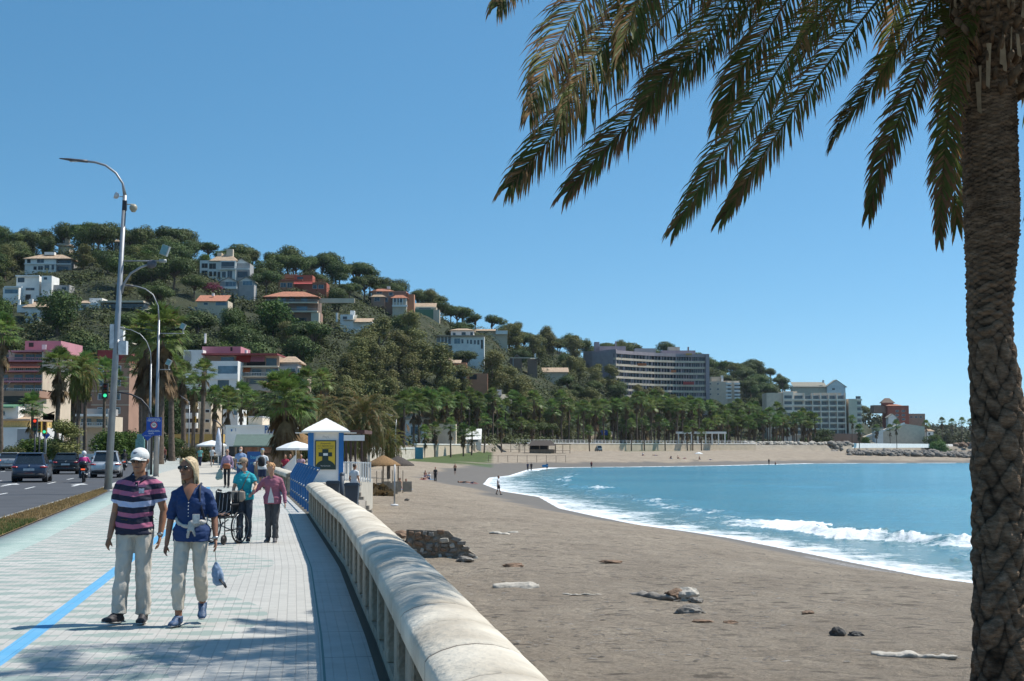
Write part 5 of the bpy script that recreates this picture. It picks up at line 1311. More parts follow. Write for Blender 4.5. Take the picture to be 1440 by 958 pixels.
def feather_palm(loc, H, label, ci, cs, r=.22, grp=None):
    r_ = thing('date_palm', loc, label, 'palm tree', grp, R.uniform(0, 6))
    link('trunk', palm_trunk_mesh(H, r, r*.95, bend=.15, seed=3, mat_=palmbark), r_); c = link('crown', FEA[ci], r_, (0, 0, H - .3)); c.scale = (cs, cs, cs)
    return r_
Y = 128; X = X_at(513, Y); feather_palm((X, Y, hz(X, Y)), 6.3, 'date palm with arching straw-green fronds on the sand behind the straw sunshades', 0, 1.15, .3, 'date palms by the beach')
Y = 112; feather_palm((X_at(448, Y), Y, 0), 4.3, 'browning feather palm directly above the right edge of the kiosk roof', 0, 1.0, .24, 'date palms by the beach')
Y = 150; feather_palm((X_at(487, Y), Y, hz(X_at(487,Y), Y)), 5.0, 'feather palm half hidden behind the straw-green date palm, on its left', 1, 1.2, .24, 'date palms by the beach')
Y = 160; feather_palm((X_at(548, Y), Y, hz(X_at(548,Y), Y)), 4.4, 'small feather palm on the sand right of the straw-green date palm', 1, 1.0, .2, 'date palms by the beach')
Y = 145; feather_palm((X_at(112, Y), Y, 0), 9.5, 'feather palm crown between pink and brick apartments', 1, 1.2, .2, 'date palms by the beach')
# rows along the far beach road
rowsP = []
bt = random.Random(33)
def rowp(u0, u1, n, Yf, vtf, jit, cr_, cs):
    for i in range(n):
        u = u0 + (u1 - u0) * (i + .5) / n + bt.uniform(-jit, jit); rowsP.append((u, Yf(u) + bt.uniform(-8, 8), vtf(u) + bt.gauss(0, 4), bt.choice(cr_), cs * bt.uniform(.85, 1.15)))
Yfar = lambda u: float(np.interp(u, [560, 600, 700, 850, 1000, 1150], [318, 362, 452, 532, 588, 668]))
rowp(563, 700, 13, lambda u: Yfar(u) + 4, lambda u: 552, 4, (0, 2, 0, 1), 1.8)
rowp(690, 830, 11, lambda u: Yfar(u) + 4, lambda u: float(np.interp(u, [690, 760, 830], [562, 553, 566])), 4, (0, 2, 0), 1.85)
rowp(830, 1000, 15, lambda u: Yfar(u) + 6, lambda u: float(np.interp(u, [830, 880, 940, 1000], [566, 560, 562, 562])), 4, (0, 1, 2), 1.95)
rowp(890, 1145, 20, lambda u: Yfar(u) + 22, lambda u: float(np.interp(u, [890, 960, 1000, 1080, 1145], [556, 560, 566, 570, 580])), 4, (0, 1, 2), 1.95)
rowp(990, 1148, 17, lambda u: Yfar(u) + 8, lambda u: 582, 4, (0, 1, 2), 1.9)
rowp(560, 680, 10, lambda u: Yfar(u) + 45, lambda u: 562, 4, (0, 2), 1.7)
rowp(600, 840, 16, lambda u: Yfar(u) + 26, lambda u: 578, 5, (1, 0, 3), 1.7)
rowp(840, 1145, 24, lambda u: Yfar(u) + 16, lambda u: 588, 5, (1, 0, 3), 1.8)
NB = {0: 'behind the far beach club', 1: 'before the grey-roofed house', 2: 'along the tan retaining wall', 3: 'in front of the curved hotel', 4: 'around the white pergola', 5: 'in the grove left of the grid hotel'}
def zone(u): return 0 if u < 640 else 1 if u < 740 else 2 if u < 850 else 3 if u < 940 else 4 if u < 1030 else 5
gz = {}
for r_ in rowsP: gz.setdefault(zone(r_[0]), []).append(r_)
for z_, L in gz.items():
    L.sort(key=lambda t: t[0])
    for i, (u, Y, vt, cr_, cs) in enumerate(L):
        X = X_at(u, Y); g0 = hz(X, Y); H = CH + (628 - vt) / F * Y - g0 - 1.1 * cs
        w_ = ordw(i) or f'{ordw(len(L)-1-i)} from right,'
        fan_palm((X, Y, g0), max(3, H), f'tall fan palm {NB[z_]}, {ordw(i)} from left' if ordw(i) else f'tall fan palm {NB[z_]}, {ordw(len(L)-1-i)} from right', 'fan palms in rows behind the far beach', cr_, cs, .30)
# short palms on the sand
sp = [(598,600,336),(612,596,348),(634,590,352),(652,598,362),(664,602,370),(682,584,392),(705,590,398),(733,588,452),(748,592,420),(887,590,505),(905,588,512),(934,590,520),(973,592,535),(965,600,530),(985,604,532),(828,600,470),(1196,585,760),(1206,598,720),(1258,592,800),(1230,598,840),(1300,592,930),(1322,588,1000),(1336,590,1010),(1350,588,1020),(1362,590,1010),(1249,598,870)]
near_ = ['beside the beach club wall','beside the beach club wall','on the lawn mound','on the lawn mound','on the lawn mound','beside the white beach building','beside the white beach building','by the sand fence','by the sand fence','before the pergola lawn','before the pergola lawn','before the pergola lawn','right before the white pergola','right before the white pergola','right before the white pergola','above the parked van','by the grid-balconied hotel','by the grid-balconied hotel','on the point road','on the point road','past the red brick building','past the red brick building','past the red brick building','past the red brick building','past the red brick building','on the point road']
cnt = {}
for (u, vt, Y), nb in zip(sp, near_):
    i = cnt.get(nb, 0); cnt[nb] = i + 1
    X = X_at(u, Y); g0 = hz(X, Y); cs = 1.15 if Y < 600 else 1.7
    H = CH + (628 - vt) / F * Y - g0 - 1.1 * cs
    fan_palm((X, Y, g0), max(2.5, H), f'short fan palm {nb}' + (f', {ordw(i)} from left' if near_.count(nb) > 1 else ''), 'short fan palms at the back of the beach', i % 3, cs, .22)
# bushes and broad trees by the left road
bl = [(60,610,130,'leafy green street tree before the pink apartments',BROAD[0],.95),(92,590,122,'bright leafy tree behind the green traffic light',EUC[0],.6),(160,600,165,'light green street tree right of the tall lamp post',BROAD[0],.9),(18,622,120,'low hedge-like bush at the far left kerb',BROAD[1],.55),(38,612,135,'grey-green bush beside the terracotta fence',BROAD[1],.7),(183,600,170,'green street tree behind the white car',BROAD[0],.8),(372,608,150,'leafy bush on the restaurant roof edge',BROAD[1],.5),(420,600,150,'green tree behind the beach bar umbrellas',BROAD[2],.9),(470,590,190,'dense dark tree behind the brown terrace roof',BROAD[2],1.5),(450,600,230,'bushy dark tree behind the round-crowned palm',BROAD[2],1.7),(240,610,180,'dark shrub at the foot of the massive palms',BROAD[2],.8),(268,625,150,'low green hedge shrub before the ochre wall',BROAD[1],.4),(290,625,160,'low clipped shrub right of the hedge shrub',BROAD[1],.4)]
for u, vt, Y, lab, k, s in bl:
    X = X_at(u, Y); g = hz(X, Y); H = CH + (628 - vt)/F*Y - g; k.place((X, Y, g - .1), (s, s, max(.35, H / k.H)), lab, 'tree' if s > .6 else 'bush', 'street trees and shrubs')
rz_ = [(560,605,400),(575,612,410),(590,600,430),(706,606,480),(728,604,490),(690,612,470),(765,612,520),(800,608,530),(1090,614,690),(1128,615,690),(1148,620,640),(1152,600,760),(1215,612,760),(1240,606,960),(1270,605,980),(1310,608,900),(1330,606,1000),(1375,610,1000),(615,598,440),(640,596,460),(820,606,560),(850,600,580),(880,600,600),(1160,612,720),(1315,616,760)]
for i, (u, vt, Y) in enumerate(rz_):
    X = X_at(u, Y); g = hz(X, Y); H = CH + (628 - vt)/F*Y - g; k = BROAD[i % 3]; s = max(.7, H / k.H)
    seg = 'behind the lawn mound' if u < 660 else 'before the cream grey-roofed house' if u < 740 else 'along the tan retaining wall' if u < 870 else 'before the curved hotel' if u < 900 else 'beside the grid-balconied hotel' if u < 1220 else 'on the far point'
    i2 = cnt.get(seg, 0); cnt[seg] = i2 + 1
    k.place((X, Y, g - .3), (s * 1.2, s * 1.2, s), f'bushy roadside tree {seg}, {ordw(i2)} of its row', 'tree', 'bushy trees along the far road')
p = hit(498, 470) ; V, Q = leaves(np.random.RandomState(3), [((0,0,1.5),(4,2.5,2))], 1800, (.15,.3)); m_ = leafmat('bougainvillea', (.16,.03,.07), (.30,.06,.13), .8)
for u, v, lab in ((508, 470, 'pink bougainvillea beside the tumbling-roofed white villa'), (297, 412, 'dusky pink bougainvillea below the white mansion'), (645, 505, 'small pink bougainvillea under the bright white villa')):
    p = hit(u, v); r = thing('bougainvillea', p, lab, 'shrub', 'bougainvilleas on the hill'); link('crown', npmesh('crown', V, Q, m_), r) if 'bgm' not in globals() else link('crown', bgm, r)
    link('stem', trunk_mb([(0,0,-1),(0,0,1.5)], [.15,.1]).mesh('stem', bark), r)
# ================================================================ people
def solid(mb, name, m, parent, vox=0.008, smooth=4, wr=None, loc=None, post=None):
    """weld overlapping tapered volumes into one continuous surface"""
    me = mb.mesh(name, m); o = bpy.data.objects.new(name, me); COL.objects.link(o)
    md = o.modifiers.new('r', 'REMESH'); md.mode = 'VOXEL'; md.voxel_size = vox; md.use_smooth_shade = True
    if smooth: ms = o.modifiers.new('s', 'SMOOTH'); ms.iterations = smooth; ms.factor = .5
    dg = bpy.context.evaluated_depsgraph_get(); me2 = bpy.data.meshes.new_from_object(o.evaluated_get(dg)); bpy.data.objects.remove(o)
    me2.name = name; me2.materials.clear()
    for q in (m if isinstance(m, (list, tuple)) else [m]): me2.materials.append(q)
    if wr:
        amp, sc = wr; n = len(me2.vertices); co_ = np.empty(n*3, np.float32); me2.vertices.foreach_get('co', co_); co_ = co_.reshape(-1, 3)
        no = np.empty(n*3, np.float32); me2.vertex_normals.foreach_get('vector', no); no = no.reshape(-1, 3)
        d_ = np.array([abs(noise.noise(Vector((p[0]*sc[0], p[1]*sc[1], p[2]*sc[2])))) + .5*noise.noise(Vector((p[0]*sc[0]*2.3, p[1]*sc[1]*2.3, p[2]*sc[2]*2.3+7))) for p in co_])
        co_ = co_ + no * (d_ * amp * 2 - amp * .6)[:, None]; me2.vertices.foreach_set('co', co_.ravel()); me2.update()
    if post: post(me2)
    return link(name, me2, parent, loc)
V3 = Vector
def lerp(a, b, t): return V3(a).lerp(V3(b), t)
def limb(mb, a, b, c, r, n=12):
    a, b, c = V3(a), V3(b), V3(c)
    pts = [a, a.lerp(b, .35), a.lerp(b, .7), b, b.lerp(c, .3), b.lerp(c, .65), c]
    rr_ = [r[0], r[0]*.6+r[1]*.4 + .004, r[0]*.25+r[1]*.75, r[1], r[1]*.75+r[2]*.25 + r[3], r[1]*.4+r[2]*.6, r[2]]
    mb.tube(pts, rr_, n)
def hand(mb, wr, d, palmn, fwd=0.0, curl=0.35, sc=1.0, thumb=1):
    """wrist, pointing direction, palm normal; five separate slightly curled fingers"""
    d = V3(d).normalized(); nrm = V3(palmn); nrm = (nrm - d * nrm.dot(d)).normalized(); sd = d.cross(nrm).normalized() * thumb
    w0 = V3(wr); c = w0 + d * .045 * sc
    mb.tube([w0 - d*.02, w0 + d*.015*sc, c, w0 + d*.085*sc], [(.024*sc,.019*sc), (.029*sc,.018*sc), (.038*sc,.017*sc), (.036*sc,.014*sc)], 10, up=sd)
    for i, (o, L) in enumerate(((.029,.066), (.010,.076), (-.010,.070), (-.029,.055))):
        b0 = w0 + d*.08*sc + sd * o * sc; dd = d; pts = [b0 - d*.02]; cc = curl * (1 + .15*i)
        p = b0
        pts.append(p)
        for k in range(3):
            p = p + dd * (L * sc / 3); pts.append(p); q = Matrix.Rotation(cc, 3, sd * thumb if False else sd.cross(V3((0,0,0))) if False else sd)
            dd = (dd * math.cos(cc) + nrm * math.sin(cc)).normalized()
        mb.tube(pts, [.0095*sc, .0098*sc, .0092*sc, .0085*sc, .0065*sc], 7)
    tb = w0 + d*.03*sc + sd*.026*sc; t1 = tb + (d*.6 + sd*.8 + nrm*.3).normalized()*.032*sc; t2 = t1 + (d*.9 + sd*.3 + nrm*.4).normalized()*.030*sc
    mb.tube([w0 + d*.01*sc + sd*.008*sc, tb, t1, t2], [.014*sc, .0135*sc, .011*sc, .0075*sc], 8)
def head(mb, c, yaw=0, pitch=0, sc=1.0, old=0):
    M = Matrix.Rotation(yaw, 3, 'Z') @ Matrix.Rotation(pitch, 3, 'X'); c = V3(c)
    rings = [(-.118,.020,.020,-.055),(-.106,.042,.042,-.045),(-.085,.055,.062,-.028),(-.05,.066,.083,-.012),(-.01,.072,.093,-.003),(.03,.076,.098,.003),(.065,.073,.093,.006),(.095,.056,.074,.008),(.115,.025,.035,.008)]
    v = []; n = 20
    for z, rx, ry, yo in rings:
        for j in range(n):
            t = 2*math.pi*j/n; x = rx*math.cos(t); y = ry*math.sin(t) + yo
            if y < -.03 and -.09 < z < .05: y *= 1.0 - .06*abs(math.cos(t))
            v.append(M @ (V3((x, y, z)) * sc) + c)
    k = len(rings); f = [(i*n+j, i*n+(j+1)%n, (i+1)*n+(j+1)%n, (i+1)*n+j) for i in range(k-1) for j in range(n)] + [tuple(range(n-1,-1,-1)), tuple((k-1)*n+j for j in range(n))]
    mb.add(v, f, 0, True)
    P = lambda x, y, z: M @ (V3((x, y, z)) * sc) + c
    mb.tube([P(0,-.088,.022), P(0,-.103,.0), P(0,-.118,-.022), P(0,-.096,-.032)], [.008*sc,.011*sc,.0155*sc,.009*sc], 8)     # nose
    for s in (-1, 1):
        mb.ball(P(s*.015,-.098,-.024), .009*sc, 8, 6)
        mb.tube([P(s*.074,.004,.022), P(s*.083,.010,.012), P(s*.082,.010,-.012), P(s*.073,.004,-.03)], [.010*sc,.014*sc,.012*sc,.007*sc], 8)   # ears
        mb.ball(P(s*.032,-.078,.018), (.017*sc,.010*sc,.008*sc), 8, 6, M=M)                                                 # lids
        mb.tube([P(s*.014,-.092,.036), P(s*.05,-.078,.037)], .007*sc, 6)                                                       # brow
        mb.ball(P(s*.042,-.066,-.02), .022*sc, 8, 6)
    mb.tube([P(-.022,-.088,-.055), P(0,-.097,-.054), P(.022,-.088,-.055)], [.004*sc,.0075*sc,.004*sc], 7)                # lips
    mb.tube([P(-.018,-.086,-.065), P(0,-.094,-.066), P(.018,-.086,-.065)], [.004*sc,.0075*sc,.004*sc], 7)
    mb.ball(P(0,-.074,-.095), .022*sc, 8, 6)
    return P, M
SKIN = mat('skin_tanned', (0.34, 0.165, 0.095), rough=.5, var=.1, scale=14, spec=.4)
SKINL = mat('skin_light', (0.46, 0.25, 0.165), rough=.5, var=.08, scale=14)
SKIND = mat('skin_sunburnt', (0.28, 0.125, 0.07), rough=.5, var=.1, scale=14)
def cloth(name, col, var=.08, **kw): return mat(name, col, rough=.85, var=var, scale=20, bump=.0015, bscale=220, **kw)
def figure(label, loc, rz=0.0, H=1.75, J=None, top=None, bottom=None, shoes=None, hair=None, skin=None, yaw=0, pitch=0, vox=.02, fat=1.0, female=False, sleeve='short', legs='long', grp=None, hands=True, bw=1.0, hem=None, cuff=None, wr=True, hairstyle='short', fcurl=.45, sandals=False):
    k = H / 1.75
    D = dict(hip=(0,0,.95), chest=(0,0,1.24), neck=(0,.005,1.47), head=(0,-.015,1.635),
        sL=(.175,0,1.385), eL=(.235,.03,1.13), wL=(.245,-.05,.88), sR=(-.175,0,1.385), eR=(-.235,.03,1.13), wR=(-.245,-.05,.88),
        hL=(.088,0,.92), kL=(.095,-.02,.50), aL=(.10,.03,.085), hR=(-.088,0,.92), kR=(-.095,-.02,.50), aR=(-.10,.03,.085), tL=(.12,-.15,.02), tR=(-.12,-.15,.02))
    if female: D.update(sL=(.155,0,1.38), sR=(-.155,0,1.38))
    D.update(J or {}); D = {q: V3(p) * k for q, p in D.items()}
    r = thing('person', loc, label, 'person', grp, rz)
    sh = (1.0 if not female else .9)
    hip, ch, nk, hd = D['hip'], D['chest'], D['neck'], D['head']; axis = (D['sL'] - D['sR']).normalized()
    wst = lerp(hip, ch, .45)
    def torso(mb, grow, z0=-.08, top_=True, neckr=None):
        fx = .9 if female else 1.0
        P = [hip + V3((0,0,z0*k)), hip + V3((0,0,.03*k)), wst, ch, lerp(ch, nk, .5), lerp(ch, nk, .78)]
        Rr = [(.150,.112), (.152 if not female else .16,.115), ((.142 if not female else .125)*fat, (.108 if not female else .095)*fat), (.165*fx*(fat*.4+.6), (.122 if not female else .115)*fat**.5), (.172*fx,.106), (.115*fx,.075)]
        if neckr is not None: P.append(nk); Rr.append((neckr, neckr))
        lo = .026 if grow > 0 else 0; mb.tube(P, [((a + grow + (lo if i < 2 else 0))*k, (b + grow + (lo if i < 2 else 0))*k) for i, (a, b) in enumerate(Rr)], 20, up=axis)
        for s in ('sL', 'sR'):
            mb.tube([nk + V3((0,0,-.035*k)), lerp(nk, D[s], .5) + V3((0,0,-.02*k)), D[s] + V3((0,0,-.012*k))], [(.058+grow)*k*sh, (.056+grow*.8)*k*sh, (.050+grow)*k*sh], 12); mb.tube([lerp(ch, nk, .6), D[s] - V3((0,0,.03*k))], [(.07+grow)*k*sh, (.052+grow)*k*sh], 12)
            if grow > 0: mb.ball(D[s] - V3((0,0,.012*k)), (.053+grow)*k*sh, 12, 8)
    b = MB(); torso(b, -.004, neckr=.062*sh)
    if hairstyle != 'none' or True: b.tube([nk - V3((0,0,.03*k)), lerp(nk, hd, .35), hd - V3((0,0,.04*k))], [.064*k*sh, .056*k*sh, .055*k*sh], 12)
    HP, HM = head(b, hd, yaw, pitch, k*1.0)
    for s in 'LR':
        limb(b, D['s'+s], D['e'+s], D['w'+s], (.048*k*sh, .040*k*sh, .026*k*sh, .002))
        if legs != 'hiddenx': limb(b, D['h'+s], D['k'+s], D['a'+s], (.082*k, .052*k, .036*k, .008))
        dd = (D['w'+s] - D['e'+s]).normalized(); x = 1 if s == 'L' else -1
        if hands: hand(b, D['w'+s], dd + V3((0,-.15,0)), V3((-x, -.35, 0)), sc=k*.95*sh, curl=fcurl, thumb=1 if s == 'L' else -1)
        else: b.ball(D['w'+s] + dd*.06*k, .035*k, 8, 6)
        a_ = D['a'+s]; t_ = D['t'+s]; b.tube([a_, lerp(a_, t_, .3), lerp(a_, t_, .85)], [.036*k, .036*k, .03*k], 10)
    solid(b, 'body', skin or SKIN, r, vox=min(vox, .012) if vox < .015 else vox, smooth=2)
    # top
    if top:
        t = MB(); torso(t, .016, z0=(hem if hem is not None else -.07))
        f = {'short': .62, 'elbow': .97, 'none': .12}.get(sleeve)
        for s in 'LR':
            S, E_, W_ = D['s'+s], D['e'+s], D['w'+s]
            if sleeve == 'long': t.tube([S, lerp(S, E_, .5), E_, lerp(E_, W_, .5), lerp(E_, W_, .97)], [.068*k*sh, .064*k*sh, .058*k*sh, .050*k*sh, .042*k*sh], 14)
            else: t.tube([S, lerp(S, E_, f*.5), lerp(S, E_, f)], [.068*k*sh, (.070 if f > .3 else .05)*k*sh, (.069 if sleeve != 'elbow' else .058)*k*sh], 14)
        if female:
            for x in (-.07, .07): t.ball(ch + V3((x*k, -.085*k, .02*k)), (.068*k, .06*k, .065*k), 12, 8)
        solid(t, 'shirt', top, r, vox=vox, smooth=3, wr=(.006*k, (9, 9, 14)) if wr and vox < .012 else None)
    if bottom:
        t = MB(); t.tube([hip + V3((0,0,.075*k)), hip, hip - V3((0,0,.09*k))], [((.148 if not female else .138)*k*bw*fat**.5, .118*k*fat**.5), (.163*k*bw, .128*k), (.15*k*bw, .115*k)], 20, up=axis)
        for s in 'LR':
            h_, kn, a_ = D['h'+s], D['k'+s], D['a'+s]
            if legs == 'long':
                cf = cuff if cuff is not None else .97; an = lerp(kn, a_, cf)
                t.tube([h_ + V3((0,0,.02*k)), lerp(h_, kn, .5), kn, lerp(kn, an, .5), an], [(.095*k*bw, .108*k), (.082*k*bw, .088*k), .072*k*bw, .070*k*bw, .072*k*bw*(1 if cf > .9 else .86)], 16, up=(1,0,0))
            elif legs == 'shorts': t.tube([h_ + V3((0,0,.02*k)), lerp(h_, kn, .5), lerp(h_, kn, .85)], [.10*k*bw, .092*k*bw, .088*k*bw], 14)
        solid(t, 'trousers' if legs == 'long' else 'shorts', bottom, r, vox=vox, smooth=3, wr=(.009*k, (11, 11, 7)) if wr and vox < .012 else None)
    if shoes:
        for s in 'LR':
            a_ = D['a'+s]; t_ = D['t'+s]; d_ = (t_ - a_); d_.z = 0; d_.normalize(); rise = (a_.z - .085*k)
            m_ = MB(); hl = a_ - d_*.045*k - V3((0,0,.045*k)); tip = t_ + d_*.03*k + V3((0,0,.012*k))
            up = d_.cross(V3((0,0,1)))
            m_.tube([hl - d_*.012*k, hl + d_*.03*k, lerp(hl, tip, .45), lerp(hl, tip, .8), tip, tip + d_*.012*k], [(.026*k,.03*k), (.038*k,.046*k), (.044*k,.044*k), (.05*k,.034*k), (.036*k,.022*k), (.015*k,.012*k)], 14, up=up)
            m_.tube([a_ - V3((0,0,.05*k)), a_ + V3((0,0,.012*k))], [.047*k, .049*k], 12); m_.tube([a_ - V3((0,0,.012*k)), lerp(a_, t_, .45) + V3((0,0,.008*k)), lerp(a_, t_, .75) + V3((0,0,.0))], [.044*k, .040*k, .036*k], 10)
            so_ = solid(m_, 'shoe', shoes, r, vox=max(vox, .006)*.8, smooth=2)
            q = MB(); q.tube([hl - d_*.02*k - V3((0,0,.026*k)), lerp(hl, tip, .5) - V3((0,0,.026*k)), tip + d_*.01*k - V3((0,0,.016*k))], [(.035*k,.009*k), (.047*k,.009*k), (.03*k,.008*k)], 12, up=up); q.build('sole', mat('sole_rubber', (.5,.48,.45) if vox < .01 else (.06,.06,.06), rough=.8), so_)
    if hair:
        h_ = MB()
        if hairstyle == 'short': 
            h_.ball(HP(0,.018,.035), (.082*k,.095*k,.09*k), 14, 10, M=HM); h_.ball(HP(0,.045,-.02), (.07*k,.06*k,.07*k), 12, 8, M=HM)
        elif hairstyle == 'curly':
            rr_ = random.Random(4)
            for i in range(46):
                a = rr_.uniform(0, 6.28); e = rr_.uniform(-.2, 1.5); p = (math.cos(a)*math.cos(e)*.08, math.sin(a)*math.cos(e)*.095 + .015, math.sin(e)*.085 + .035)
                if p[1] < -.04 and p[2] < .06: continue
                h_.ball(HP(*p), .024*k, 7, 5, M=HM)
            h_.ball(HP(0,.02,.04), (.08*k,.095*k,.085*k), 12, 8, M=HM)
        elif hairstyle == 'bob':
            h_.ball(HP(0,.02,.036), (.085*k,.100*k,.094*k), 14, 10, M=HM)
            rr_ = random.Random(9)
            for i in range(48):
                a = -0.12 + (math.pi + .24) * i / 47; x, y = math.cos(a)*.082, math.sin(a)*.092 + .012
                dx = rr_.uniform(-.012, .012); L = rr_.uniform(.16, .215)
                h_.tube([HP(x*.8, y*.8, .07), HP(x*1.04, y*1.04, .0), HP(x*1.04+dx, y*1.0, -.07), HP(x*1.05+dx*3, y*1.0+.015, -L)], [.018*k, .014*k, .011*k, .004*k], 7)
            for s in (-1, 1): h_.tube([HP(s*.012,-.068,.105), HP(s*.052,-.068,.08), HP(s*.079,-.03,.02), HP(s*.084,.0,-.06), HP(s*.086,.01,-.14)], [.014*k,.013*k,.012*k,.012*k,.004*k], 7)
        elif hairstyle == 'bun': h_.ball(HP(0,.02,.035), (.082*k,.095*k,.09*k), 12, 8, M=HM); h_.ball(HP(0,.09,.07), .045*k, 10, 8)
        solid(h_, 'hair', hair, r, vox=max(vox*.7, .006), smooth=1, wr=(.003, (60, 60, 9)) if vox < .012 else None)
    r['_k'] = k
    return r, D, HP, HM
def strip_mat(name, stops, scale=1.0):
    """garment in horizontal bands of the person's own height (object z)"""
    m, t, p = newmat(name); tc = N(t, 'ShaderNodeTexCoord'); sp_ = N(t, 'ShaderNodeSeparateXYZ')
    nz_ = N(t, 'ShaderNodeTexNoise'); nz_.inputs['Scale'].default_value = 5; t.links.new(tc.outputs['Object'], nz_.inputs['Vector'])
    t.links.new(tc.outputs['Object'], sp_.inputs[0])
    ab = N(t, 'ShaderNodeMath', operation='ABSOLUTE'); t.links.new(sp_.outputs[0], ab.inputs[0])
    ad = N(t, 'ShaderNodeMath', operation='MULTIPLY_ADD'); ad.inputs[1].default_value = -0.12; t.links.new(ab.outputs[0], ad.inputs[0]); t.links.new(sp_.outputs[2], ad.inputs[2])
    a2 = N(t, 'ShaderNodeMath', operation='MULTIPLY_ADD'); a2.inputs[1].default_value = 0.02; t.links.new(nz_.outputs[0], a2.inputs[0]); t.links.new(ad.outputs[0], a2.inputs[2])
    r_ = ramp(t, None, stops, 'CONSTANT'); mr = N(t, 'ShaderNodeMapRange'); mr.inputs[1].default_value = .9; mr.inputs[2].default_value = 1.6; t.links.new(a2.outputs[0], mr.inputs[0]); t.links.new(mr.outputs[0], r_.inputs[0])
    t.links.new(r_.outputs[0], p.inputs['Base Color']); p.inputs['Roughness'].default_value = .85
    return m
def glasses(HP, r, k, wrap=True):
    m_ = glassmat('sunglass_lens', (.01,.008,.008), .1); g = thing
    root = MB(); 
    root.tube([HP(-.078,-.02,.028), HP(-.066,-.082,.026), HP(0,-.102,.026), HP(.066,-.082,.026), HP(.078,-.02,.028)], .0035*k, 6)
    o = root.build('sunglasses', mat('glasses_frame', (.02,.015,.012), rough=.3), r)
    q = MB(); q.tube([HP(-.024,-.0875,-.0595), HP(-.010,-.101,-.0595), HP(.010,-.101,-.0595), HP(.024,-.0875,-.0595)], [(.003*k,.004*k),(.004*k,.008*k),(.004*k,.008*k),(.003*k,.004*k)], 8, up=(0,0,1)); q.build('lips', mat('lips', (.20,.07,.055), rough=.5), r)
    for s in (-1, 1):
        q = MB(); q.ball(HP(s*.034,-.100 + .004,.012), (.030*k,.008*k,.022*k), 14, 8, M=HP_M[0] @ Matrix.Rotation(s*-.28, 3, 'Z')); q.build('lens', m_, o)
HP_M = [Matrix.Identity(3)]
KH = mat('khaki_cotton', (0.50, 0.46, 0.40), rough=.9, var=.07, scale=5, bump=.002, bscale=90)
BE = mat('beige_linen', (0.52, 0.475, 0.40), rough=.9, var=.07, scale=5, bump=.002, bscale=90)
# ---- walking man
nv, pk, lv = (.014,.017,.04), (.40,.12,.21), (.42,.47,.66)
def zst(v): return max(0, min(1, ((872 - v) / 138 - .9 - .012) / .7))
bands = [(zst(v), c) for v, c in ((760, nv),(739.5, pk),(733.5, nv),(724.5, pk),(718.5, nv),(709, lv),(703.5, nv),(694.5, pk),(688, nv),(680.5, pk),(673.5, nv),(664, lv))]
bands = [(0, nv)] + bands[1:] 
bands = sorted(bands, key=lambda q: q[0])
# each stop colour holds upward until the next stop
seq = [(872-760, nv), (872-748.5, nv), (872-740, pk), (872-733.5, nv), (872-725, pk), (872-719, nv), (872-711, lv), (872-703.5, nv), (872-695.5, pk), (872-689, nv), (872-681.5, pk), (872-675, nv), (872-667, lv), (872-657, nv)]
polo_stops = [(max(0, (h/138 - .9)/.7), c) for h, c in seq]; polo_stops[0] = (0, nv)
POLO = strip_mat('striped_polo', polo_stops)
WX = lambda u, Y: X_at(u, Y)
r, D, HP, HM = figure('man in pink, navy and white striped polo, beige trousers and white cap walking toward viewer', (WX(197, 14.45), 14.45, 0), H=1.755,
    J=dict(hip=(-.02,0,.955), chest=(0,-.01,1.24), neck=(.02,.01,1.465), head=(.03,-.035,1.618), sL=(.195,0,1.375), sR=(-.165,0,1.375), eL=(.262,.05,1.12), wL=(.245,-.02,.865), eR=(-.222,.02,1.10), wR=(-.242,-.10,.855),
           hL=(.078,0,.92), kL=(.085,-.04,.50), aL=(.085,.0,.085), tL=(.10,-.17,.025), hR=(-.098,0,.92), kR=(-.105,-.10,.51), aR=(-.125,-.13,.10), tR=(-.21,-.27,.05)),
    top=POLO, bottom=KH, shoes=mat('shoe_dark', (.03,.026,.03), rough=.6, var=.3, scale=30), hair=mat('hair_grey', (.35,.32,.29), rough=.8, var=.2, scale=60), skin=SKIN, yaw=-.12, pitch=.04, vox=.0065, fat=1.14, bw=1.08)
k = H_ = 1.755/1.75; HP_M[0] = HM
glasses(HP, r, k)
CAPW = cloth('cap_white', (.66,.66,.64)); c = MB()
c.ball(HP(0,.008,.052), (.090*k,.108*k,.085*k), 20, 12, M=HM)
cap = solid(c, 'cap', CAPW, r, vox=.006, smooth=2)
c = MB(); V = []; n = 13
for i in range(n):
    a = math.pi * (1 + i/(n-1)); 
    for rr_, z in ((.086, .050), (.170, .030)):
        for dz_ in (0, -.006): V.append(HP(math.cos(a)*(.080 if rr_ < .1 else .078), .0 + math.sin(a)*rr_*(1.0) , z + dz_ - .010*abs(math.cos(a))*2))
f = []
for i in range(n-1):
    a0 = 4*i; b0 = a0+4; f += [(a0,b0,b0+2,a0+2), (a0+1,a0+3,b0+3,b0+1), (a0+2,b0+2,b0+3,a0+3), (a0,a0+1,b0+1,b0)]
f += [(0,2,3,1), (4*n-4,4*n-3,4*n-1,4*n-2)]; c.add(V, f, 0, True); c.build('visor', CAPW, cap)
q = MB(); q.ball(HP(-.01,-.083,.085), (.028*k,.008,.016*k), 10, 6, M=HM @ Matrix.Rotation(-.5, 3, 'X')); q.build('cap_badge', mat('badge_grey', (.14,.16,.2)), cap)
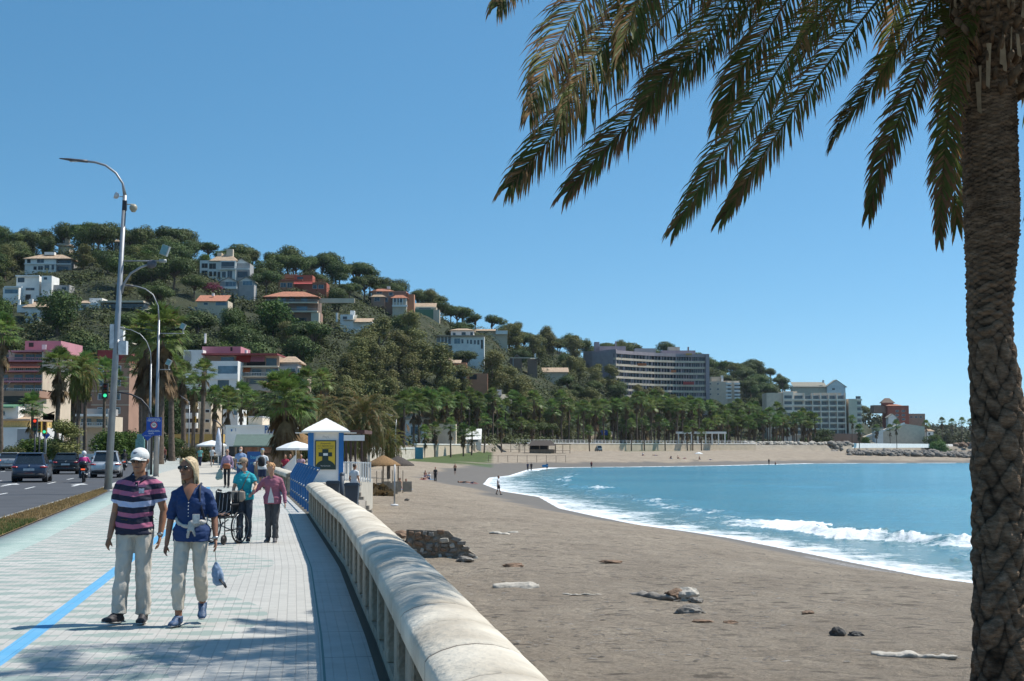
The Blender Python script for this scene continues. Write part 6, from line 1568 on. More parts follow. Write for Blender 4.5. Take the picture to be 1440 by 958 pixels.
# collar, placket button, crest, watch
col_m = cloth('collar_navy', nv); nk = D['neck']
q = MB(); 
for s in (-1, 1): q.tube([nk+V3((0,.065,.025)), nk+V3((s*.065,.03,.02)), nk+V3((s*.075,-.035,-.015)), nk+V3((s*.03,-.095,-.06))], [(.012,.028),(.012,.03),(.012,.03),(.010,.022)], 10)
solid(q, 'collar', col_m, r, vox=.005, smooth=1)
q = MB(); q.cbox(nk+V3((0,-.118,-.105)), (.03,.008,.10)); q.build('placket', col_m, r)
for z in (-.085, -.13): q = MB(); q.ball(nk+V3((0,-.124,z)), .006, 8, 5); q.build('button', FRW, r)
cr_ = MB(); cr_.cbox(D['chest']+V3((.085,-.148,.085)), (.052,.004,.05), rz=.15); pc = cr_.build('crest', mat('crest_white', (.5,.5,.55), var=.5, scale=60), r)
q = MB(); q.cbox(D['chest']+V3((.09,-.146,.135)), (.075,.006,.022), rz=.15); q.build('crest_banner', mat('crest_pink', (.45,.16,.27)), r)
q = MB(); w_ = D['wL']; q.tube([w_ - V3((0,0,-.035)), w_ - V3((0,0,-.015))], [.033,.033], 14); q.ball(w_+V3((.012,-.03,.026)), (.018,.008,.018), 12, 8); q.build('watch', mat('steel_watch', (.4,.42,.42), metal=.8, rough=.3), r)
q = MB(); q.tube([D['hip']+V3((0,0,.062)), D['hip']+V3((0,0,.088))], [(.172,.148),(.172,.148)], 20, up=(1,0,0)); q.build('belt', mat('belt_leather', (.06,.035,.02)), r)
# ---- walking woman
NAVY = cloth('knit_navy', (.012,.038,.125))
wx = WX(274, 14.3)
r, D, HP, HM = figure('blond woman in navy top with sweater tied round her waist, looking aside', (wx, 14.3, 0), H=1.66, female=True,
    J=dict(hip=(.0,0,.96), chest=(0,-.01,1.255), neck=(-.01,.005,1.47), head=(-.04,-.02,1.632), sL=(.155,.0,1.375), sR=(-.16,-.01,1.37), eL=(.225,.05,1.12), wL=(.262,-.04,.88), eR=(-.225,.01,1.10), wR=(-.248,-.06,.84),
           hL=(.085,0,.925), kL=(.10,.0,.52), aL=(.075,.24,.20), tL=(.10,.10,.06), hR=(-.085,0,.925), kR=(-.10,-.12,.53), aR=(-.10,-.10,.095), tR=(-.13,-.25,.025)),
    top=NAVY, bottom=BE, shoes=mat('shoe_blue', (.04,.08,.16), rough=.6, var=.5, scale=40), hair=mat('hair_blond', (.52,.40,.24), rough=.6, var=.25, scale=50), skin=SKIND, yaw=-.42, vox=.0065, hairstyle='bob', sleeve='elbow', cuff=.82, bw=1.0, hem=-.085, fat=1.05)
k = 1.66/1.75; HP_M[0] = HM; glasses(HP, r, k)
WD = D
# neckline skin V as separate proud patch follows the chest: a shallow scooped panel
q = MB(); nk, ch = D['neck'], D['chest']
q.add([nk+V3((-.07,-.072,-.0)), nk+V3((.07,-.072,-.0)), nk+V3((0.005,-.150,-.165)), nk+V3((-.05,-.115,-.06)), nk+V3((.05,-.115,-.06)), nk+V3((0,-.075,.012)), nk+V3((0,-.132,-.06))], [(0,3,6,5), (3,2,6), (6,2,4), (5,6,4,1)], 0, True)
q.build('neckline', SKIND, r)
for i in range(5): q = MB(); q.ball(nk+V3((.006,-.152-.004*i*(i<3),-.18-.033*i)), .006, 8, 5); q.build('button', FRW, r)
SW = mat('sweater_cream', (.46,.44,.41), rough=.95, var=.12, scale=18, bump=.004, bscale=60)
q = MB(); wc = lerp(D['hip'], D['chest'], .42); pts = []
for i in range(25):
    a = 2*math.pi*i/24; pts.append(wc + V3((math.cos(a)*.148, math.sin(a)*.118, -.012 + .03*math.cos(2*a) + .02*math.sin(a))))
q.tube(pts, [(.016,.034)]*25, 10, caps=False); kn = wc + V3((.035,-.135,-.03)); q.ball(kn, (.042,.035,.045), 12, 8)
q.tube([kn, kn+V3((-.03,-.02,-.06)), kn+V3((-.04,0,-.13))], [.03,(.035,.018),(.028,.012)], 10); q.tube([kn, kn+V3((.05,-.01,.03)), kn+V3((.10,.0,.035)), kn+V3((.12,.01,.01))], [.028,(.03,.02),(.03,.018),.018], 10); q.tube([kn, kn+V3((.01,-.02,-.05)), kn+V3((.03,.01,-.11))], [.03,(.03,.018),(.022,.012)], 10)
sw_ = solid(q, 'tied_sweater', SW, r, vox=.007, smooth=2, wr=(.006, (18,18,18)))
q = MB(); q.cbox(kn+V3((.045,-.035,.06)), (.07,.025,.09), rz=.2); q.build('packet', mat('packet_white', (.6,.56,.52), var=.25, scale=30), sw_)
q = MB(); w_ = D['wL']; q.tube([w_+V3((-.006,.005,.04)), w_+V3((-.003,.003,.02))], [.031,.031], 14); q.build('watch', MATS['steel_watch'], r)
q = MB(); pts = [nk+V3((math.cos(a)*.07, math.sin(a)*.055-.02, .0-.05*max(0,-math.sin(a)))) for a in np.linspace(0, 2*math.pi, 21)]; q.tube(pts, .005, 6, caps=False); q.build('necklace', mat('necklace_gold', (.45,.22,.1), metal=.3, rough=.4), r)
q = MB(); pts = [lerp(D['sL'], nk, .35)+V3((0,-.09,.02)), lerp(D['sL'], nk, .3)+V3((.0,-.12,-.10)), D['sL']+V3((-.01,-.07,-.25)), D['sL']+V3((0,.02,-.33))]; q.tube([lerp(D['sL'], nk, .4)+V3((0,.02,.06))]+pts, (.012), 8); q.build('bag_strap', mat('strap_navy', (.01,.014,.035)), r)
# sun cap dangling from her hand
hw = Vector((wx, 14.3, 0)) + D['wL'] + V3((.0,-.02,-.14))
cr = thing('sun_cap', hw, 'denim-blue and black sun cap dangling by its cord from the blond woman\'s hand', 'cap')
q = MB(); q.tube([(0,0,.05),(.006,0,-.02),(.012,0,-.07)], .003, 6); q.build('cord', mat('cord_black', (.02,.02,.02)), cr)
q = MB(); q.tube([(.010,0,-.065),(.015,0,-.12),(.03,0,-.2),(.045,0,-.28),(.05,0,-.30)], [(.012,.01),(.045,.03),(.062,.045),(.055,.04),(.03,.02)], 14, up=(1,0,0)); solid(q, 'crown', mat('denim', (.22,.30,.42), rough=.9, var=.2, scale=30), cr, vox=.007, smooth=2, wr=(.006,(14,14,14)))
q = MB(); q.tube([(.06,-.01,-.24),(.095,-.02,-.275),(.12,-.02,-.32)], [(.012,.05),(.010,.062),(.006,.045)], 12, up=(0.8,0,.6)); q.build('visor', mat('visor_black', (.015,.015,.018), rough=.5), cr)
# ---- carer with wheelchair
TQ = cloth('tee_turquoise', (.015,.32,.38)); DN = mat('trousers_slate', (.045,.06,.085), rough=.9, var=.12, scale=6); CD = cloth('cardigan_pink', (.33,.115,.165)); GY = mat('trousers_grey', (.075,.075,.08), rough=.9, var=.12, scale=6)
Yc = 26.5; cx = WX(347, Yc)
r, D, HP, HM = figure('carer in turquoise tee, tan cap and face mask, one hand on the wheelchair', (cx, Yc, 0), H=1.56, female=True, yaw=-.75, pitch=.12, vox=.009, skin=SKINL, hair=mat('hair_dark', (.03,.02,.015), rough=.6, var=.2, scale=40), hairstyle='short',
    J=dict(head=(-.03,-.03,1.63), sL=(.15,0,1.375), sR=(-.15,-.02,1.375), eR=(-.22,-.04,1.12), wR=(-.20,-.22,.93), eL=(.25,-.06,1.17), wL=(.20,-.26,1.02), kL=(.09,-.04,.5), aL=(.07,.10,.10), tL=(.09,-.05,.03), kR=(-.08,-.08,.5), aR=(-.08,-.06,.09)),
    top=TQ, bottom=DN, shoes=mat('shoe_black', (.02,.02,.022), rough=.5), bw=1.02)
HP_M[0] = HM; glasses(HP, r, .9); kk = .9
q = MB(); q.ball(HP(0,.008,.052), (.086*kk,.104*kk,.08*kk), 14, 10, M=HM); cp_ = solid(q, 'cap', mat('cap_tan', (.30,.22,.15), rough=.9, var=.45, scale=28), r, vox=.009, smooth=2)
q = MB(); q.add([HP(x, y, z) for x, y, z in ((-.07,-.07,.05),(.07,-.07,.05),(.055,-.145,.035),(-.055,-.145,.035),(-.07,-.07,.043),(.07,-.07,.043),(.055,-.145,.028),(-.055,-.145,.028))], [(0,1,2,3),(7,6,5,4),(0,4,5,1),(1,5,6,2),(2,6,7,3),(3,7,4,0)]); q.build('visor', MATS['cap_tan'], cp_)
q = MB(); q.ball(HP(0,-.078,-.045), (.058*kk,.045*kk,.05*kk), 12, 8, M=HM); q.build('face_mask', mat('mask_blue', (.45,.60,.68), rough=.8, var=.05), r)
q = MB(); q.tube([D['sL']+V3((-.04,-.02,.06)), D['chest']+V3((.05,-.15,.06)), D['hip']+V3((-.03,-.17,.12))], (.008), 6); q.tube([D['sL']+V3((-.04,-.02,.06)), D['chest']+V3((.03,.13,.0)), D['hip']+V3((-.12,.08,.12))], (.008), 6)
bg_ = thing('shoulder_bag', Vector((cx, Yc, 0)) + D['hip']+V3((-.09,-.22,.02)), 'beige shoulder bag slung across the turquoise-clad carer', 'bag'); s_ = q.build('strap', mat('strap_brown', (.12,.08,.06)), bg_); s_.location = -(D['hip']+V3((-.09,-.22,.02)))
q = MB(); q.tube([(0,0,.09),(0,0,.07),(0,0,-.06),(.0,0,-.11)], [(.10,.025),(.14,.04),(.15,.045),(.09,.03)], 14, up=(1,0,0)); solid(q, 'pouch', mat('bag_beige', (.30,.24,.19), rough=.8, var=.12, scale=10), bg_, vox=.01, smooth=2)
# ---- elderly woman
r, D, HP, HM = figure('elderly woman in pink cardigan with head bowed, led by the hand', (WX(386, Yc), Yc, 0), H=1.50, female=True, yaw=-.1, pitch=.55, vox=.009, skin=SKINL, hair=mat('hair_ginger', (.50,.27,.12), rough=.7, var=.3, scale=40), hairstyle='curly', sleeve='long',
    J=dict(chest=(0,-.05,1.23), neck=(0,-.11,1.44), head=(-.01,-.18,1.585), sL=(.165,-.05,1.35), sR=(-.165,-.05,1.34), eR=(-.31,-.06,1.16), wR=(-.42,-.18,1.05), eL=(.255,-.02,1.08), wL=(.29,-.10,.84), kL=(.075,-.03,.5), aL=(.07,-.02,.09), kR=(-.08,-.02,.5), aR=(-.09,.04,.09), tR=(-.12,-.10,.02), tL=(.09,-.18,.02)),
    top=CD, bottom=GY, shoes=mat('shoe_grey', (.09,.085,.09), rough=.6), bw=.98, hem=-.12, fat=1.12)
q = MB(); h_, ch = D['hip'], D['chest']; q.add([ch+V3((0,-.165,-.02)), h_+V3((-.055,-.165,.0)), h_+V3((.05,-.165,.0)), h_+V3((-.06,-.15,-.08)), h_+V3((.055,-.15,-.08))], [(0,1,2),(1,3,4,2)]); q.build('blouse', cloth('blouse_white', (.62,.62,.62)), r)
# ---- wheelchair
wcx = WX(319, 26.3)
wc_ = thing('wheelchair', (wcx, 26.2, 0), 'folded-back black wheelchair with spoked wheels pushed along by the carer', 'wheelchair', rz=-.35)
BK = mat('wheelchair_black', (.014,.014,.016), rough=.55, var=.3, scale=12); CHR = mat('chrome_grey', (.25,.26,.27), rough=.3, metal=.8, var=.1)
def ringmb(mb, c, r_, th, axis='X', n=28, m=6):
    pts = []
    for i in range(n + 1):
        a = 2*math.pi*i/n
        pts.append((c[0], c[1]+r_*math.cos(a), c[2]+r_*math.sin(a)) if axis == 'X' else (c[0]+r_*math.cos(a), c[1], c[2]+r_*math.sin(a)))
    mb.tube(pts, th, m, caps=False)
for s in (-1, 1):
    w_ = MB(); ringmb(w_, (0,0,0), .285, .016); wo = w_.build('wheel', BK, wc_, (s*.29, .10, .30))
    q = MB(); ringmb(q, (s*.03,0,0), .26, .008); q.build('push_rim', CHR, wo)
    q = MB()
    for i in range(14): a = 2*math.pi*i/14; q.tube([(0,0,0), (0,.28*math.cos(a),.28*math.sin(a))], .0025, 4)
    q.ball((0,0,0), .025, 8, 6); q.build('spokes', CHR, wo)
    w_ = MB(); ringmb(w_, (0,0,0), .075, .018); w_.tube([(-.012,0,0),(.012,0,0)], .06, 12); w_.build('caster', BK, wc_, (s*.24, -.36, .095))
    q = MB(); q.tube([(s*.24,-.33,.17),(s*.24,-.33,.50),(s*.24,.12,.50)], .013, 8); q.tube([(s*.24,.12,.30),(s*.24,.14,.95),(s*.24,.22,.97)], .013, 8); q.tube([(s*.24,-.30,.25),(s*.24,.12,.27)], .013, 8); q.tube([(s*.25,-.12,.50),(s*.25,-.10,.70),(s*.25,.12,.70)], .012, 8); q.cbox((s*.25,-.02,.715), (.05,.24,.03)); q.tube([(s*.22,-.36,.42),(s*.20,-.52,.16)], .012, 8); q.cbox((s*.13,-.56,.13), (.14,.12,.015)); q.tube([(s*.24,-.33,.17),(s*.24,-.36,.10)], .01, 6)
    solid(q, 'side_frame', BK, wc_, vox=.008, smooth=0)
    q = MB(); q.tube([(s*.24,.20,.97),(s*.24,.31,.95)], .02, 8); q.build('grip', BK, wc_)
q = MB(); q.box(-.24, .24, -.33, .12, .47, .50); solid(q, 'seat', BK, wc_, vox=.012, smooth=2, wr=(.012,(8,8,8)))
q = MB(); q.box(-.235, .235, .10, .135, .52, .93); solid(q, 'backrest', mat('chair_fabric', (.02,.02,.022), rough=.8, var=.6, scale=14), wc_, vox=.012, smooth=2, wr=(.014,(8,8,8)))
q = MB(); q.tube([(-.23,.03,.22),(.23,-.2,.45)], .011, 6); q.build('cross_brace', CHR, wc_); q = MB(); q.tube([(.23,.03,.22),(-.23,-.2,.45)], .011, 6); q.build('cross_brace', CHR, wc_)
q = MB(); q.cbox((-.02,-.12,.53), (.30,.30,.05)); solid(q, 'cushion', mat('blanket_brown', (.16,.10,.08), rough=.95, var=.6, scale=20), wc_, vox=.012, smooth=2, wr=(.02,(9,9,9)))
straps = MB()
for x in (-.12,-.05,.04,.12): straps.tube([(x,.09,.9),(x+.04,-.02,.6),(x-.02,-.2,.52)], .008, 5)
straps.build('strap', CHR, wc_)

# ---- the others on the promenade
def walk(ph=1, w=.18): return dict(kL=(.09,-.08*ph,.5), aL=(.09,-w*ph,.09 if ph > 0 else .14), tL=(.10,-w*ph-.17,.03), kR=(-.09,.04*ph - .03,.5), aR=(-.09,w*ph,.14 if ph > 0 else .09), tR=(-.10,w*ph-.15,.03), eL=(.23,.08*ph,1.13), wL=(.24,.02*ph,.88), eR=(-.23,-.02*ph,1.13), wR=(-.24,-.14*ph,.88))
HDK = MATS['hair_dark']; BLK = mat('cloth_black', (.018,.018,.02), rough=.9, var=.2); WHT = cloth('cloth_white', (.62,.62,.62)); LIL = cloth('shirt_lilac', (.36,.26,.36)); CHK = cloth('shirt_blue', (.24,.33,.50)); NVB = cloth('cloth_navy', (.02,.03,.07)); SHB = MATS['shoe_black']
def P_(u, Y, label, **kw):
    kw.setdefault('vox', .018); kw.setdefault('shoes', SHB); kw.setdefault('hair', HDK); kw.setdefault('grp', 'people walking on the promenade')
    return figure(label, (WX(u, Y), Y, 0), hands=Y < 70, **kw)
r, D, HP, HM = P_(322, 61, 'woman in lilac blouse and black leggings carrying a pale plastic bag', H=1.66, female=True, J=walk(1,.1), top=LIL, bottom=BLK, sleeve='long', skin=SKINL, hairstyle='bun', bw=.85)
HP_M[0] = HM; glasses(HP, r, .95)
q = thing('handbag', Vector((WX(322,61),61,0))+V3((.02,-.20,.93)), 'small orange-brown handbag held at the waist of the lilac-bloused woman', 'bag'); m_ = MB(); m_.tube([(0,0,.12),(0,0,.05),(0,0,-.10)], [(.10,.03),(.18,.07),(.15,.06)], 12, up=(1,0,0)); m_.build('pouch', mat('bag_orange', (.30,.09,.03), rough=.6), q)
q = thing('plastic_bag', Vector((WX(322,61),61,0))+V3((-.30,-.1,.62)), 'pale green plastic carrier bag hanging from a hand of the lilac-bloused woman', 'bag'); m_ = MB(); m_.tube([(0.04,0,.34),(.03,0,.18),(0,0,.0),(-.01,0,-.20),(0,0,-.26)], [(.012,.01),(.05,.03),(.14,.07),(.17,.10),(.12,.06)], 12, up=(1,0,0)); solid(m_, 'sack', mat('plastic_pale', (.36,.47,.42), rough=.4, var=.15, trans=.3), q, vox=.018, smooth=2, wr=(.02,(8,8,8)))
r, D, HP, HM = P_(341, 63, 'balding man in light blue shirt and white mask beside the lilac-bloused woman', H=1.76, J=walk(-1,.1), top=CHK, bottom=mat('jeans_blue', (.05,.09,.18), rough=.9), sleeve='short', skin=SKINL, hair=None)
q = MB(); q.ball(HP(0,-.075,-.045), (.058,.045,.05), 10, 7, M=HM); q.build('face_mask', WHT, r)
r, D, HP, HM = P_(371, 58, 'person in white tee with black backpack and blue cap walking away', rz=math.pi, H=1.68, J=walk(1,.08), top=WHT, bottom=NVB, sleeve='short', skin=SKINL, legs='shorts', hair=MATS['hair_blond'], hairstyle='short')
q = MB(); q.tube([D['chest']+V3((0,.17,.16)), D['chest']+V3((0,.2,.08)), D['chest']+V3((0,.21,-.12)), D['chest']+V3((0,.18,-.2))], [(.08,.05),(.14,.09),(.145,.10),(.12,.07)], 12, up=(1,0,0)); q.build('backpack', BLK, r)
q = MB(); q.ball(HP(0,0,.06), (.085,.10,.075), 12, 8); q.build('cap', mat('cap_blue', (.09,.22,.36)), r)
P_(284, 128, 'distant walker in teal top and dark trousers on the far promenade', H=1.70, J=walk(1), top=cloth('top_teal', (.13,.34,.32)), bottom=NVB)
P_(301, 133, 'distant walker in white shirt and dark shorts beside the far wall', H=1.74, J=walk(-1), top=WHT, bottom=BLK, legs='shorts')
P_(267, 150, 'distant walker in black near the foot of the avenue palms', H=1.72, J=walk(1), top=BLK, bottom=BLK)
P_(234, 155, 'lone walker in maroon top on the wide far paving', H=1.74, J=walk(-1), top=cloth('top_maroon', (.16,.05,.04)), bottom=GY)
P_(259, 170, 'distant walker in grey between the dark-clad one and the palms', H=1.7, J=walk(1), top=cloth('top_grey', (.2,.2,.2)), bottom=NVB)
P_(312, 150, 'distant stroller in pale top at the far end of the wall', H=1.66, J=walk(-1), top=WHT, bottom=mat('jeans_pale', (.18,.22,.3)), female=True)
# seated at the beach bar
sit = dict(hip=(0,.1,.52), chest=(0,.08,.82), neck=(0,.06,1.04), head=(0,.03,1.20), sL=(.17,.07,.98), sR=(-.17,.07,.98), eL=(.22,-.05,.76), wL=(.14,-.24,.74), eR=(-.22,-.05,.76), wR=(-.14,-.24,.74), hL=(.09,.08,.50), kL=(.11,-.36,.50), aL=(.11,-.34,.09), tL=(.11,-.52,.02), hR=(-.09,.08,.50), kR=(-.11,-.36,.50), aR=(-.11,-.34,.09), tR=(-.11,-.52,.02))
def stool(x, y, z, label):
    r = thing('bar_chair', (x, y, z), label, 'chair', 'chairs of the beach bar'); m_ = mat('chair_wood', (.22,.14,.08))
    q = MB(); q.box(-.2,.2,-.18,.2,.40,.43); q.build('seat', m_, r); q = MB(); q.box(-.2,.2,.19,.22,.43,.85); q.build('backrest', m_, r)
    for a, b in ((-.18,-.16),(.18,-.16),(-.18,.18),(.18,.18)): q = MB(); q.box(a-.02,a+.02,b-.02,b+.02,0,.40); q.build('leg', m_, r)
for u, Y, lab, tp, hr_ in ((403, 84, 'seated bar guest in dark red shirt behind the wall', cloth('top_crimson', (.35,.03,.06)), HDK), (425, 84, 'seated bar guest in pale pink with white hair beside the kiosk', cloth('top_rose', (.42,.28,.33)), MATS['hair_grey']), (410, 88, 'seated bar guest in black by the stair railing', BLK, HDK)):
    X = WX(u, Y); figure(lab, (X, Y, .02), H=1.7, J=sit, top=tp, bottom=NVB, shoes=SHB, hair=hr_, vox=.024, hands=False, grp='guests of the beach bar'); stool(X, Y + .08, .02, f'wooden chair under the {lab.split(" beside")[0].split(" behind")[0].split(" by")[0]}')

# ---- people on the sand
def beach(u, Y, label, pose='walk', ph=1, rz=0, **kw):
    X = WX(u, Y); z = max(hz(X, Y), SEA - .05); kw.setdefault('vox', .03); kw.setdefault('hair', HDK)
    J = walk(ph) if pose == 'walk' else (dict() if pose == 'stand' else None)
    if pose == 'sitg': J = {a: (b[0], b[1], b[2] - .42) for a, b in sit.items()}; J.update(kL=(.12,-.3,.34), kR=(-.12,-.3,.34), aL=(.12,-.52,.06), aR=(-.12,-.52,.06), tL=(.12,-.66,.02), tR=(-.12,-.66,.02))
    if pose == 'lie': J = dict(hip=(0,0,.12), chest=(0,.3,.13), neck=(0,.52,.14), head=(0,.68,.16), sL=(.18,.48,.13), sR=(-.18,.48,.13), eL=(.3,.3,.08), wL=(.3,.05,.06), eR=(-.3,.3,.08), wR=(-.3,.05,.06), hL=(.09,-.03,.12), kL=(.11,-.45,.18), aL=(.11,-.85,.06), tL=(.12,-.95,.12), hR=(-.09,-.03,.12), kR=(-.11,-.45,.12), aR=(-.11,-.85,.06), tR=(-.12,-.95,.12))
    kw.setdefault('grp', 'people out on the sand')
    return figure(label, (X, Y, z), rz=rz, J=J, hands=False, **kw)
young = figure('young person in white tee and black shorts standing below the kiosk steps', (WX(493, 60) + .0, 58, hz(WX(497, 58), 58)), rz=2.6, H=1.62, top=WHT, bottom=BLK, legs='shorts', shoes=SHB, hair=HDK, vox=.018, skin=SKIN, hairstyle='bun', grp='people out on the sand')
young[0].location = (WX(500, 58), 58, -.55)
beach(701, 131, 'walker in white shirt and dark shorts at the water\'s edge', top=WHT, bottom=BLK, legs='shorts', shoes=SHB, rz=1.2, vox=.022)
beach(742, 300, 'dark-clad walker on wet sand, left one of the strolling pair', top=NVB, bottom=BLK, shoes=SHB)
beach(747, 300, 'dark-clad walker on wet sand, right one of the strolling pair', top=BLK, bottom=BLK, shoes=SHB, ph=-1)
r = beach(769, 303, 'bather carrying a blue board under one arm near the far waterline', top=cloth('rash_navy', (.02,.05,.10)), bottom=BLK, legs='shorts')
q = thing('surf_board', r[0].location + V3((-.35,-.3,1.0)), 'blue bodyboard carried by the bather near the far waterline', 'board'); m_ = MB(); m_.tube([(-.75,0,.05),(-.6,0,0),(.3,0,0),(.55,0,0)], [(.1,.02),(.26,.03),(.27,.03),(.2,.02)], 12, up=(0,0,1)); m_.build('deck', mat('board_blue', (.05,.2,.4)), q)
beach(831, 330, 'person in dark red walking toward the far waterline', top=cloth('top_red', (.25,.04,.04)), bottom=BLK, legs='shorts', ph=-1)
beach(640.5, 225, 'bare-chested bather standing alone on the upper sand', pose='stand', bottom=BLK, legs='shorts')
beach(613, 165, 'woman in black standing by the sunbathers', pose='walk', top=BLK, bottom=BLK, female=True)
TW = [(.42,.16,.16),(.5,.5,.52),(.12,.3,.5),(.5,.35,.15)]
for i, (u, Y, pz, c_, lab) in enumerate(((596, 172, 'lie', 0, 'sunbather lying on a red towel, leftmost of the group'), (604, 176, 'sitg', 2, 'seated sunbather beside the red towel'), (599, 190, 'sitg', 1, 'seated bather at the back of the sunbathing group'), (652, 178, 'lie', 1, 'sunbather on a white towel apart from the group'), (663, 182, 'lie', 0, 'sunbather on a red towel right of the white towel one'),
    (572, 120, 'sitg', 2, 'bather sitting in the shade by the straw sunshade'), (563, 122, 'sitg', 0, 'second bather in the sunshade\'s shadow, nearer its poles'),
    (903, 400, 'sitg', 0, 'far sunbather sitting near the umbrella, left end'), (920, 405, 'lie', 1, 'far sunbather lying near the white folded chair'), (942, 392, 'sitg', 2, 'far sunbather seated under the small group of bathers'), (952, 395, 'sitg', 3, 'far bather seated next to the blue-clad one'), (961, 398, 'lie', 0, 'far bather lying right of the seated pair'), (982, 400, 'sitg', 1, 'far bather seated by the white parasol'), (997, 402, 'lie', 2, 'far bather lying at the right end of the group'))):
    k_ = dict(bottom=[BLK, NVB, LIL][i % 3], legs='shorts', rz=R.uniform(-1, 1.6), skin=[SKIN, SKINL, SKIND][i % 3]); 
    if pz == 'sitg' and i % 2: k_['top'] = [NVB, WHT, MATS['top_crimson']][i % 3]
    g = beach(u, Y, lab, pose=pz, **k_); p = g[0].location; g[0].location.z += .03
    t_ = thing('beach_towel', (p.x, p.y, hz(p.x, p.y) + .02), f'beach towel under the {lab.split(",")[0]}', 'towel', 'towels spread on the sand', k_['rz'])
    q = MB(); q.box(-.45,.45,-.95,.95,0,.02); q.build('cloth', cloth(f'towel_{c_}', TW[c_]), t_)
beach(1079, 400, 'far bather standing upright in dark clothes left of a seated one', pose='stand', top=BLK, bottom=BLK)
beach(1088, 402, 'far bather seated reddish-skinned near the waterline', pose='sitg', bottom=BLK, legs='shorts', skin=SKIND)
beach(1199, 470, 'far figure in dark clothes climbing the shore rocks', pose='walk', top=BLK, bottom=BLK)
# ================================================================ lamps, signs, signals
POLE = mat('pole_grey', (0.30, 0.31, 0.32), rough=.45, var=.12, scale=3, metal=.5); DKP = mat('pole_dark', (.03,.03,.035), rough=.5)
def lamp(u, Y, vtop, name_label, arm_px, r0=.15, r1=.075, head_dir=-1, extra=None):
    X = X_at(u, Y); H = CH + (628 - vtop)/F*Y; r = thing('street_lamp', (X, Y, 0), name_label, 'street lamp', 'street lamps along the promenade')
    k = Y / F; pts = [V3(((a-u)*k, 0, CH + (628-b)*k)) for a, b in arm_px]
    base = pts[0]
    m_ = MB(); m_.tube([(0,0,0), (base.x*.5, 0, base.z*.5), base], [r0, (r0+r1)/2, r1], 12); m_.cyl((0,0), r0*1.6, 0, .05, 12); m_.build('pole', POLE, r)
    m_ = MB(); m_.tube(pts, [r1*.9] + [r1*.55]*(len(pts)-1), 8); m_.build('arm', POLE, r)
    e = pts[-1]; d = (pts[-1]-pts[-2]).normalized(); m_ = MB(); m_.tube([e - d*.1, e + d*.15, e + d*.7, e + d*1.05], [(.05,.06),(.10,.06),(.11,.05),(.04,.02)], 10, up=(0,1,0)); hd_ = m_.build('lamp_head', mat('lamp_dark', (.09,.09,.10), rough=.5), r)
    m_ = MB(); c = e + d*.4; m_.cbox(c + V3((0,0,-.055)), (.45,.14,.02)); m_.build('lens', mat('lamp_lens', (.5,.5,.48), rough=.3), hd_)
    return r, k
r, k = lamp(156, 57, 222, 'tallest curved-arm street lamp beside the verge with camera dome and box', [(171.5,272),(168,255),(158,240),(143,229),(128,224.5),(114,223)], r0=.16, r1=.085)
Z = lambda v: CH + (628-v)*k; XX_ = lambda a: (a-156)*k
m_ = MB(); m_.tube([(XX_(171),0,Z(285)), (XX_(178),0,Z(285)), (XX_(183),0,Z(285))], .02, 6); m_.ball((XX_(184),0,Z(290)), .16, 14, 10); m_.tube([(XX_(184),0,Z(291)),(XX_(184),0,Z(296))],[.155,.08],12); m_.build('camera_dome', mat('dome_cream', (.33,.30,.22), rough=.4), r)
m_ = MB(); m_.lathe([(.02,0),(.10,.03),(.13,.10),(.14,.16)], c=(XX_(163),0,Z(274)), n=14, M=Matrix.Rotation(-1.2,3,'Y')); m_.tube([(XX_(164),0,Z(274)),(XX_(172),0,Z(274))], .02, 6); m_.build('antenna', mat('antenna_white', (.55,.55,.55)), r)
m_ = MB(); m_.cbox((XX_(172),-.05,Z(287)), (.16,.14,.4)); m_.build('junction_box', DKP, r)
m_ = MB(); m_.box(XX_(168), XX_(179), -.15, .15, Z(499), Z(480)); m_.build('cabinet', mat('cabinet_white', (.55,.57,.58), rough=.4), r)
m_ = MB(); m_.tube([(XX_(165),0,Z(495)), (XX_(165),0,Z(478))], .10, 12); m_.build('rain_cap', POLE, r)
m_ = MB(); m_.box(XX_(155), XX_(161), -.1, .1, Z(490), Z(456)); m_.build('cabinet', MATS['cabinet_white'], r)
m_ = MB(); m_.tube([(XX_(170),0,Z(412)),(XX_(173),0,Z(398)),(XX_(182),0,Z(384)),(XX_(196),0,Z(375)),(XX_(208),0,Z(371))], .045, 8); a_ = m_.build('arm', POLE, r)
m_ = MB(); m_.lathe([(.05,.16),(.15,.12),(.19,.05),(.19,0),(.16,-.02)], c=(XX_(212),-.02,Z(371)), n=18, M=Matrix.Rotation(1.2,3,'X')); m_.build('lamp_head', MATS['lamp_dark'], a_)
m_ = MB(); m_.tube([(XX_(170),0,Z(366)),(XX_(225),0,Z(366))], .03, 6); a_ = m_.build('arm', POLE, r)
m_ = MB(); M_ = Matrix.Rotation(.35,3,'Y'); m_.cbox((XX_(230),0,Z(351)), (.30,.22,.42), M=M_); m_.tube([(XX_(222),0,Z(366)),(XX_(232),0,Z(366))], .07, 8); fl = m_.build('floodlight', mat('floodlight_grey', (.35,.37,.36), rough=.4), a_)
m_ = MB(); m_.cbox((XX_(229.6),-.12,Z(351)), (.25,.02,.36), M=M_); m_.build('lens', mat('flood_glass', (.18,.32,.33), rough=.15), fl)
r, k = lamp(222, 83, 402, 'slender arched street lamp carrying the blue speed sign', [(223,450),(221.5,430),(214,414),(203,406),(192,402.5),(184,401.5)], r0=.14, r1=.06)
XB = lambda a: (a-222)*k; ZB = lambda v: CH + (628-v)*k
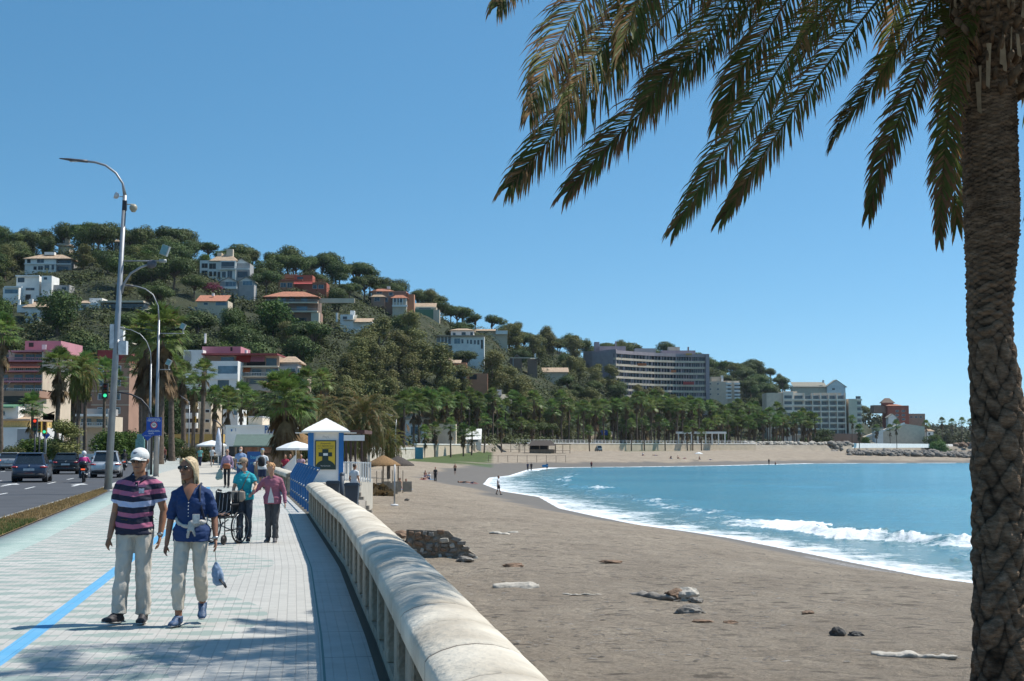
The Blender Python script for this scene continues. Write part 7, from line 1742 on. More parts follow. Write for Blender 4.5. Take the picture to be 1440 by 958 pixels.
def flood(v, x1, x2, lab=None):
    m_ = MB(); m_.tube([(XB(221),0,ZB(v)),(XB(x1),0,ZB(v))], .03, 6); a_ = m_.build('arm', POLE, r); m_ = MB(); m_.cbox((XB(x2),0,ZB(v-10)), (.28,.22,.34), M=Matrix.Rotation(.45,3,'Y')); m_.tube([(XB(x2),0,ZB(v)),(XB(x2),0,ZB(v-6))], .03, 6); f_ = m_.build('floodlight', MATS['floodlight_grey'], a_)
    m_ = MB(); m_.cbox((XB(x2)-.01,-.12,ZB(v-10)), (.22,.02,.28), M=Matrix.Rotation(.45,3,'Y')); m_.build('lens', MATS['flood_glass'], f_)
flood(469, 259, 257); flood(520, 240, 238)
r, k = lamp(213, 108, 462, 'shorter arched street lamp just left of the sign lamp', [(213,512),(212,495),(206,480),(197,470),(184,464),(172,462)], r0=.13, r1=.06)
r, k = lamp(5, 150, 548, 'thin pole with small box lamp at the far left of the road', [(5,560),(5,556),(6,552),(8,549)], r0=.09, r1=.05)
r, k = lamp(555, 190, 585, 'plain distant lamp post on the sand side by the balustrade', [(558,590),(558,588),(556,586),(553,585)], r0=.09, r1=.05)
r, k = lamp(268, 175, 563, 'distant lamp pole among the avenue trunks', [(268,570),(268,568),(267,565),(264,563)], r0=.10, r1=.05)
# blue speed sign
Ys = 82.4; sg = thing('speed_sign', (X_at(219, Ys), Ys, 0), 'blue road sign with red-ringed speed roundel fixed on the slender lamp', 'sign')
k = Ys/F; BL = mat('sign_blue', (.012,.07,.36), rough=.4, var=.05); zc = CH + (628-600)*k
m_ = MB(); m_.box(-.44,.44,-.03,.0,zc-.53,zc+.53); m_.build('panel', BL, sg)
m_ = MB(); m_.box(-.36,.36,-.045,-.03,zc-.30,zc-.285); m_.build('divider', wht, sg)
m_ = MB(); m_.lathe([(.20,0),(.20,.015)], c=(.0,-.03,zc+.08), n=26, M=Matrix.Rotation(math.pi/2,3,'X'), smooth=False); m_.build('roundel_ring', mat('sign_red', (.5,.02,.03), rough=.4), sg)
m_ = MB(); m_.lathe([(.145,0),(.145,.02)], c=(.0,-.034,zc+.08), n=24, M=Matrix.Rotation(math.pi/2,3,'X'), smooth=False); m_.build('roundel', wht, sg)
text_mesh('50', .20, mat('print_black', (.02,.02,.02)), 'numerals', sg, (0,-.058,zc+.08), bold=.004); text_mesh('CONTROL', .14, wht, 'lettering', sg, (0,-.035,zc+.43)); text_mesh('VELOCIDAD', .14, wht, 'lettering', sg, (0,-.035,zc+.33)); text_mesh('EN ESTE TRAMO', .085, wht, 'lettering', sg, (0,-.035,zc-.24)); text_mesh('km/h', .15, wht, 'lettering', sg, (-.15,-.035,zc-.40))
m_ = MB(); m_.tube([(.28,.03,0),(.28,.03,zc-.3)], .03, 8); m_.build('post', POLE, sg)
Yd = 86; dg_ = thing('direction_sign', (X_at(210, Yd), Yd, 0), 'blue diamond sign half hidden behind the blue speed sign', 'sign'); k = Yd/F; zd = CH + (628-611.5)*k
m_ = MB(); m_.add([(-.37,0,zd),(0,0,zd+.37),(.37,0,zd),(0,0,zd-.37),(-.37,.02,zd),(0,.02,zd+.37),(.37,.02,zd),(0,.02,zd-.37)], [(3,2,1,0),(4,5,6,7),(0,1,5,4),(1,2,6,5),(2,3,7,6),(3,0,4,7)]); m_.build('panel', BL, dg_); m_ = MB(); m_.tube([(0,.04,0),(0,.04,zd)], .03, 8); m_.build('post', POLE, dg_)
text_mesh('P', .16, wht, 'lettering', dg_, (0,-.006,zd+.06)); text_mesh('PARKING', .1, wht, 'lettering', dg_, (0,-.006,zd-.06))
r = thing('direction_sign', (X_at(68, 118), 118, 0), 'blue diamond sign on a pole beside the green traffic light', 'sign'); k = 118/F; zd = CH + (628-612)*k
m_ = MB(); m_.add([(-.35,0,zd),(0,0,zd+.35),(.35,0,zd),(0,0,zd-.35),(-.35,.02,zd),(0,.02,zd+.35),(.35,.02,zd),(0,.02,zd-.35)], [(3,2,1,0),(4,5,6,7),(0,1,5,4),(1,2,6,5),(2,3,7,6),(3,0,4,7)]); m_.build('panel', BL, r); m_ = MB(); m_.tube([(0,.04,0),(0,.04,zd)], .04, 8); m_.build('post', POLE, r)
sigm = mat('signal_black', (.02,.02,.02), rough=.5); AMB = mat('signal_housing_amber', (.30,.16,.02), rough=.5)
def glow(n, c, s): return mat(n, c, rough=.3, emit=(c, s))
def signal(u, vc, Y, label, lit, housing, pole=True, base=0, arm=None, s=1.0):
    k = Y/F; X = X_at(u, Y); z = CH + (628-vc)*k; r = thing('traffic_light', (X, Y, base), label, 'traffic light', 'traffic lights of the road', 0)
    m_ = MB(); m_.box(-.17*s,.17*s,-.12,.12,z-.5*s,z+.5*s); h_ = m_.build('housing', housing, r)
    for i, (nm, c) in enumerate((('red', (.9,.06,.02)), ('amber', (.9,.35,.02)), ('green', (.05,.8,.35)))):
        m_ = MB(); m_.lathe([(.12*s,0),(.10*s,.03),(.03*s,.05)], c=(0,-.12,z+(.31-.31*i)*s), n=14, M=Matrix.Rotation(math.pi/2,3,'X')); on = nm in lit
        m_.build('lamp', glow('lamp_'+nm, c, .8) if on else mat('lamp_off_'+nm, c3(c, .12), rough=.3), h_)
        m_ = MB(); m_.cbox((0,-.2,z+(.31-.31*i+.14)*s), (.28*s,.18,.015)); m_.build('visor', sigm, h_)
    if pole: m_ = MB(); m_.tube([(0,0,0),(0,0,z-.5*s)], .06, 8); m_.build('pole', DKP, r)
    return r, z
signal(52.5, 598, 108, 'traffic light showing red on a dark pole at far left', ('red',), sigm)
signal(66, 602, 114, 'traffic light showing green just right of the red one', ('green',), AMB)
signal(59, 601, 112, 'yellow-backed traffic signal seen edge-on between the red and green ones', (), mat('signal_yellow', (.5,.28,.02), rough=.5), s=.85)
signal(287-11, 590, 190, 'small amber-bodied signal far down the avenue among palm trunks', (), MATS['signal_yellow'], s=.8)
Yt = 90; k = Yt/F; ux = 216; r, z = signal(150, 550, Yt, 'green traffic light hung from a curved dark arm over the road', ('green',), sigm, pole=False, s=.95)
x0 = X_at(ux, Yt) - r.location.x; m_ = MB(); m_.tube([(x0,0,0),(x0,0,CH+(628-590)*k),(x0-6*k,0,CH+(628-573)*k),(x0-16*k,0,CH+(628-562)*k),(x0-30*k,0,CH+(628-555)*k),(x0-46*k,0,CH+(628-552)*k),(.1,0,CH+(628-552)*k)], [.08,.07,.06,.06,.05,.05,.05], 8); m_.build('pole', DKP, r)
Yt = 105; k = Yt/F; r = thing('post', (X_at(315, Yt), Yt, 0), 'thin black hooked post rising left of the restaurant', 'post'); m_ = MB(); m_.tube([(0,0,0),(0,0,CH+(628-605)*k),(-3*k,0,CH+(628-598)*k),(-8*k,0,CH+(628-593)*k),(-13*k,0,CH+(628-591)*k)], .05, 8); m_.build('shaft', DKP, r)

# ================================================================ vehicles
RUB = MATS.get('rubber') or mat('rubber', (.02,.02,.02)); RIM = mat('alloy', (.25,.26,.27), metal=.7, rough=.35); TLR = mat('tail_lamp', (.35,.012,.015), rough=.2, var=.2, coat=.5); PLT = mat('plate_white', (.55,.55,.55), rough=.4)
VG = glassmat('car_glass', (.015,.02,.025), .05); TRIM = mat('trim_black', (.018,.018,.02), rough=.55)
def car(loc, rz, paint, label, l=4.15, w=1.80, h=1.55, belt=.96, rear=.45, kind='suv', flash=False, roofm=None, front=False, grp='cars on the road'):
    r = thing('parked_car' if 'parked' in label else 'car', loc, label, 'car', grp, rz)
    st_ = [(0,.42,.74,.66),(.05,.30,.88,.80),(.25,.22,.95,.87),(.9,.19,belt,.90),(2.0,.19,belt-.01,.90),(3.0,.19,belt-.05,.89),(3.6,.20,belt-.16,.85),(l-.15,.24,.74,.76),(l,.36,.62,.62)]
    m_ = MB(); V = []; n = 12
    for y, z0, z1, hw in st_:
        hw *= w/1.8; zm = z0 + (z1-z0)*.5
        ring = [(-hw*.88,z0),(-hw*.98,z0+.1),(-hw,zm),(-hw*.985,z1-.08),(-hw*.93,z1),(-hw*.4,z1+.015),(hw*.4,z1+.015),(hw*.93,z1),(hw*.985,z1-.08),(hw,zm),(hw*.98,z0+.1),(hw*.88,z0)]
        V += [(x, y, z) for x, z in ring]
    k = len(st_); f = [(i*n+j, i*n+(j+1)%n, (i+1)*n+(j+1)%n, (i+1)*n+j) for i in range(k-1) for j in range(n)] + [tuple(range(n-1,-1,-1)), tuple((k-1)*n+j for j in range(n))]
    m_.add(V, f, 0, True)
    bw, rw = w/2*.92, w/2*.72; ry0, ry1, fy0, fy1 = .14, rear + .15, l-1.15, l*.52
    B = [(-bw,ry0,belt-.02),(bw,ry0,belt-.02),(bw,fy0,belt-.04),(-bw,fy0,belt-.04)]; T = [(-rw,ry1,h-.05),(rw,ry1,h-.05),(rw,fy1,h-.04),(-rw,fy1,h-.04)]
    T2 = [(-rw*.86,ry1+.14,h),(rw*.86,ry1+.14,h),(rw*.86,fy1-.2,h+.01),(-rw*.86,fy1-.2,h+.01)]
    m_.add(B+T+T2, [(0,1,5,4),(1,2,6,5),(2,3,7,6),(3,0,4,7),(4,5,9,8),(5,6,10,9),(6,7,11,10),(7,4,8,11),(8,9,10,11)], 0, False)
    body = m_.build('body', paint, r)
    def panel(q, name, a, b, c, d, m, ins=.08, pr=.006, par=None):
        a, b, c, d = [V3(p) for p in (a, b, c, d)]; cc = (a+b+c+d)/4; nn = (b-a).cross(d-a).normalized(); L = [p.lerp(cc, ins) + nn*pr for p in (a, b, c, d)]; L2 = [p - nn*.01 for p in L]
        mm = MB(); mm.add(L+L2, [(0,1,2,3),(7,6,5,4),(0,4,5,1),(1,5,6,2),(2,6,7,3),(3,7,4,0)]); return mm.build(name, m, par or r)
    panel(0, 'rear_window', B[0], B[1], T[1], T[0], VG, .13); panel(0, 'windscreen', B[2], B[3], T[3], T[2], VG, .08)
    def lr(a, b, t): return tuple(a[i]+(b[i]-a[i])*t for i in range(3))
    for s, (b0, b1, t0, t1) in ((1, (B[1], B[2], T[1], T[2])), (-1, (B[3], B[0], T[3], T[0]))):
        for a_, c_ in ((.05,.45),(.5,.97)) if s == 1 else ((.03,.5),(.55,.95)): panel(0, 'side_window', lr(b0,b1,a_), lr(b0,b1,c_), lr(t0,t1,c_), lr(t0,t1,a_), VG, .10)
    for s in (-1, 1):
        q = MB(); q.tube([(s*.86*w/1.8,.30,.80),(s*.80*w/1.8,.09,.81),(s*.56*w/1.8,.012,.80)], [(.05,.07),(.06,.09),(.045,.06)], 10, up=(0,0,1)); tl = q.build('tail_light', glow('tail_lit', (.9,.12,.03), .9) if flash and s < 0 else TLR, r)
        q = MB(); q.cbox((s*.93*w/1.8, l*.60, belt+.05), (.16,.10,.12)); q.build('mirror', paint, r)
    q = MB(); q.box(-.28,.28,-.012,.03,.62,.74); pl_ = q.build('number_plate', PLT, r)
    q = MB(); q.tube([(-.80*w/1.8,.10,.40),(-.5,-.01,.38),(.5,-.01,.38),(.80*w/1.8,.10,.40)], [(.10,.05)]*4, 8, up=(0,0,1)); q.build('rear_bumper', TRIM if kind == 'suv' else paint, r)
    q = MB(); q.box(-rw*.95, rw*.95, ry1-.12, ry1+.06, h-.06, h-.03); q.build('spoiler', paint, r)
    q = MB(); q.ball((0,.02,.86), (.05,.02,.05), 10, 6); q.build('badge', RIM, r)
    q = MB(); q.tube([(-.2,-.01,.50),(.2,-.01,.50)], .012, 6); q.build('reflector_strip', TLR, r)
    for sx in (-1, 1):
        for y in (.72, l-.85):
            q = MB(); q.tube([(sx*(w/2-.21),y,.33),(sx*(w/2-.18),y,.33),(sx*(w/2-.03),y,.33),(sx*(w/2),y,.33)], [.30,.33,.33,.30], 22); wh_ = q.build('wheel', RUB, r); q = MB(); q.tube([(sx*(w/2-.02),y,.33),(sx*(w/2+.008),y,.33)], [.21,.19], 16); q.build('rim', RIM, wh_)
            q = MB(); q.tube([(sx*(w/2-.26),y,.36),(sx*(w/2+.003-.012),y,.36)], .375, 20); q.build('wheel_arch', TRIM, r)
    return r
def paint(n, c, **kw): return mat(n, c, rough=.28, var=.03, scale=2, metal=.35, coat=.6, **kw)
RZ = math.atan2(.235, 1)
car((X_at(45, 75), 75, -.12), RZ, paint('paint_slate', (.035,.055,.095)), 'slate-blue compact SUV seen from behind in the second lane', h=1.56)
car((X_at(96, 97), 97, -.12), RZ, paint('paint_black', (.012,.014,.018)), 'black hatchback seen from behind, between the slate SUV and the motorbike', h=1.46, kind='hatch', w=1.75, l=4.0)
car((X_at(152, 86), 86, -.12), RZ, paint('paint_white', (.55,.56,.57)), 'white SUV seen from behind, partly hidden by the tall lamp post', h=1.62, rear=.35)
car((X_at(16, 112), 112, -.12), RZ, paint('paint_silver', (.30,.31,.32)), 'silver saloon with glowing left tail light at the far left', h=1.42, kind='hatch', flash=True, l=4.4)
car((X_at(-2, 132), 132, -.12), RZ, paint('paint_navy', (.03,.06,.10)), 'dark blue car cut by the left picture edge beyond the silver saloon', h=1.45, kind='hatch')
car((X_at(183, 172), 172, -.12), RZ, MATS['paint_white'], 'small pale van-like car far down the road behind the motorcyclists', h=1.7)
# motorbikes with riders
def motorbike(loc, rz, label, col, rider, top, helmet, case=True):
    r = thing('motorbike', loc, label, 'motorbike', 'motorbikes on the road', rz)
    for y, rr_ in ((.0, .29), (1.30, .29)):
        q = MB(); ringmb(q, (0,0,0), rr_, .055, n=24); wh_ = q.build('wheel', RUB, r, (0,y+.3,.34)); q = MB(); q.tube([(-.03,0,0),(.03,0,0)], .2, 14); q.build('rim', RIM, wh_)
    q = MB(); q.tube([(0,.05,.72),(0,.4,.70),(0,.9,.68),(0,1.15,.80)], [(.10,.05),(.17,.09),(.18,.16),(.10,.12)], 12, up=(1,0,0)); q.tube([(0,.55,.35),(0,.95,.38)], [(.16,.16),(.18,.18)], 10, up=(1,0,0)); q.tube([(0,1.15,.8),(0,1.3,1.0),(0,1.42,.75)], [(.10,.1),(.17,.08),(.12,.05)], 10, up=(1,0,0)); solid(q, 'body', col, r, vox=.02, smooth=3)
    q = MB(); q.tube([(-.38,1.02,1.08),(-.15,1.15,1.02),(.15,1.15,1.02),(.38,1.02,1.08)], .018, 8); q.build('handlebar', TRIM, r)
    for s in (-1, 1): q = MB(); q.tube([(s*.3,1.05,1.08),(s*.38,1.1,1.25)], .01, 6); q.ball((s*.40,1.1,1.28), (.07,.03,.05), 10, 6); q.build('mirror', TRIM, r)
    q = MB(); q.tube([(.17,.15,.42),(.17,.65,.33)], .055, 10); q.build('exhaust', RIM, r)
    q = MB(); q.tube([(0,.08,.80),(0,.45,.82),(0,.8,.78)], [(.11,.04),(.15,.06),(.12,.05)], 12, up=(1,0,0)); q.build('saddle', TRIM, r)
    q = MB(); q.cbox((0,.0,.70), (.20,.06,.07)); q.build('tail_light', glow('tail_lit', (.9,.12,.03), .9), r)
    q = MB(); q.cbox((0,-.02,.50), (.17,.015,.19)); q.build('number_plate', PLT, r); q = MB(); q.tube([(0,.0,.66),(0,-.03,.40)], [(.06,.02),(.09,.02)], 8, up=(1,0,0)); q.build('mudguard', TRIM, r)
    if case: q = MB(); q.tube([(0,-.02,.82),(0,-.02,.95),(0,-.01,1.06),(0,0,1.12)], [(.20,.16),(.24,.20),(.23,.19),(.12,.10)], 14, up=(1,0,0)); q.build('top_case', mat('case_black', (.012,.012,.014), rough=.25), r)
    J = dict(hip=(0,0,.90), chest=(0,-.06,1.18), neck=(0,-.10,1.40), head=(0,-.13,1.56), sL=(.17,-.08,1.32), sR=(-.17,-.08,1.32), eL=(.26,-.28,1.14), wL=(.30,-.52,1.10), eR=(-.26,-.28,1.14), wR=(-.30,-.52,1.10), hL=(.10,0,.88), kL=(.20,-.38,.72), aL=(.18,-.20,.30), tL=(.19,-.38,.25), hR=(-.10,0,.88), kR=(-.20,-.38,.72), aR=(-.18,-.20,.30), tR=(-.19,-.38,.25))
    c, s_ = math.cos(rz), math.sin(rz); p = V3(loc) + V3((-s_*.48, c*.48, 0))
    g, D, HP, HM = figure(rider, p, rz=rz + math.pi, H=1.70, J=J, top=top, bottom=MATS['trousers_slate'], shoes=SHB, sleeve='long', vox=.016, hands=False, hair=None, grp='riders of the motorbikes')
    q = MB(); q.ball(HP(0,.005,.02), (.125,.145,.135), 16, 12); hl = q.build('helmet', helmet, g); q = MB(); q.ball(HP(0,-.05,.01), (.10,.105,.06), 12, 8); q.build('visor', VG, hl)
    return r
motorbike((X_at(124, 75), 74.6, -.12), RZ, 'dark motorbike with black top case and red tail light beside the black hatchback', mat('bike_dark', (.03,.03,.035), rough=.35), 'rider in magenta and white jacket with white helmet on the nearest motorbike',
    strip_mat('jacket_magenta', [(0,(.55,.05,.22)),(.50,(.55,.05,.22)),(.62,(.5,.5,.52))]), mat('helmet_white', (.6,.62,.64), rough=.25))
motorbike((X_at(178, 112), 112, -.12), RZ, 'black scooter further off at the kerb, ahead of the white SUV', mat('scooter_black', (.015,.015,.018), rough=.4), 'rider in dark clothes and black helmet on the scooter ahead of the white SUV', BLK, mat('helmet_black', (.015,.015,.018), rough=.2), case=False)
# parked cars on the far road
bt = random.Random(8)
for i, (u, Y, c, lab) in enumerate(((757, 520, 'paint_white', 'small white parked car by the tan wall, first of the far row'), (776, 520, 'paint_silver', 'silver parked car on the far road next to the first white one'), (797, 535, 'paint_navy', 'dark parked car at the foot of the tan wall'), (846, 545, 'paint_silver', 'silver parked car right of the blue parking sign'),
    (716, 470, 'paint_white', 'white parked car behind the straw-roofed beach hut'), (703, 468, 'paint_black', 'dark parked car left of the white one behind the beach hut'), (1176, 760, 'paint_white', 'white parked car before the grid-balconied hotel'), (1186, 762, 'paint_silver', 'silver parked car beside the white one before the grid hotel'), (1345, 1000, 'paint_white', 'far white vehicle on the point road'))):
    X = X_at(u, Y); car((X, Y, hz(X, Y) + .02), 1.45 + bt.uniform(-.1,.1), MATS[c], lab, grp='cars parked along the far shore')
X = X_at(843, 470); van = car((X, 470, hz(X, 470)), .2, mat('paint_teal', (.10,.20,.24), rough=.4), 'grey-green off-roader parked on the sand before the far wall', h=1.9, belt=1.05, l=4.0, grp=None)

# ================================================================ beach furniture and far shore
STRAW = mat('straw', (.24,.14,.06), rough=.95, var=.35, scale=12, bump=.03, bscale=30); STRD = mat('straw_grey', (.075,.06,.05), rough=.95, var=.35, scale=12, bump=.03, bscale=30); WOOD = mat('wood_weathered', (.22,.16,.11), rough=.9, var=.3, scale=4)
SCR = mat('sail_cloth', (.28,.24,.19), rough=.9, var=.15, scale=3)
def sunshade(u, Y, vtop, m, label, screens=3, sc=1.0):
    X = X_at(u, Y); z = hz(X, Y); H = CH + (628-vtop)/F*Y - z; r = thing('straw_sunshade', (X, Y, z), label, 'sunshade', 'straw sunshades on the sand')
    q = MB(); q.lathe([(.02,H),(.35*sc,H-.15),(.9*sc,H-.45),(1.25*sc,H-.68),(1.28*sc,H-.78),(.9*sc,H-.55),(.05,H-.2)], n=26, c=(0,0,0)); q.build('thatch', m, r)
    q = MB(); q.cyl((0,0), .05, -.2, H-.2, 8); q.build('pole', WOOD, r)
    rr_ = random.Random(int(u)); V = []
    for i in range(260):
        a = rr_.uniform(0, 6.28); r0 = rr_.uniform(.5, 1.24)*sc; z0 = H - .10 - r0*.48/sc; V.append([(r0*math.cos(a), r0*math.sin(a), z0+.03), (r0*math.cos(a+.05), r0*math.sin(a+.05), z0+.03), ((r0+.22)*math.cos(a+.03), (r0+.22)*math.sin(a+.03), z0-.20)])
    q = MB(); 
    for t_ in V: q.add(t_, [(0,1,2)])
    fr_ = q.build('fringe', m, r); fr_['kind'] = 'stuff'
    for i in range(screens):
        q = MB(); q.box(-1.2+i*.82, -.5+i*.82, -.9, -.86, .05, .85); q.build('screen', SCR, r)
        q = MB(); q.cyl((-1.2+i*.82, -.88), .03, -.1, 1.7, 6); q.build('post', WOOD, r)
sunshade(540, 104, 640, STRAW, 'reddish straw sunshade with low canvas screens on the upper sand'); sunshade(561, 112, 641, STRD, 'dark grey straw sunshade right behind the reddish one', 3)
q = thing('pole', (X_at(556, 82), 82, hz(X_at(556, 82), 82)), 'bare thin pole standing alone in the sand before the sunshades', 'pole'); m_ = MB(); m_.tube([(0,0,-.2),(0,0,2.35)], .045, 8); m_.build('shaft', POLE, q); m_ = MB(); m_.lathe([(.25,0),(.2,.08),(.05,.1)]); m_.build('foot', WHT, q)
def heap(x, y, z, lab, n, spread, m, name, cat, h=.35, size=(.05,.2)):
    r = thing(name, (x, y, z), lab, cat); rg = np.random.RandomState(int(x*7+y)); V, Q = leaves(rg, [((0,0,h*.3),(spread,spread*.6,h))], n, size, jit=.8, fill=.6); o = link('pieces' if cat != 'seaweed' else 'fronds', npmesh(name, V, Q, m), r); o['kind'] = 'stuff'
X = X_at(527, 100); heap(X, 100, hz(X, 100), 'heap of dry palm fronds on the sand between date palm and sunshades', 500, 1.3, L_dead, 'palm_litter', 'litter', .5, (.1,.4))
X = X_at(564, 46); heap(X, 46, hz(X, 46), 'dark dry seaweed clump on a reddish stone behind the wall coping', 500, .45, mat('seaweed', (.05,.035,.025), rough=.9, var=.4), 'seaweed', 'seaweed', .22, (.04,.14))
def rock(loc, s, label, m, seed=0, grp=None, rz=0, name='rock', parent=None, sub=3, boxy=0):
    bm = bmesh.new(); bmesh.ops.create_icosphere(bm, subdivisions=sub, radius=1)
    for v in bm.verts:
        p = v.co.copy()
        if boxy: v.co = V3([math.copysign(abs(q_)**.42, q_) for q_ in p])*.82; p = v.co.copy()
        d_ = noise.fractal(p*1.1 + V3((seed,seed*2,0)), .9, 2.1, 4)*(.38 if not boxy else .22); c_ = noise.cell(p*1.6+V3((seed,0,0)))*.10; v.co = p*(1+d_+c_)
        v.co.x *= s[0]; v.co.y *= s[1]; v.co.z *= s[2]
    me = bpy.data.meshes.new(name); bm.to_mesh(me); bm.free(); me.materials.append(m)
    if parent is not None: return link(name, me, parent, loc)
    o = link(name, me, None, loc); o.rotation_euler = (0,0,rz); return tag(o, label, 'rock', grp)
RK = mat('rock_grey', (.20,.18,.155), rough=.95, var=.4, scale=3, bump=.03, bscale=12, detail=8); RKP = mat('rock_pale', (.42,.38,.32), rough=.95, var=.3, scale=3, bump=.03, bscale=12); RKB = mat('rock_brown', (.20,.13,.085), rough=.95, var=.4, scale=4, bump=.03, bscale=12); RKD = mat('rock_dark', (.07,.065,.06), rough=.9, var=.4, scale=4, bump=.03)
def on(u, v, z0=-1.7):     # point on the sand under a pixel
    d = ray(u, v); Ys = np.geomspace(12, 300, 900); t = Ys/d[1]; Z = CH + d[2]*t; Hh = height(d[0]*t, Ys); k_ = int(np.argmax(Z <= Hh)); return V3((d[0]*t[k_], Ys[k_], Hh[k_]))
# ruined stone wall by the balustrade
p = on(585, 785); r = thing('ruined_wall', p, 'remnant of rough stone masonry wall sloping into the sand beside the balustrade', 'wall')
k = p.y/F; rr_ = random.Random(5); nst = 0
core = MB(); W_ = 82*k
prof = [(-.3,-.6),(W_*.98,-.6),(W_,.12),(W_*.86,.30),(W_*.62,.78),(W_*.55,.92),(-.3,.98)]
prof = [(a_, b_*.86) for a_, b_ in prof]; core.add([(x,.12,z) for x, z in prof] + [(x,.62,z-.02) for x, z in prof], [tuple(range(7)), tuple(range(13,6,-1))] + [(i,7+i,7+(i+1)%7,(i+1)%7) for i in range(7)]); core.build('mortar_core', mat('mortar', (.27,.215,.16), rough=.95, var=.4, scale=6, bump=.03), r)
zr = -.15
while zr < 1.0:
    x = -.35 + rr_.uniform(0, .1); hh_ = rr_.uniform(.13, .21)
    while x < W_ - .05:
        w_ = rr_.uniform(.14, .40); top = np.interp(x, [0, W_*.45, W_*.86, W_], [.84, .76, .30, .10])
        if zr + hh_*.4 < top and nst < 96: q_ = rock((x + w_/2, .12 + rr_.uniform(-.03,.03), zr + hh_/2 + rr_.uniform(-.05,.05)), (w_/2*rr_.uniform(.75,1.02), .10, hh_/2*rr_.uniform(.75,1.15)), None, rr_.choice((RK, RKP, RKB, RK)), seed=nst, parent=r, name='stone', sub=2, boxy=1); q_.rotation_euler = (0, rr_.uniform(-.35,.35), 0); nst += 1
        x += w_
    zr += hh_
p = on(560, 757); rock(p + V3((.1,0,.05)), (.35,.3,.2), 'reddish stone poking up behind the coping under the dark seaweed', RKB, 3)
# pale foundation slabs and stones lying in the sand
def slab(u0, v0, u1, v1, w_, h_, label, m, segs=6, jag=.1, seed=0, cat='slab'):
    a, b = on(u0, v0), on(u1, v1); r_ = random.Random(seed); d_ = (b - a); L = d_.length; d_.normalize(); n_ = V3((-d_.y, d_.x, 0)); m_ = MB(); pts = []; rad = []
    for i in range(segs*3 + 1):
        t = i/(segs*3); pts.append(V3((0,0,0)) + d_*L*t + n_*r_.uniform(-jag,jag)*.5 + V3((0,0,r_.uniform(-.02,.02)))); e = min(1, min(t, 1-t)*4 + .55); rad.append((w_*e*r_.uniform(.75,1.2), h_*e*r_.uniform(.6,1.2)))
    m_.tube(pts, rad, 10, up=n_); o = solid(m_, 'stone_slab', m, None, vox=.045, smooth=1, wr=(.018,(3,3,6))); o.location = a + V3((0,0,h_*.3)); tag(o, label, cat, None); return o
slab(693, 826, 756, 829, .20, .10, 'short whitish foundation slab with broken end lying in the sand nearer the wall', RKP, seed=1)
slab(785, 836, 885, 839, .07, .03, 'thin white line of buried slab edge running across the sand', RKP, 8, .12, 2)
slab(885, 838, 950, 845, .14, .09, 'grey foundation slab joining the thin white edge to the brown boulder', RK, 5, .1, 3)
slab(1224, 922, 1347, 928, .24, .06, 'long pale driftwood-like slab lying on the sand by the palm trunk', RKP, 6, .05, 5)
slab(690, 750, 716, 753, .22, .07, 'small pale slab on the sand above the ruined masonry', RKP, 4, .1, 7); slab(716, 749, 728, 750, .15, .05, 'smaller pale stone chip right of the small slab', RKP, 3, .1, 8)
for u, v, s, m, lab in ((951, 843, (.28,.2,.17), RKB, 'brown boulder in the middle of the buried foundation line'), (967, 843, (.26,.22,.19), RKP, 'pale boulder at the right end of the foundation line'), (979, 848, (.15,.12,.08), RK, 'small stone trailing the pale boulder'), (972, 863, (.30,.18,.11), RK, 'flat rough grey rock just below the boulders'), (988, 876, (.2,.12,.04), RKB, 'low flat brown stone below the flat grey rock'),
    (1027, 877, (.13,.1,.04), RKB, 'tiny brown stone alone right of the low flat one'), (1178, 894, (.13,.11,.11), RKD, 'dark upright rock in the lower right sand'), (1204, 894, (.13,.1,.06), RKD, 'dark low rock right of the upright one'), (1137, 864, (.12,.1,.05), RKB, 'little brown stone left above the dark upright rock'), (975, 708+60, (.1,.1,.04), RK, 'pebble-sized grey rock on mid sand'), (860, 762+30, (.3,.2,.06), RKB, 'low brown lump in trodden sand'), (572, 704, (.16,.12,.08), RKD, 'tiny dark lump beyond the bare pole'), (655, 803-14, (.25,.2,.09), RK, 'fallen stone at the sloping foot of the ruined masonry'), (722, 797, (.28,.18,.07), RKB, 'brown sand lump right of the ruined masonry')):
    rock(on(u, v) + V3((0,0,s[2]*.35)), s, lab, m, seed=u % 17)
# shingle by the water and beach litter
rg = np.random.RandomState(11); pb = MB(); V = []; Qs = []; nP = 2600
U_ = rg.uniform(1130, 1290, nP*2); T_ = rg.normal(0, 1, nP*2)
ico = np.array([(0,0,1),(.89,0,.45),(.28,.85,.45),(-.72,.53,.45),(-.72,-.53,.45),(.28,-.85,.45)]); icf = [(0,1,2),(0,2,3),(0,3,4),(0,4,5),(0,5,1)]
vs = []; fs = []
for i in range(nP):
    u = U_[i]; v = np.interp(u, [1087,1200,1290], [775,797,812]) + rg.uniform(2, 14)*(.6+.4*math.sin((u-1130)/160*3.14)); pz = gp(u, v, SEA + .32); s = rg.uniform(.02,.07); zz = 0
    vs.append((ico*np.array([s, s*rg.uniform(.6,1), s*.6]) + np.array([pz.x, pz.y, pz.z])))
P2 = np.concatenate([q_.mean(0)[None] for q_ in vs]); Hs = height(P2[:,0], P2[:,1])
vs = [q_ - np.array([0,0,q_[:,2].min() - h_ + .01]) for q_, h_ in zip(vs, Hs)]
Vv = np.concatenate(vs); Fv = np.concatenate([np.array(icf) + 6*i for i in range(nP)])
tag(link('shingle', npmesh('shingle', Vv, Fv, mat('pebbles', (.25,.235,.22), rough=.7, var=.5, scale=9))), 'patch of grey pebbles just above the wash', 'shingle', kind='stuff')
rg = np.random.RandomState(12); nP = 1500; vs = []
Uq = rg.uniform(620, 1372, nP); Vq = 700 + rg.rand(nP)*250
pts = []
for u, v in zip(Uq, Vq):
    pz = gp(u, v, -1.75); pts.append((pz.x, pz.y))
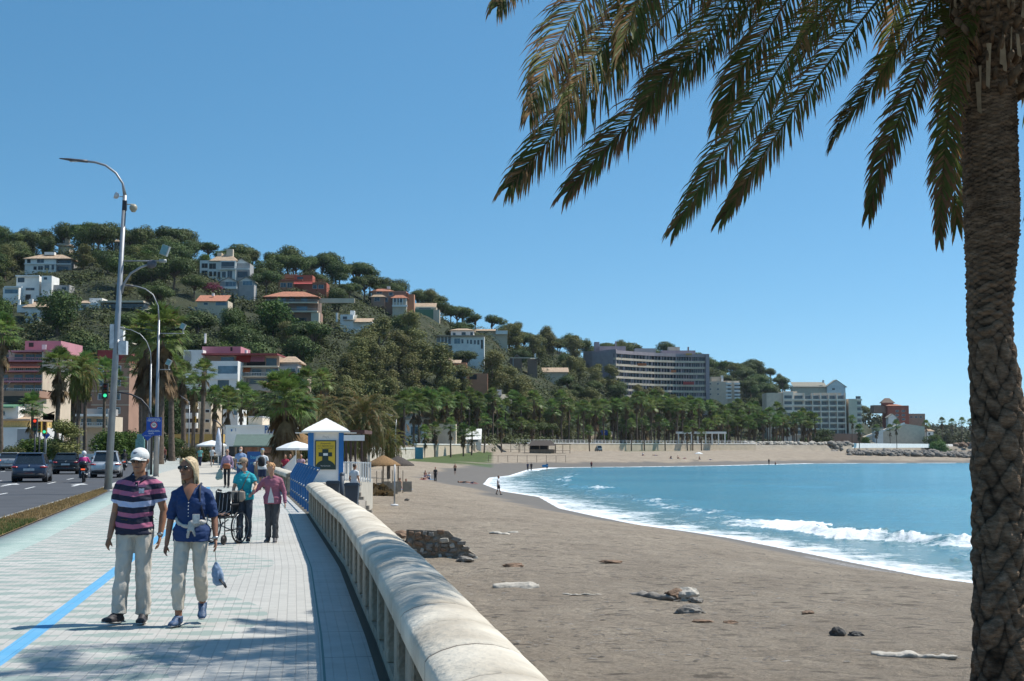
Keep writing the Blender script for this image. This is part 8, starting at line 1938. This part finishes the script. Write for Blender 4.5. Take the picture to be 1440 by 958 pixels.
pts = np.array(pts); Hs = height(pts[:,0], pts[:,1]); db = sdist(pts, SH, LANDP); bb = sdist(pts, BACK, INLP); ok = (db > 4) & (bb < -1)
for (x, y), h_, o_ in zip(pts, Hs, ok):
    if o_: s = rg.uniform(.012,.05); vs.append(ico*np.array([s*1.6, s, s*.5]) + np.array([x, y, h_ + .0]))
Vv = np.concatenate(vs); Fv = np.concatenate([np.array(icf) + 6*i for i in range(len(vs))])
tag(link('beach_litter', npmesh('beach_litter', Vv, Fv, mat('litter_bits', (.11,.085,.065), rough=.9, var=.7, scale=5, col2=(.3,.27,.23)))), 'scattered twigs, weed and stone chips across the sand', 'debris', kind='stuff')
# rocky revetment and groyne
def rocks_mass(name, n, fp, m, label, smin, smax, seed):
    rg = random.Random(seed); bases = []
    for q in range(5):
        bm = bmesh.new(); bmesh.ops.create_icosphere(bm, subdivisions=1, radius=1)
        for v in bm.verts: v.co *= rg.uniform(.7, 1.15)
        bases.append((np.array([v.co[:] for v in bm.verts]), np.array([[v.index for v in f.verts] for f in bm.faces]))); bm.free()
    vs, fs, o = [], [], 0
    P = [fp(rg) for _ in range(n)]; Hs = height([p[0] for p in P], [p[1] for p in P])
    for (x, y, dz_), h_ in zip(P, Hs):
        bv_, bf = bases[rg.randrange(5)]; s = rg.uniform(smin, smax); a = rg.uniform(0, 6.28); c_, s_ = math.cos(a), math.sin(a)
        v = bv_*np.array([s*rg.uniform(.8,1.5), s, s*rg.uniform(.6,.9)]); v = np.stack([v[:,0]*c_ - v[:,1]*s_, v[:,0]*s_ + v[:,1]*c_, v[:,2]], 1) + np.array([x, y, max(h_, SEA-.2) + dz_]); vs.append(v); fs.append(bf + o); o += len(v)
    tag(link(name, npmesh(name, np.concatenate(vs), np.concatenate(fs), m)), label, 'rocks', kind='stuff')
def fp1(rg): u = rg.uniform(1045, 1225); Y = np.interp(u, [1045,1150,1225], [590,640,700]) + rg.uniform(-12, 10); return X_at(u, Y), Y, rg.uniform(0, 1.0)
rocks_mass('shore_rocks', 700, fp1, RKP, 'pale tumbled boulders below the road at the back of the far beach', .5, 1.3, 1)
def fp2(rg): u = rg.uniform(1165, 1372); Y = np.interp(u, [1165,1260,1372], [640,770,930]) + rg.uniform(-22, 6); return X_at(u, Y), Y, rg.uniform(0, 1.2)
rocks_mass('dark_shore_rocks', 900, fp2, RK, 'darker rock bank along the inlet below the point', .6, 1.7, 2)
def fp3(rg): u = rg.uniform(1190, 1460); Y = 462 + rg.uniform(-4, 12); return X_at(u, Y), Y, rg.uniform(-.1, .9)
rocks_mass('groyne', 800, fp3, RK, 'low rock groyne running out into the bay', .35, 1.1, 3)
def fp4(rg): u = rg.uniform(1340, 1500); Y = np.interp(u, [1340,1500], [920, 1000]) + rg.uniform(-20, 5); return X_at(u, Y), Y, rg.uniform(0, 2)
rocks_mass('far_bank_rocks', 300, fp4, RKB, 'brownish earth and rocks bank of the far point road', .8, 2, 4)
# far promenade wall, tan retaining wall, railing, pergola, beach club
def longwall(name, pts, h0, h1, th, m, label, cat='wall', kind=None, copm=None, rail=None, grp=None):
    r = thing(name, (pts[0][0], pts[0][1], 0), label, cat, grp); o = V3((pts[0][0], pts[0][1], 0))
    for i in range(len(pts)-1):
        a, b = V3((*pts[i], 0)) - o, V3((*pts[i+1], 0)) - o; q = MB(); M_ = (b-a).to_track_quat('X','Z').to_matrix(); q.cbox((a+b)/2 + V3((0,0,(h0+h1)/2)), ((b-a).length+.2, th, h1-h0), M=M_); q.build('wall_panel', m, r)
        if copm: q = MB(); q.cbox((a+b)/2 + V3((0,0,h1+.12)), ((b-a).length+.2, th+.25, .24), M=M_); q.build('coping', copm, r)
        if rail:
            q = MB()
            for z in (.55, .95): q.cbox((a+b)/2 + V3((0,0,h1+.24+z)), ((b-a).length, .07, .08), M=M_)
            n = max(1, int((b-a).length/2.2))
            for j in range(n+1): q.cbox(a.lerp(b, j/n) + V3((0,0,h1+.24+.45)), (.12,.12,1.0), M=M_)
            q.build('railing', rail, r)
    return r
UV = lambda L: [(X_at(u, Y), Y) for u, Y in L]
CRM = plaster('wall_cream', (.50,.42,.31))
longwall('sea_wall', UV([(720,446),(790,472),(870,502),(960,532),(1060,565)]), -1, 2.75, .5, CRM, 'cream sea wall with white rail between far beach and road', copm=PW, rail=RAIL)
longwall('sea_wall', UV([(585,325),(600,340),(650,385),(720,446)]), -1, 2.2, .5, CRM, 'sea wall stretch behind the lawn mound and beach buildings', copm=PW)
longwall('balustrade', UV([(520,215),(540,250),(560,285),(583,322)]), -1.2, 1.3, .4, stone_cap, 'pale stone balustrade curving behind the date palm sand', copm=PW)
longwall('retaining_wall', UV([(735,545),(790,562),(860,590)]), 1, 6.6, .8, plaster('wall_tan', (.42,.33,.24)), 'tan retaining wall behind the parked cars with white fence on top', copm=None, rail=RAIL)
longwall('road_parapet', UV([(1045,588),(1130,640),(1230,760),(1330,960),(1480,1150)]), 1, 3.4, .5, PW, 'low white parapet of the coast road along the point', copm=None)
Yp = 542; pg = thing('pergola', (X_at(985, Yp), Yp, 2.4), 'white pergola with square columns among the palms', 'pergola'); k = Yp/F
for u in (953,962,971,980,991,1000,1009,1018): q = MB(); x = (u-985)*k; q.box(x-.2,x+.2,-.2,.2,0,4.2); q.build('column', PW, pg)
for a_, b_ in ((950,983),(988,1020)): q = MB(); q.box((a_-985)*k,(b_-985)*k,-.5,2.5,4.2,5.0); q.build('beam', PW, pg)
Yb = 395; X = X_at(765, Yb); zb2 = hz(X, Yb); bc = thing('beach_hut', (X, Yb, zb2), 'dark thatched open beach hut on the far sand', 'hut'); q = MB(); q.add([(-4.6,-2.5,2.1),(3.2,-2.5,2.1),(3.2,2.5,2.1),(-4.6,2.5,2.1),(-3.2,0,3.6),(2,0,3.6)], [(0,1,5,4),(1,2,5),(2,3,4,5),(3,0,4),(0,3,2,1)]); q.build('roof', STRD, bc)
for x in (-4,-1.3,1,3): q = MB(); q.box(x-.12,x+.12,-2.2,-2,0,2.2); q.build('post', WOOD, bc)
q = MB(); q.box(-4,1.2,1.5,1.7,0,2.1); q.build('back_panel', DK, bc); q = MB(); q.box(-4,2.8,-1.9,-1.7,0,1.1); q.build('counter', WOOD, bc)
def shade_frame(u, Y, w_, label, m=WOOD):
    X = X_at(u, Y); r = thing('shade_frame', (X, Y, hz(X, Y)), label, 'canopy', 'open beach structures on the far sand')
    for x in (-w_/2, -w_/6, w_/6, w_/2): q = MB(); q.box(x-.08,x+.08,-.08,.08,0,2.4); q.build('post', m, r)
    q = MB(); q.box(-w_/2-.3,w_/2+.3,-1.5,1.5,2.4,2.55); q.build('roof', STRD, r); q = MB(); q.box(-w_/2,w_/2,-.05,.05,.7,.78); q.build('rail', m, r)
shade_frame(786, 398, 6, 'low open wooden shade frame right of the thatched hut'); shade_frame(742, 400, 5, 'low open wooden shade frame left of the thatched hut'); shade_frame(712, 420, 8, 'long timber shade frame with tables behind the sand fence')
fp_ = thing('sand_fence', (X_at(690, 340), 340, hz(X_at(690,340),340)), 'thin post-and-net fence standing in the far sand', 'fence')
for i in range(9): q = MB(); x = -.5 + i*2.3; q.box(x-.05,x+.05,-.05,.05,-.2,1.5); q.build('post', WOOD, fp_)
q = MB(); q.box(-.5,18,-.01,.01,1.35,1.42); q.build('rope', WOOD, fp_)
house('beach_club', 'white beach club building with dark shaded terrace behind the lawn mound', 'building', 620, 637, [('w',598,618,640,638,0,8,PW),('o',600,621,636,632,0,0,DK),('s',596,616.5,642,618.5,-2,8,PG),('w',640,622,668,637,1,7,PC),('s',596,631,640,633,-2.2,-1.9,RAIL)], Y=395, sink=3)
house('beach_building', 'white beach building with tilted white sail roof right of the club', 'building', 668, 634, [('w',640,622,676,636,0,7,PW),('k',655,603,677,618,-1,5,PW),('w',655,612,676,636,1,6,PW),('o',642,626,665,632,0,0,DK),('o',657,616,672,621,1,0,GL)], Y=400, sink=3)
house('garden_house', 'pale house with terracotta roof corner glimpsed between palm trunks behind the balustrade', HB, 588, 622, [('w',570,588,600,624,0,8,PW),('h',568,576,602,589,0,8,TN),('o',578,600,592,612,0,0,GB),('w',600,596,640,622,3,9,PC)], Y=372, sink=3)
house('red_roof_pavilion', 'small pavilion with bright red roof behind the white beach building', HB, 664, 612, [('w',654,600,676,614,0,6,PC),('h',652,593,678,601,0,6,TT)], Y=500, sink=4)
# blue information panel and white umbrella near far beach
q = thing('blue_board', (X_at(590, 318), 318, hz(X_at(590,318),318)), 'turquoise-blue upright board beside the balustrade end', 'board'); m_ = MB(); m_.box(-.9,.9,-.05,.05,0,2.6); m_.build('panel', mat('board_turq', (.05,.22,.32)), q)
q = thing('parking_sign', (X_at(849, 560), 560, 3), 'blue parking sign at the right end of the tan retaining wall', 'sign'); m_ = MB(); m_.box(-1.4,1.4,-.05,.05,3.2,5.2); m_.build('panel', BL, q); m_ = MB(); m_.box(-.1,.1,0,.1,0,3.2); m_.build('post', POLE, q)
text_mesh('P', 1.6, wht, 'lettering', q, (0,-.07,4.2))
def parasol(x, y, z, m, label, R_=1.3, H=2.2, flat=.45, grp='parasols of the beach bar'):
    r = thing('parasol', (x, y, z), label, 'parasol', grp); q = MB(); q.lathe([(.03,H+flat),(R_*.5,H+flat*.62),(R_,H),(R_*1.0,H-.12),(R_*.5,H+flat*.4)], n=10, smooth=False); q.build('canopy', m, r); q = MB(); q.cyl((0,0), .03, 0, H+flat*.5, 8); q.build('pole', WOOD if m is STRAW else RAIL, r)
parasol(X_at(418, 82), 82, 0, WHITE, 'white parasol over the bar terrace left of the kiosk', 1.15, 1.68, .4)
parasol(X_at(425, 96), 96, 0, STRAW, 'golden straw parasol behind the white one', 1.2, 1.9, .8); parasol(X_at(300, 122), 122, 0, WHITE, 'pale parasol before the restaurant corner at left', 1.3, 1.9, .4)
parasol(X_at(981, 395), 395, hz(X_at(981,395), 395), WHITE, 'white beach parasol over the far sunbathers', 1.1, 1.9, .4, grp=None)
# folded parasol
q = thing('folded_parasol', (X_at(309.5, 118), 118, 0), 'closed bluish-white parasol standing left of the restaurant', 'parasol'); m_ = MB(); m_.tube([(0,0,1.0),(0,0,1.4),(0,0,2.6),(0,0,3.3)], [.10,.30,.20,.04], 10); m_.build('canopy', mat('parasol_cloth', (.5,.53,.6), rough=.8, var=.15), q); m_ = MB(); m_.cyl((0,0), .03, 0, 1.1, 8); m_.build('pole', RAIL, q)
# green-roofed bar
Yg = 120; k = Yg/F; X = X_at(365, Yg); gb = thing('beach_bar', (X, Yg, 0), 'open beach bar with sloping sage-green roof before the restaurant', 'bar'); GRN = mat('roof_sage', (.10,.145,.12), rough=.8, var=.1, scale=3)
x0, x1 = -35*k, 35*k; zt_, ze = CH + 17.5*k, CH + 1.3*k
q = MB(); q.add([(x0+.0,0,ze),(x1+.4,0,ze),(x1,2.4,zt_),(x0-.2,2.4,zt_),(x0,0,ze-.12),(x1+.4,0,ze-.12),(x1,2.4,zt_-.12),(x0-.2,2.4,zt_-.12)], [(0,1,2,3),(7,6,5,4),(0,4,5,1),(1,5,6,2),(2,6,7,3),(3,7,4,0)]); q.build('roof', GRN, gb)
q = MB(); q.box(x0+.3,x1-.2,2.4,2.6,0,zt_-.2); q.build('back_wall', mat('bar_brown', (.16,.09,.06), rough=.8, var=.3), gb); q = MB(); q.box(x0+.9,x1-.9,.3,.4,ze-.62,ze-.14); q.build('menu_board', mat('bar_rust', (.24,.12,.075), rough=.8, var=.3, scale=3), gb)
for x in (x0+.2, 0, x1-.2): q = MB(); q.box(x-.08,x+.08,.1,.26,0,ze-.12); q.build('post', WOOD, gb)
q = MB(); q.box(x0+.3,x1-.3,.5,.9,0,1.05); q.build('counter', WOOD, gb)
Yh_ = 89; hb_ = thing('hoarding', (X_at(359, Yh_), Yh_, 0), 'deep blue printed hoarding on the promenade before the beach bar', 'hoarding'); q = MB(); q.box(-.40,.40,-.04,.04,.05,1.45); q.build('panel', mat('hoarding_blue', (.012,.09,.28), rough=.5, var=.1), hb_); text_mesh('bar', .3, mat('print_cyan', (.15,.5,.65)), 'lettering', hb_, (0,-.05,1.1)); text_mesh('playa', .2, MATS['print_cyan'], 'lettering', hb_, (0,-.05,.75))
for s in (-.3,.3): q = MB(); q.box(s-.03,s+.03,-.25,.25,0,.05); q.build('foot', POLE, hb_)
# terrace roof right of the kiosk
Yk = 92; k = Yk/F; tr_ = thing('terrace_canopy', (X_at(492, Yk), Yk, 0), 'flat brown-beamed canopy with white valance right of the kiosk', 'canopy'); q = MB(); q.box(-.6,1.0,0,5,CH+18*k,CH+23*k); q.build('roof', mat('canopy_brown', (.10,.05,.04), rough=.8), tr_); q = MB(); q.box(-.6,1.0,-.06,-.02,CH+8*k,CH+16*k); q.build('valance', WHITE, tr_)
for x in (-.5,-.2,.1,.4,.8): q = MB(); q.box(x-.06,x+.06,.1,.22,0,CH+18*k); q.build('post', mat('timber_dark', (.06,.035,.03), rough=.8), tr_)
# terracotta fence at left, far umbrella stand, low hedge
longwall('terracotta_fence', UV([(-10,140),(14,140),(50,138)]), 0, 1.5, .15, PT, 'terracotta slatted fence behind the cars at far left')
longwall('low_wall', UV([(60,150),(120,150),(160,152)]), 0, 1.0, .3, PW, 'low white garden wall behind the street trees', copm=None)
# bus-stop like glass column
q = thing('totem', (X_at(200, 140), 140, 0), 'pale green glass information totem by the massive palms', 'sign'); m_ = MB(); m_.box(-.42,.42,-.2,.2,0,2.5); m_.build('case', mat('totem_glass', (.16,.30,.28), rough=.2, var=.2), q); m_ = MB(); m_.box(-.3,.3,-.15,.15,2.5,3.0); m_.build('cap', MATS['totem_glass'], q)
# ================================================================ the big palm in front, right edge
Yt = 15.4
tr = [(1406, 1180, 86), (1412, 1000, 84), (1411, 900, 82), (1410, 800, 81), (1408, 700, 79), (1406, 640, 77), (1403, 580, 73), (1399, 527, 67), (1393, 480, 63), (1391.5, 437, 61), (1393, 390, 66), (1394.5, 340, 75), (1395, 300, 80), (1393.5, 250, 80), (1392, 200, 80), (1391, 150, 80), (1391, 110, 86), (1392, 60, 104), (1393, 20, 112), (1394, -30, 100), (1395, -70, 60)]
big = thing('date_palm', (at(1408, 958, Yt).x, Yt, hz(at(1408, 958, Yt).x, Yt)), 'huge date palm with rugged trunk filling the right edge, fronds arching overhead', 'palm tree')
O = big.location; m_ = newmat('date_palm_bark'); mB, t, p = m_
tc = N(t, 'ShaderNodeTexCoord'); n1_ = N(t, 'ShaderNodeTexNoise'); n1_.inputs['Scale'].default_value = 7; n1_.inputs['Detail'].default_value = 9; n1_.inputs['Roughness'].default_value = .7; mp = N(t, 'ShaderNodeMapping'); mp.inputs['Scale'].default_value = (1, 1, 2.6); t.links.new(tc.outputs['Object'], mp.inputs[0]); t.links.new(mp.outputs[0], n1_.inputs['Vector'])
geo = N(t, 'ShaderNodeNewGeometry')
c = ramp(t, n1_.outputs[0], [(.28, (.06,.04,.026)), (.5, (.21,.145,.095)), (.72, (.42,.30,.20))]).outputs[0]
at_ = N(t, 'ShaderNodeAttribute'); at_.attribute_name = 'scar'   # fibre between old leaf bases, with crevice shade painted into its dark tone
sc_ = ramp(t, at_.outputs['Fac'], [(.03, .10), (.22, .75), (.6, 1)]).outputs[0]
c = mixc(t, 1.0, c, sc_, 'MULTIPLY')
t.links.new(c, p.inputs['Base Color']); p.inputs['Roughness'].default_value = .95; p.inputs['Specular IOR Level'].default_value = .2
b_ = N(t, 'ShaderNodeBump'); b_.inputs['Distance'].default_value = .03; n2_ = N(t, 'ShaderNodeTexNoise'); n2_.inputs['Scale'].default_value = 26; n2_.inputs['Detail'].default_value = 7; t.links.new(mp.outputs[0], n2_.inputs['Vector']); t.links.new(n2_.outputs[0], b_.inputs['Height']); t.links.new(b_.outputs[0], p.inputs['Normal'])
C_ = [at(u, v, Yt) - O for u, v, w_ in tr]; Rr = [w_/2*Yt/F for u, v, w_ in tr]
zs_ = [q.z for q in C_]
def cen(z): return V3((float(np.interp(z, zs_, [q.x for q in C_])), 0, z)), float(np.interp(z, zs_, Rr))
nz_, na = 760, 190; z0, z1 = zs_[0], zs_[-1]; V = []; scar = []
rgt = random.Random(2)
for i in range(nz_ + 1):
    z = z0 + (z1 - z0)*i/nz_; c, rd = cen(z)
    for j in range(na):
        a = 2*math.pi*j/na
        # old leaf-base scars: overlapping pointed lozenges, coarse low down, thin bands higher up
        ht = float(np.interp(z, [zs_[3], zs_[8], zs_[10], zs_[13], zs_[16]], [.34, .32, .24, .11, .09])); nu = 8 if z < zs_[9] else (10 if z < zs_[11] else 13)
        wx = .55*noise.noise(V3((math.cos(a)*2.5, math.sin(a)*2.5, z*1.1))); wz = .75*noise.noise(V3((math.cos(a)*2+5, math.sin(a)*2, z*1.6)))
        best = 0; yb_ = 0
        for off_ in (0, .5):
            x_l = (a*nu/(2*math.pi) + off_ + wx*.8) % 1*2 - 1; y_l = (z/ht + off_ + wz*.6) % 1*2 - 1
            h_l = 1 - (abs(x_l)**1.35 + abs(y_l)**1.25)
            h_l *= .75 + .5*noise.cell(V3((math.floor(a*nu/(2*math.pi) + off_ + wx*.8), math.floor(z/ht + off_ + wz*.6), off_)))
            if h_l > best: best = h_l; yb_ = y_l
        amp_ = .185 if z < zs_[9] else float(np.interp(z, [zs_[9], zs_[12]], [.175, .11]))
        rr_ = rd*(.89 + amp_*(best**.55)*(1 + .45*yb_) + .045*noise.fractal(V3((math.cos(a)*6, math.sin(a)*6, z*11)), .8, 2.1, 3))
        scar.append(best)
        V.append((c.x + rr_*math.cos(a), c.y + rr_*math.sin(a), z))
idx = np.arange((nz_+1)*na).reshape(nz_+1, na); Q = np.stack([idx[:-1], np.roll(idx[:-1], -1, 1), np.roll(idx[1:], -1, 1), idx[1:]], -1).reshape(-1, 4)
tme = npmesh('trunk', V, Q, mB); setattr_f(tme, 'scar', scar); link('trunk', tme, big)
# boots: stubs of cut fronds packed round the head
bootm = mat('frond_stub', (.15,.10,.06), rough=.9, var=.5, scale=8, bump=.01, bscale=40); rb = random.Random(9)
boots = MB()
for i in range(130):
    z = zs_[15] + .1 + (zs_[19] - zs_[15])*(i/130); c, rd = cen(z); a = i*2.399; d = V3((math.cos(a), math.sin(a), rb.uniform(.2,.9))).normalized(); L = rb.uniform(.10,.26); p0 = c + V3((math.cos(a), math.sin(a), 0))*rd*.85
    boots.tube([p0, p0 + d*L*.6, p0 + d*L], [(.07,.035),(.055,.025),(.045,.015)], 8, up=(0,0,1))
bo = boots.build('frond_stubs', bootm, big); bo['kind'] = 'stuff'
hang = MB()
for i in range(70):
    a = rb.uniform(0, 6.28); z = rb.uniform(zs_[15] + .2, zs_[19]); c, rd = cen(z); p0 = c + V3((math.cos(a), math.sin(a), 0))*(rd*1.12); L = rb.uniform(.12,.42); w_ = rb.uniform(.008,.03)
    sd_ = V3((-math.sin(a), math.cos(a), 0))*w_; hang.add([p0 - sd_, p0 + sd_, p0 + sd_*.7 + V3((rb.uniform(-.03,.03),0,-L)), p0 - sd_*.5 + V3((rb.uniform(-.03,.03),0,-L*.9))], [(0,1,2,3)])
ho = hang.build('hanging_fibre', mat('fibre_pale', (.30,.23,.15), rough=.9, var=.4, scale=6), big); ho['kind'] = 'stuff'
# fronds: (rows of photo points, depth at root, depth at tip)
top = (1393, -25)
FR = [([top,(1290,-150),(1130,-110),(960,0),(850,110),(765,205),(716,262)], 15.4, 13.4, .62),
      ([top,(1300,-110),(1170,-80),(1040,20),(930,130),(855,205),(800,268)], 15.4, 14.0, .60),
      ([top,(1310,-80),(1220,-40),(1130,50),(1060,150),(1000,240),(950,318)], 15.4, 14.4, .50),
      ([top,(1325,-60),(1255,-20),(1180,70),(1120,150),(1065,230),(1016,306)], 15.4, 14.8, .46),
      ([top,(1350,-40),(1310,0),(1262,70),(1220,130),(1190,168),(1174,196)], 15.4, 16.0, .42),
      ([top,(1365,-20),(1335,20),(1300,90),(1268,160),(1240,230),(1222,298)], 15.4, 15.2, .42),
      ([top,(1375,0),(1352,60),(1338,130),(1330,200),(1324,270),(1321,334)], 15.2, 14.8, .36),
      ([top,(1280,-210),(1080,-210),(900,-100),(820,0),(770,90),(745,160)], 15.4, 12.9, .66),
      ([top,(1260,-260),(1040,-300),(850,-200),(770,-110),(730,-40),(700,8)], 15.4, 12.6, .6),
      ([top,(1300,-160),(1120,-170),(960,-60),(870,40),(820,100),(788,170)], 15.4, 13.2, .64),
      ([top,(1310,-140),(1180,-130),(1060,-40),(985,60),(935,110),(905,150)], 15.4, 14.2, .62),
      ([top,(1320,-120),(1220,-110),(1130,-30),(1075,50),(1035,110),(1010,170)], 15.4, 15.0, .55),
      ([top,(1340,-100),(1260,-90),(1200,-20),(1150,45),(1120,90),(1100,130)], 15.4, 16.4, .5),
      ([top,(1430,0),(1452,70),(1462,160),(1466,240),(1464,330),(1460,410)], 15.4, 15.0, .4),
      ([top,(1440,0),(1480,60),(1520,150),(1550,240),(1570,320),(1580,380)], 15.4, 15.4, .45),
      ([top,(1300,-180),(1160,-220),(1010,-160),(930,-60),(890,20),(868,90)], 15.4, 13.8, .64)]
rgf = np.random.RandomState(4); nfr = 0
def mkfrond(pts, leaf, n=84, wk=1.0, seed=0, tw=0.0):
    v, q = frond(pts, n, leaf, .42, np.random.RandomState(seed), .022, fold=.45, basebare=.14, widthk=wk, twist=tw); V = np.array(v).reshape(-1, 3)
    link('frond', npmesh('frond', V, np.arange(len(V)).reshape(-1, 4), [L_feather, L_fdead, rachis_m], mi=q), big)
for i, (px, ya, yb, leaf) in enumerate(FR):
    pts = [at(u, v, ya + (yb - ya)*(j/(len(px)-1))**1.3) - O for j, (u, v) in enumerate(px)]; mkfrond(pts, leaf*.88, n=138, seed=i, tw=[.95,.8,1.1,1.0,.9,1.15,.5,.8,.7,1.0,.85,1.1,.9,.4,.5,1.0][i])
hub = at(1393, -25, Yt) - O
for i in range(30):        # the rest of the crown, above and behind
    az = i*2.399 + .4; el = 1.35 - 1.5*(i/30); pnt = hub.copy(); pts = [pnt.copy()]; e = el; L = 4.3
    if math.cos(az) < -.1 and el < .75: e = el = .95
    for k_ in range(6):
        pnt = pnt + V3((math.cos(az)*math.cos(e), math.sin(az)*math.cos(e), math.sin(e)))*L/6; pts.append(pnt.copy()); e -= .30 + .08*k_*.5
    mkfrond(pts, .50, n=56, wk=1.6, seed=100 + i)
for i, az in enumerate((-1.62, -1.82, -1.98, -2.12, -2.28, -2.45, -2.62)):     # long fronds reaching over the promenade
    pnt = hub.copy(); pts = [pnt.copy()]; e = .62 + .12*(i % 2)
    for k_ in range(7):
        pnt = pnt + V3((math.cos(az)*math.cos(e), math.sin(az)*math.cos(e), math.sin(e)))*(6.2 + .4*(i % 3))/7; pts.append(pnt.copy()); e -= .185
    mkfrond(pts, .62, n=70, wk=1.5, seed=200 + i, tw=.2)
# ================================================================ air
hz_ = MB(); hz_.box(-9600, 9600, -60, 9600, -16, 190)
hm, ht_, hp = newmat('haze_air'); ht_.nodes.remove(hp)
pv = N(ht_, 'ShaderNodeVolumePrincipled'); pv.inputs['Color'].default_value = (.80, .88, 1, 1); pv.inputs['Density'].default_value = 0.000035; pv.inputs['Anisotropy'].default_value = .3
ht_.links.new(pv.outputs[0], ht_.nodes['Material Output'].inputs['Volume'])
tag(hz_.build('haze', hm), kind='stuff')
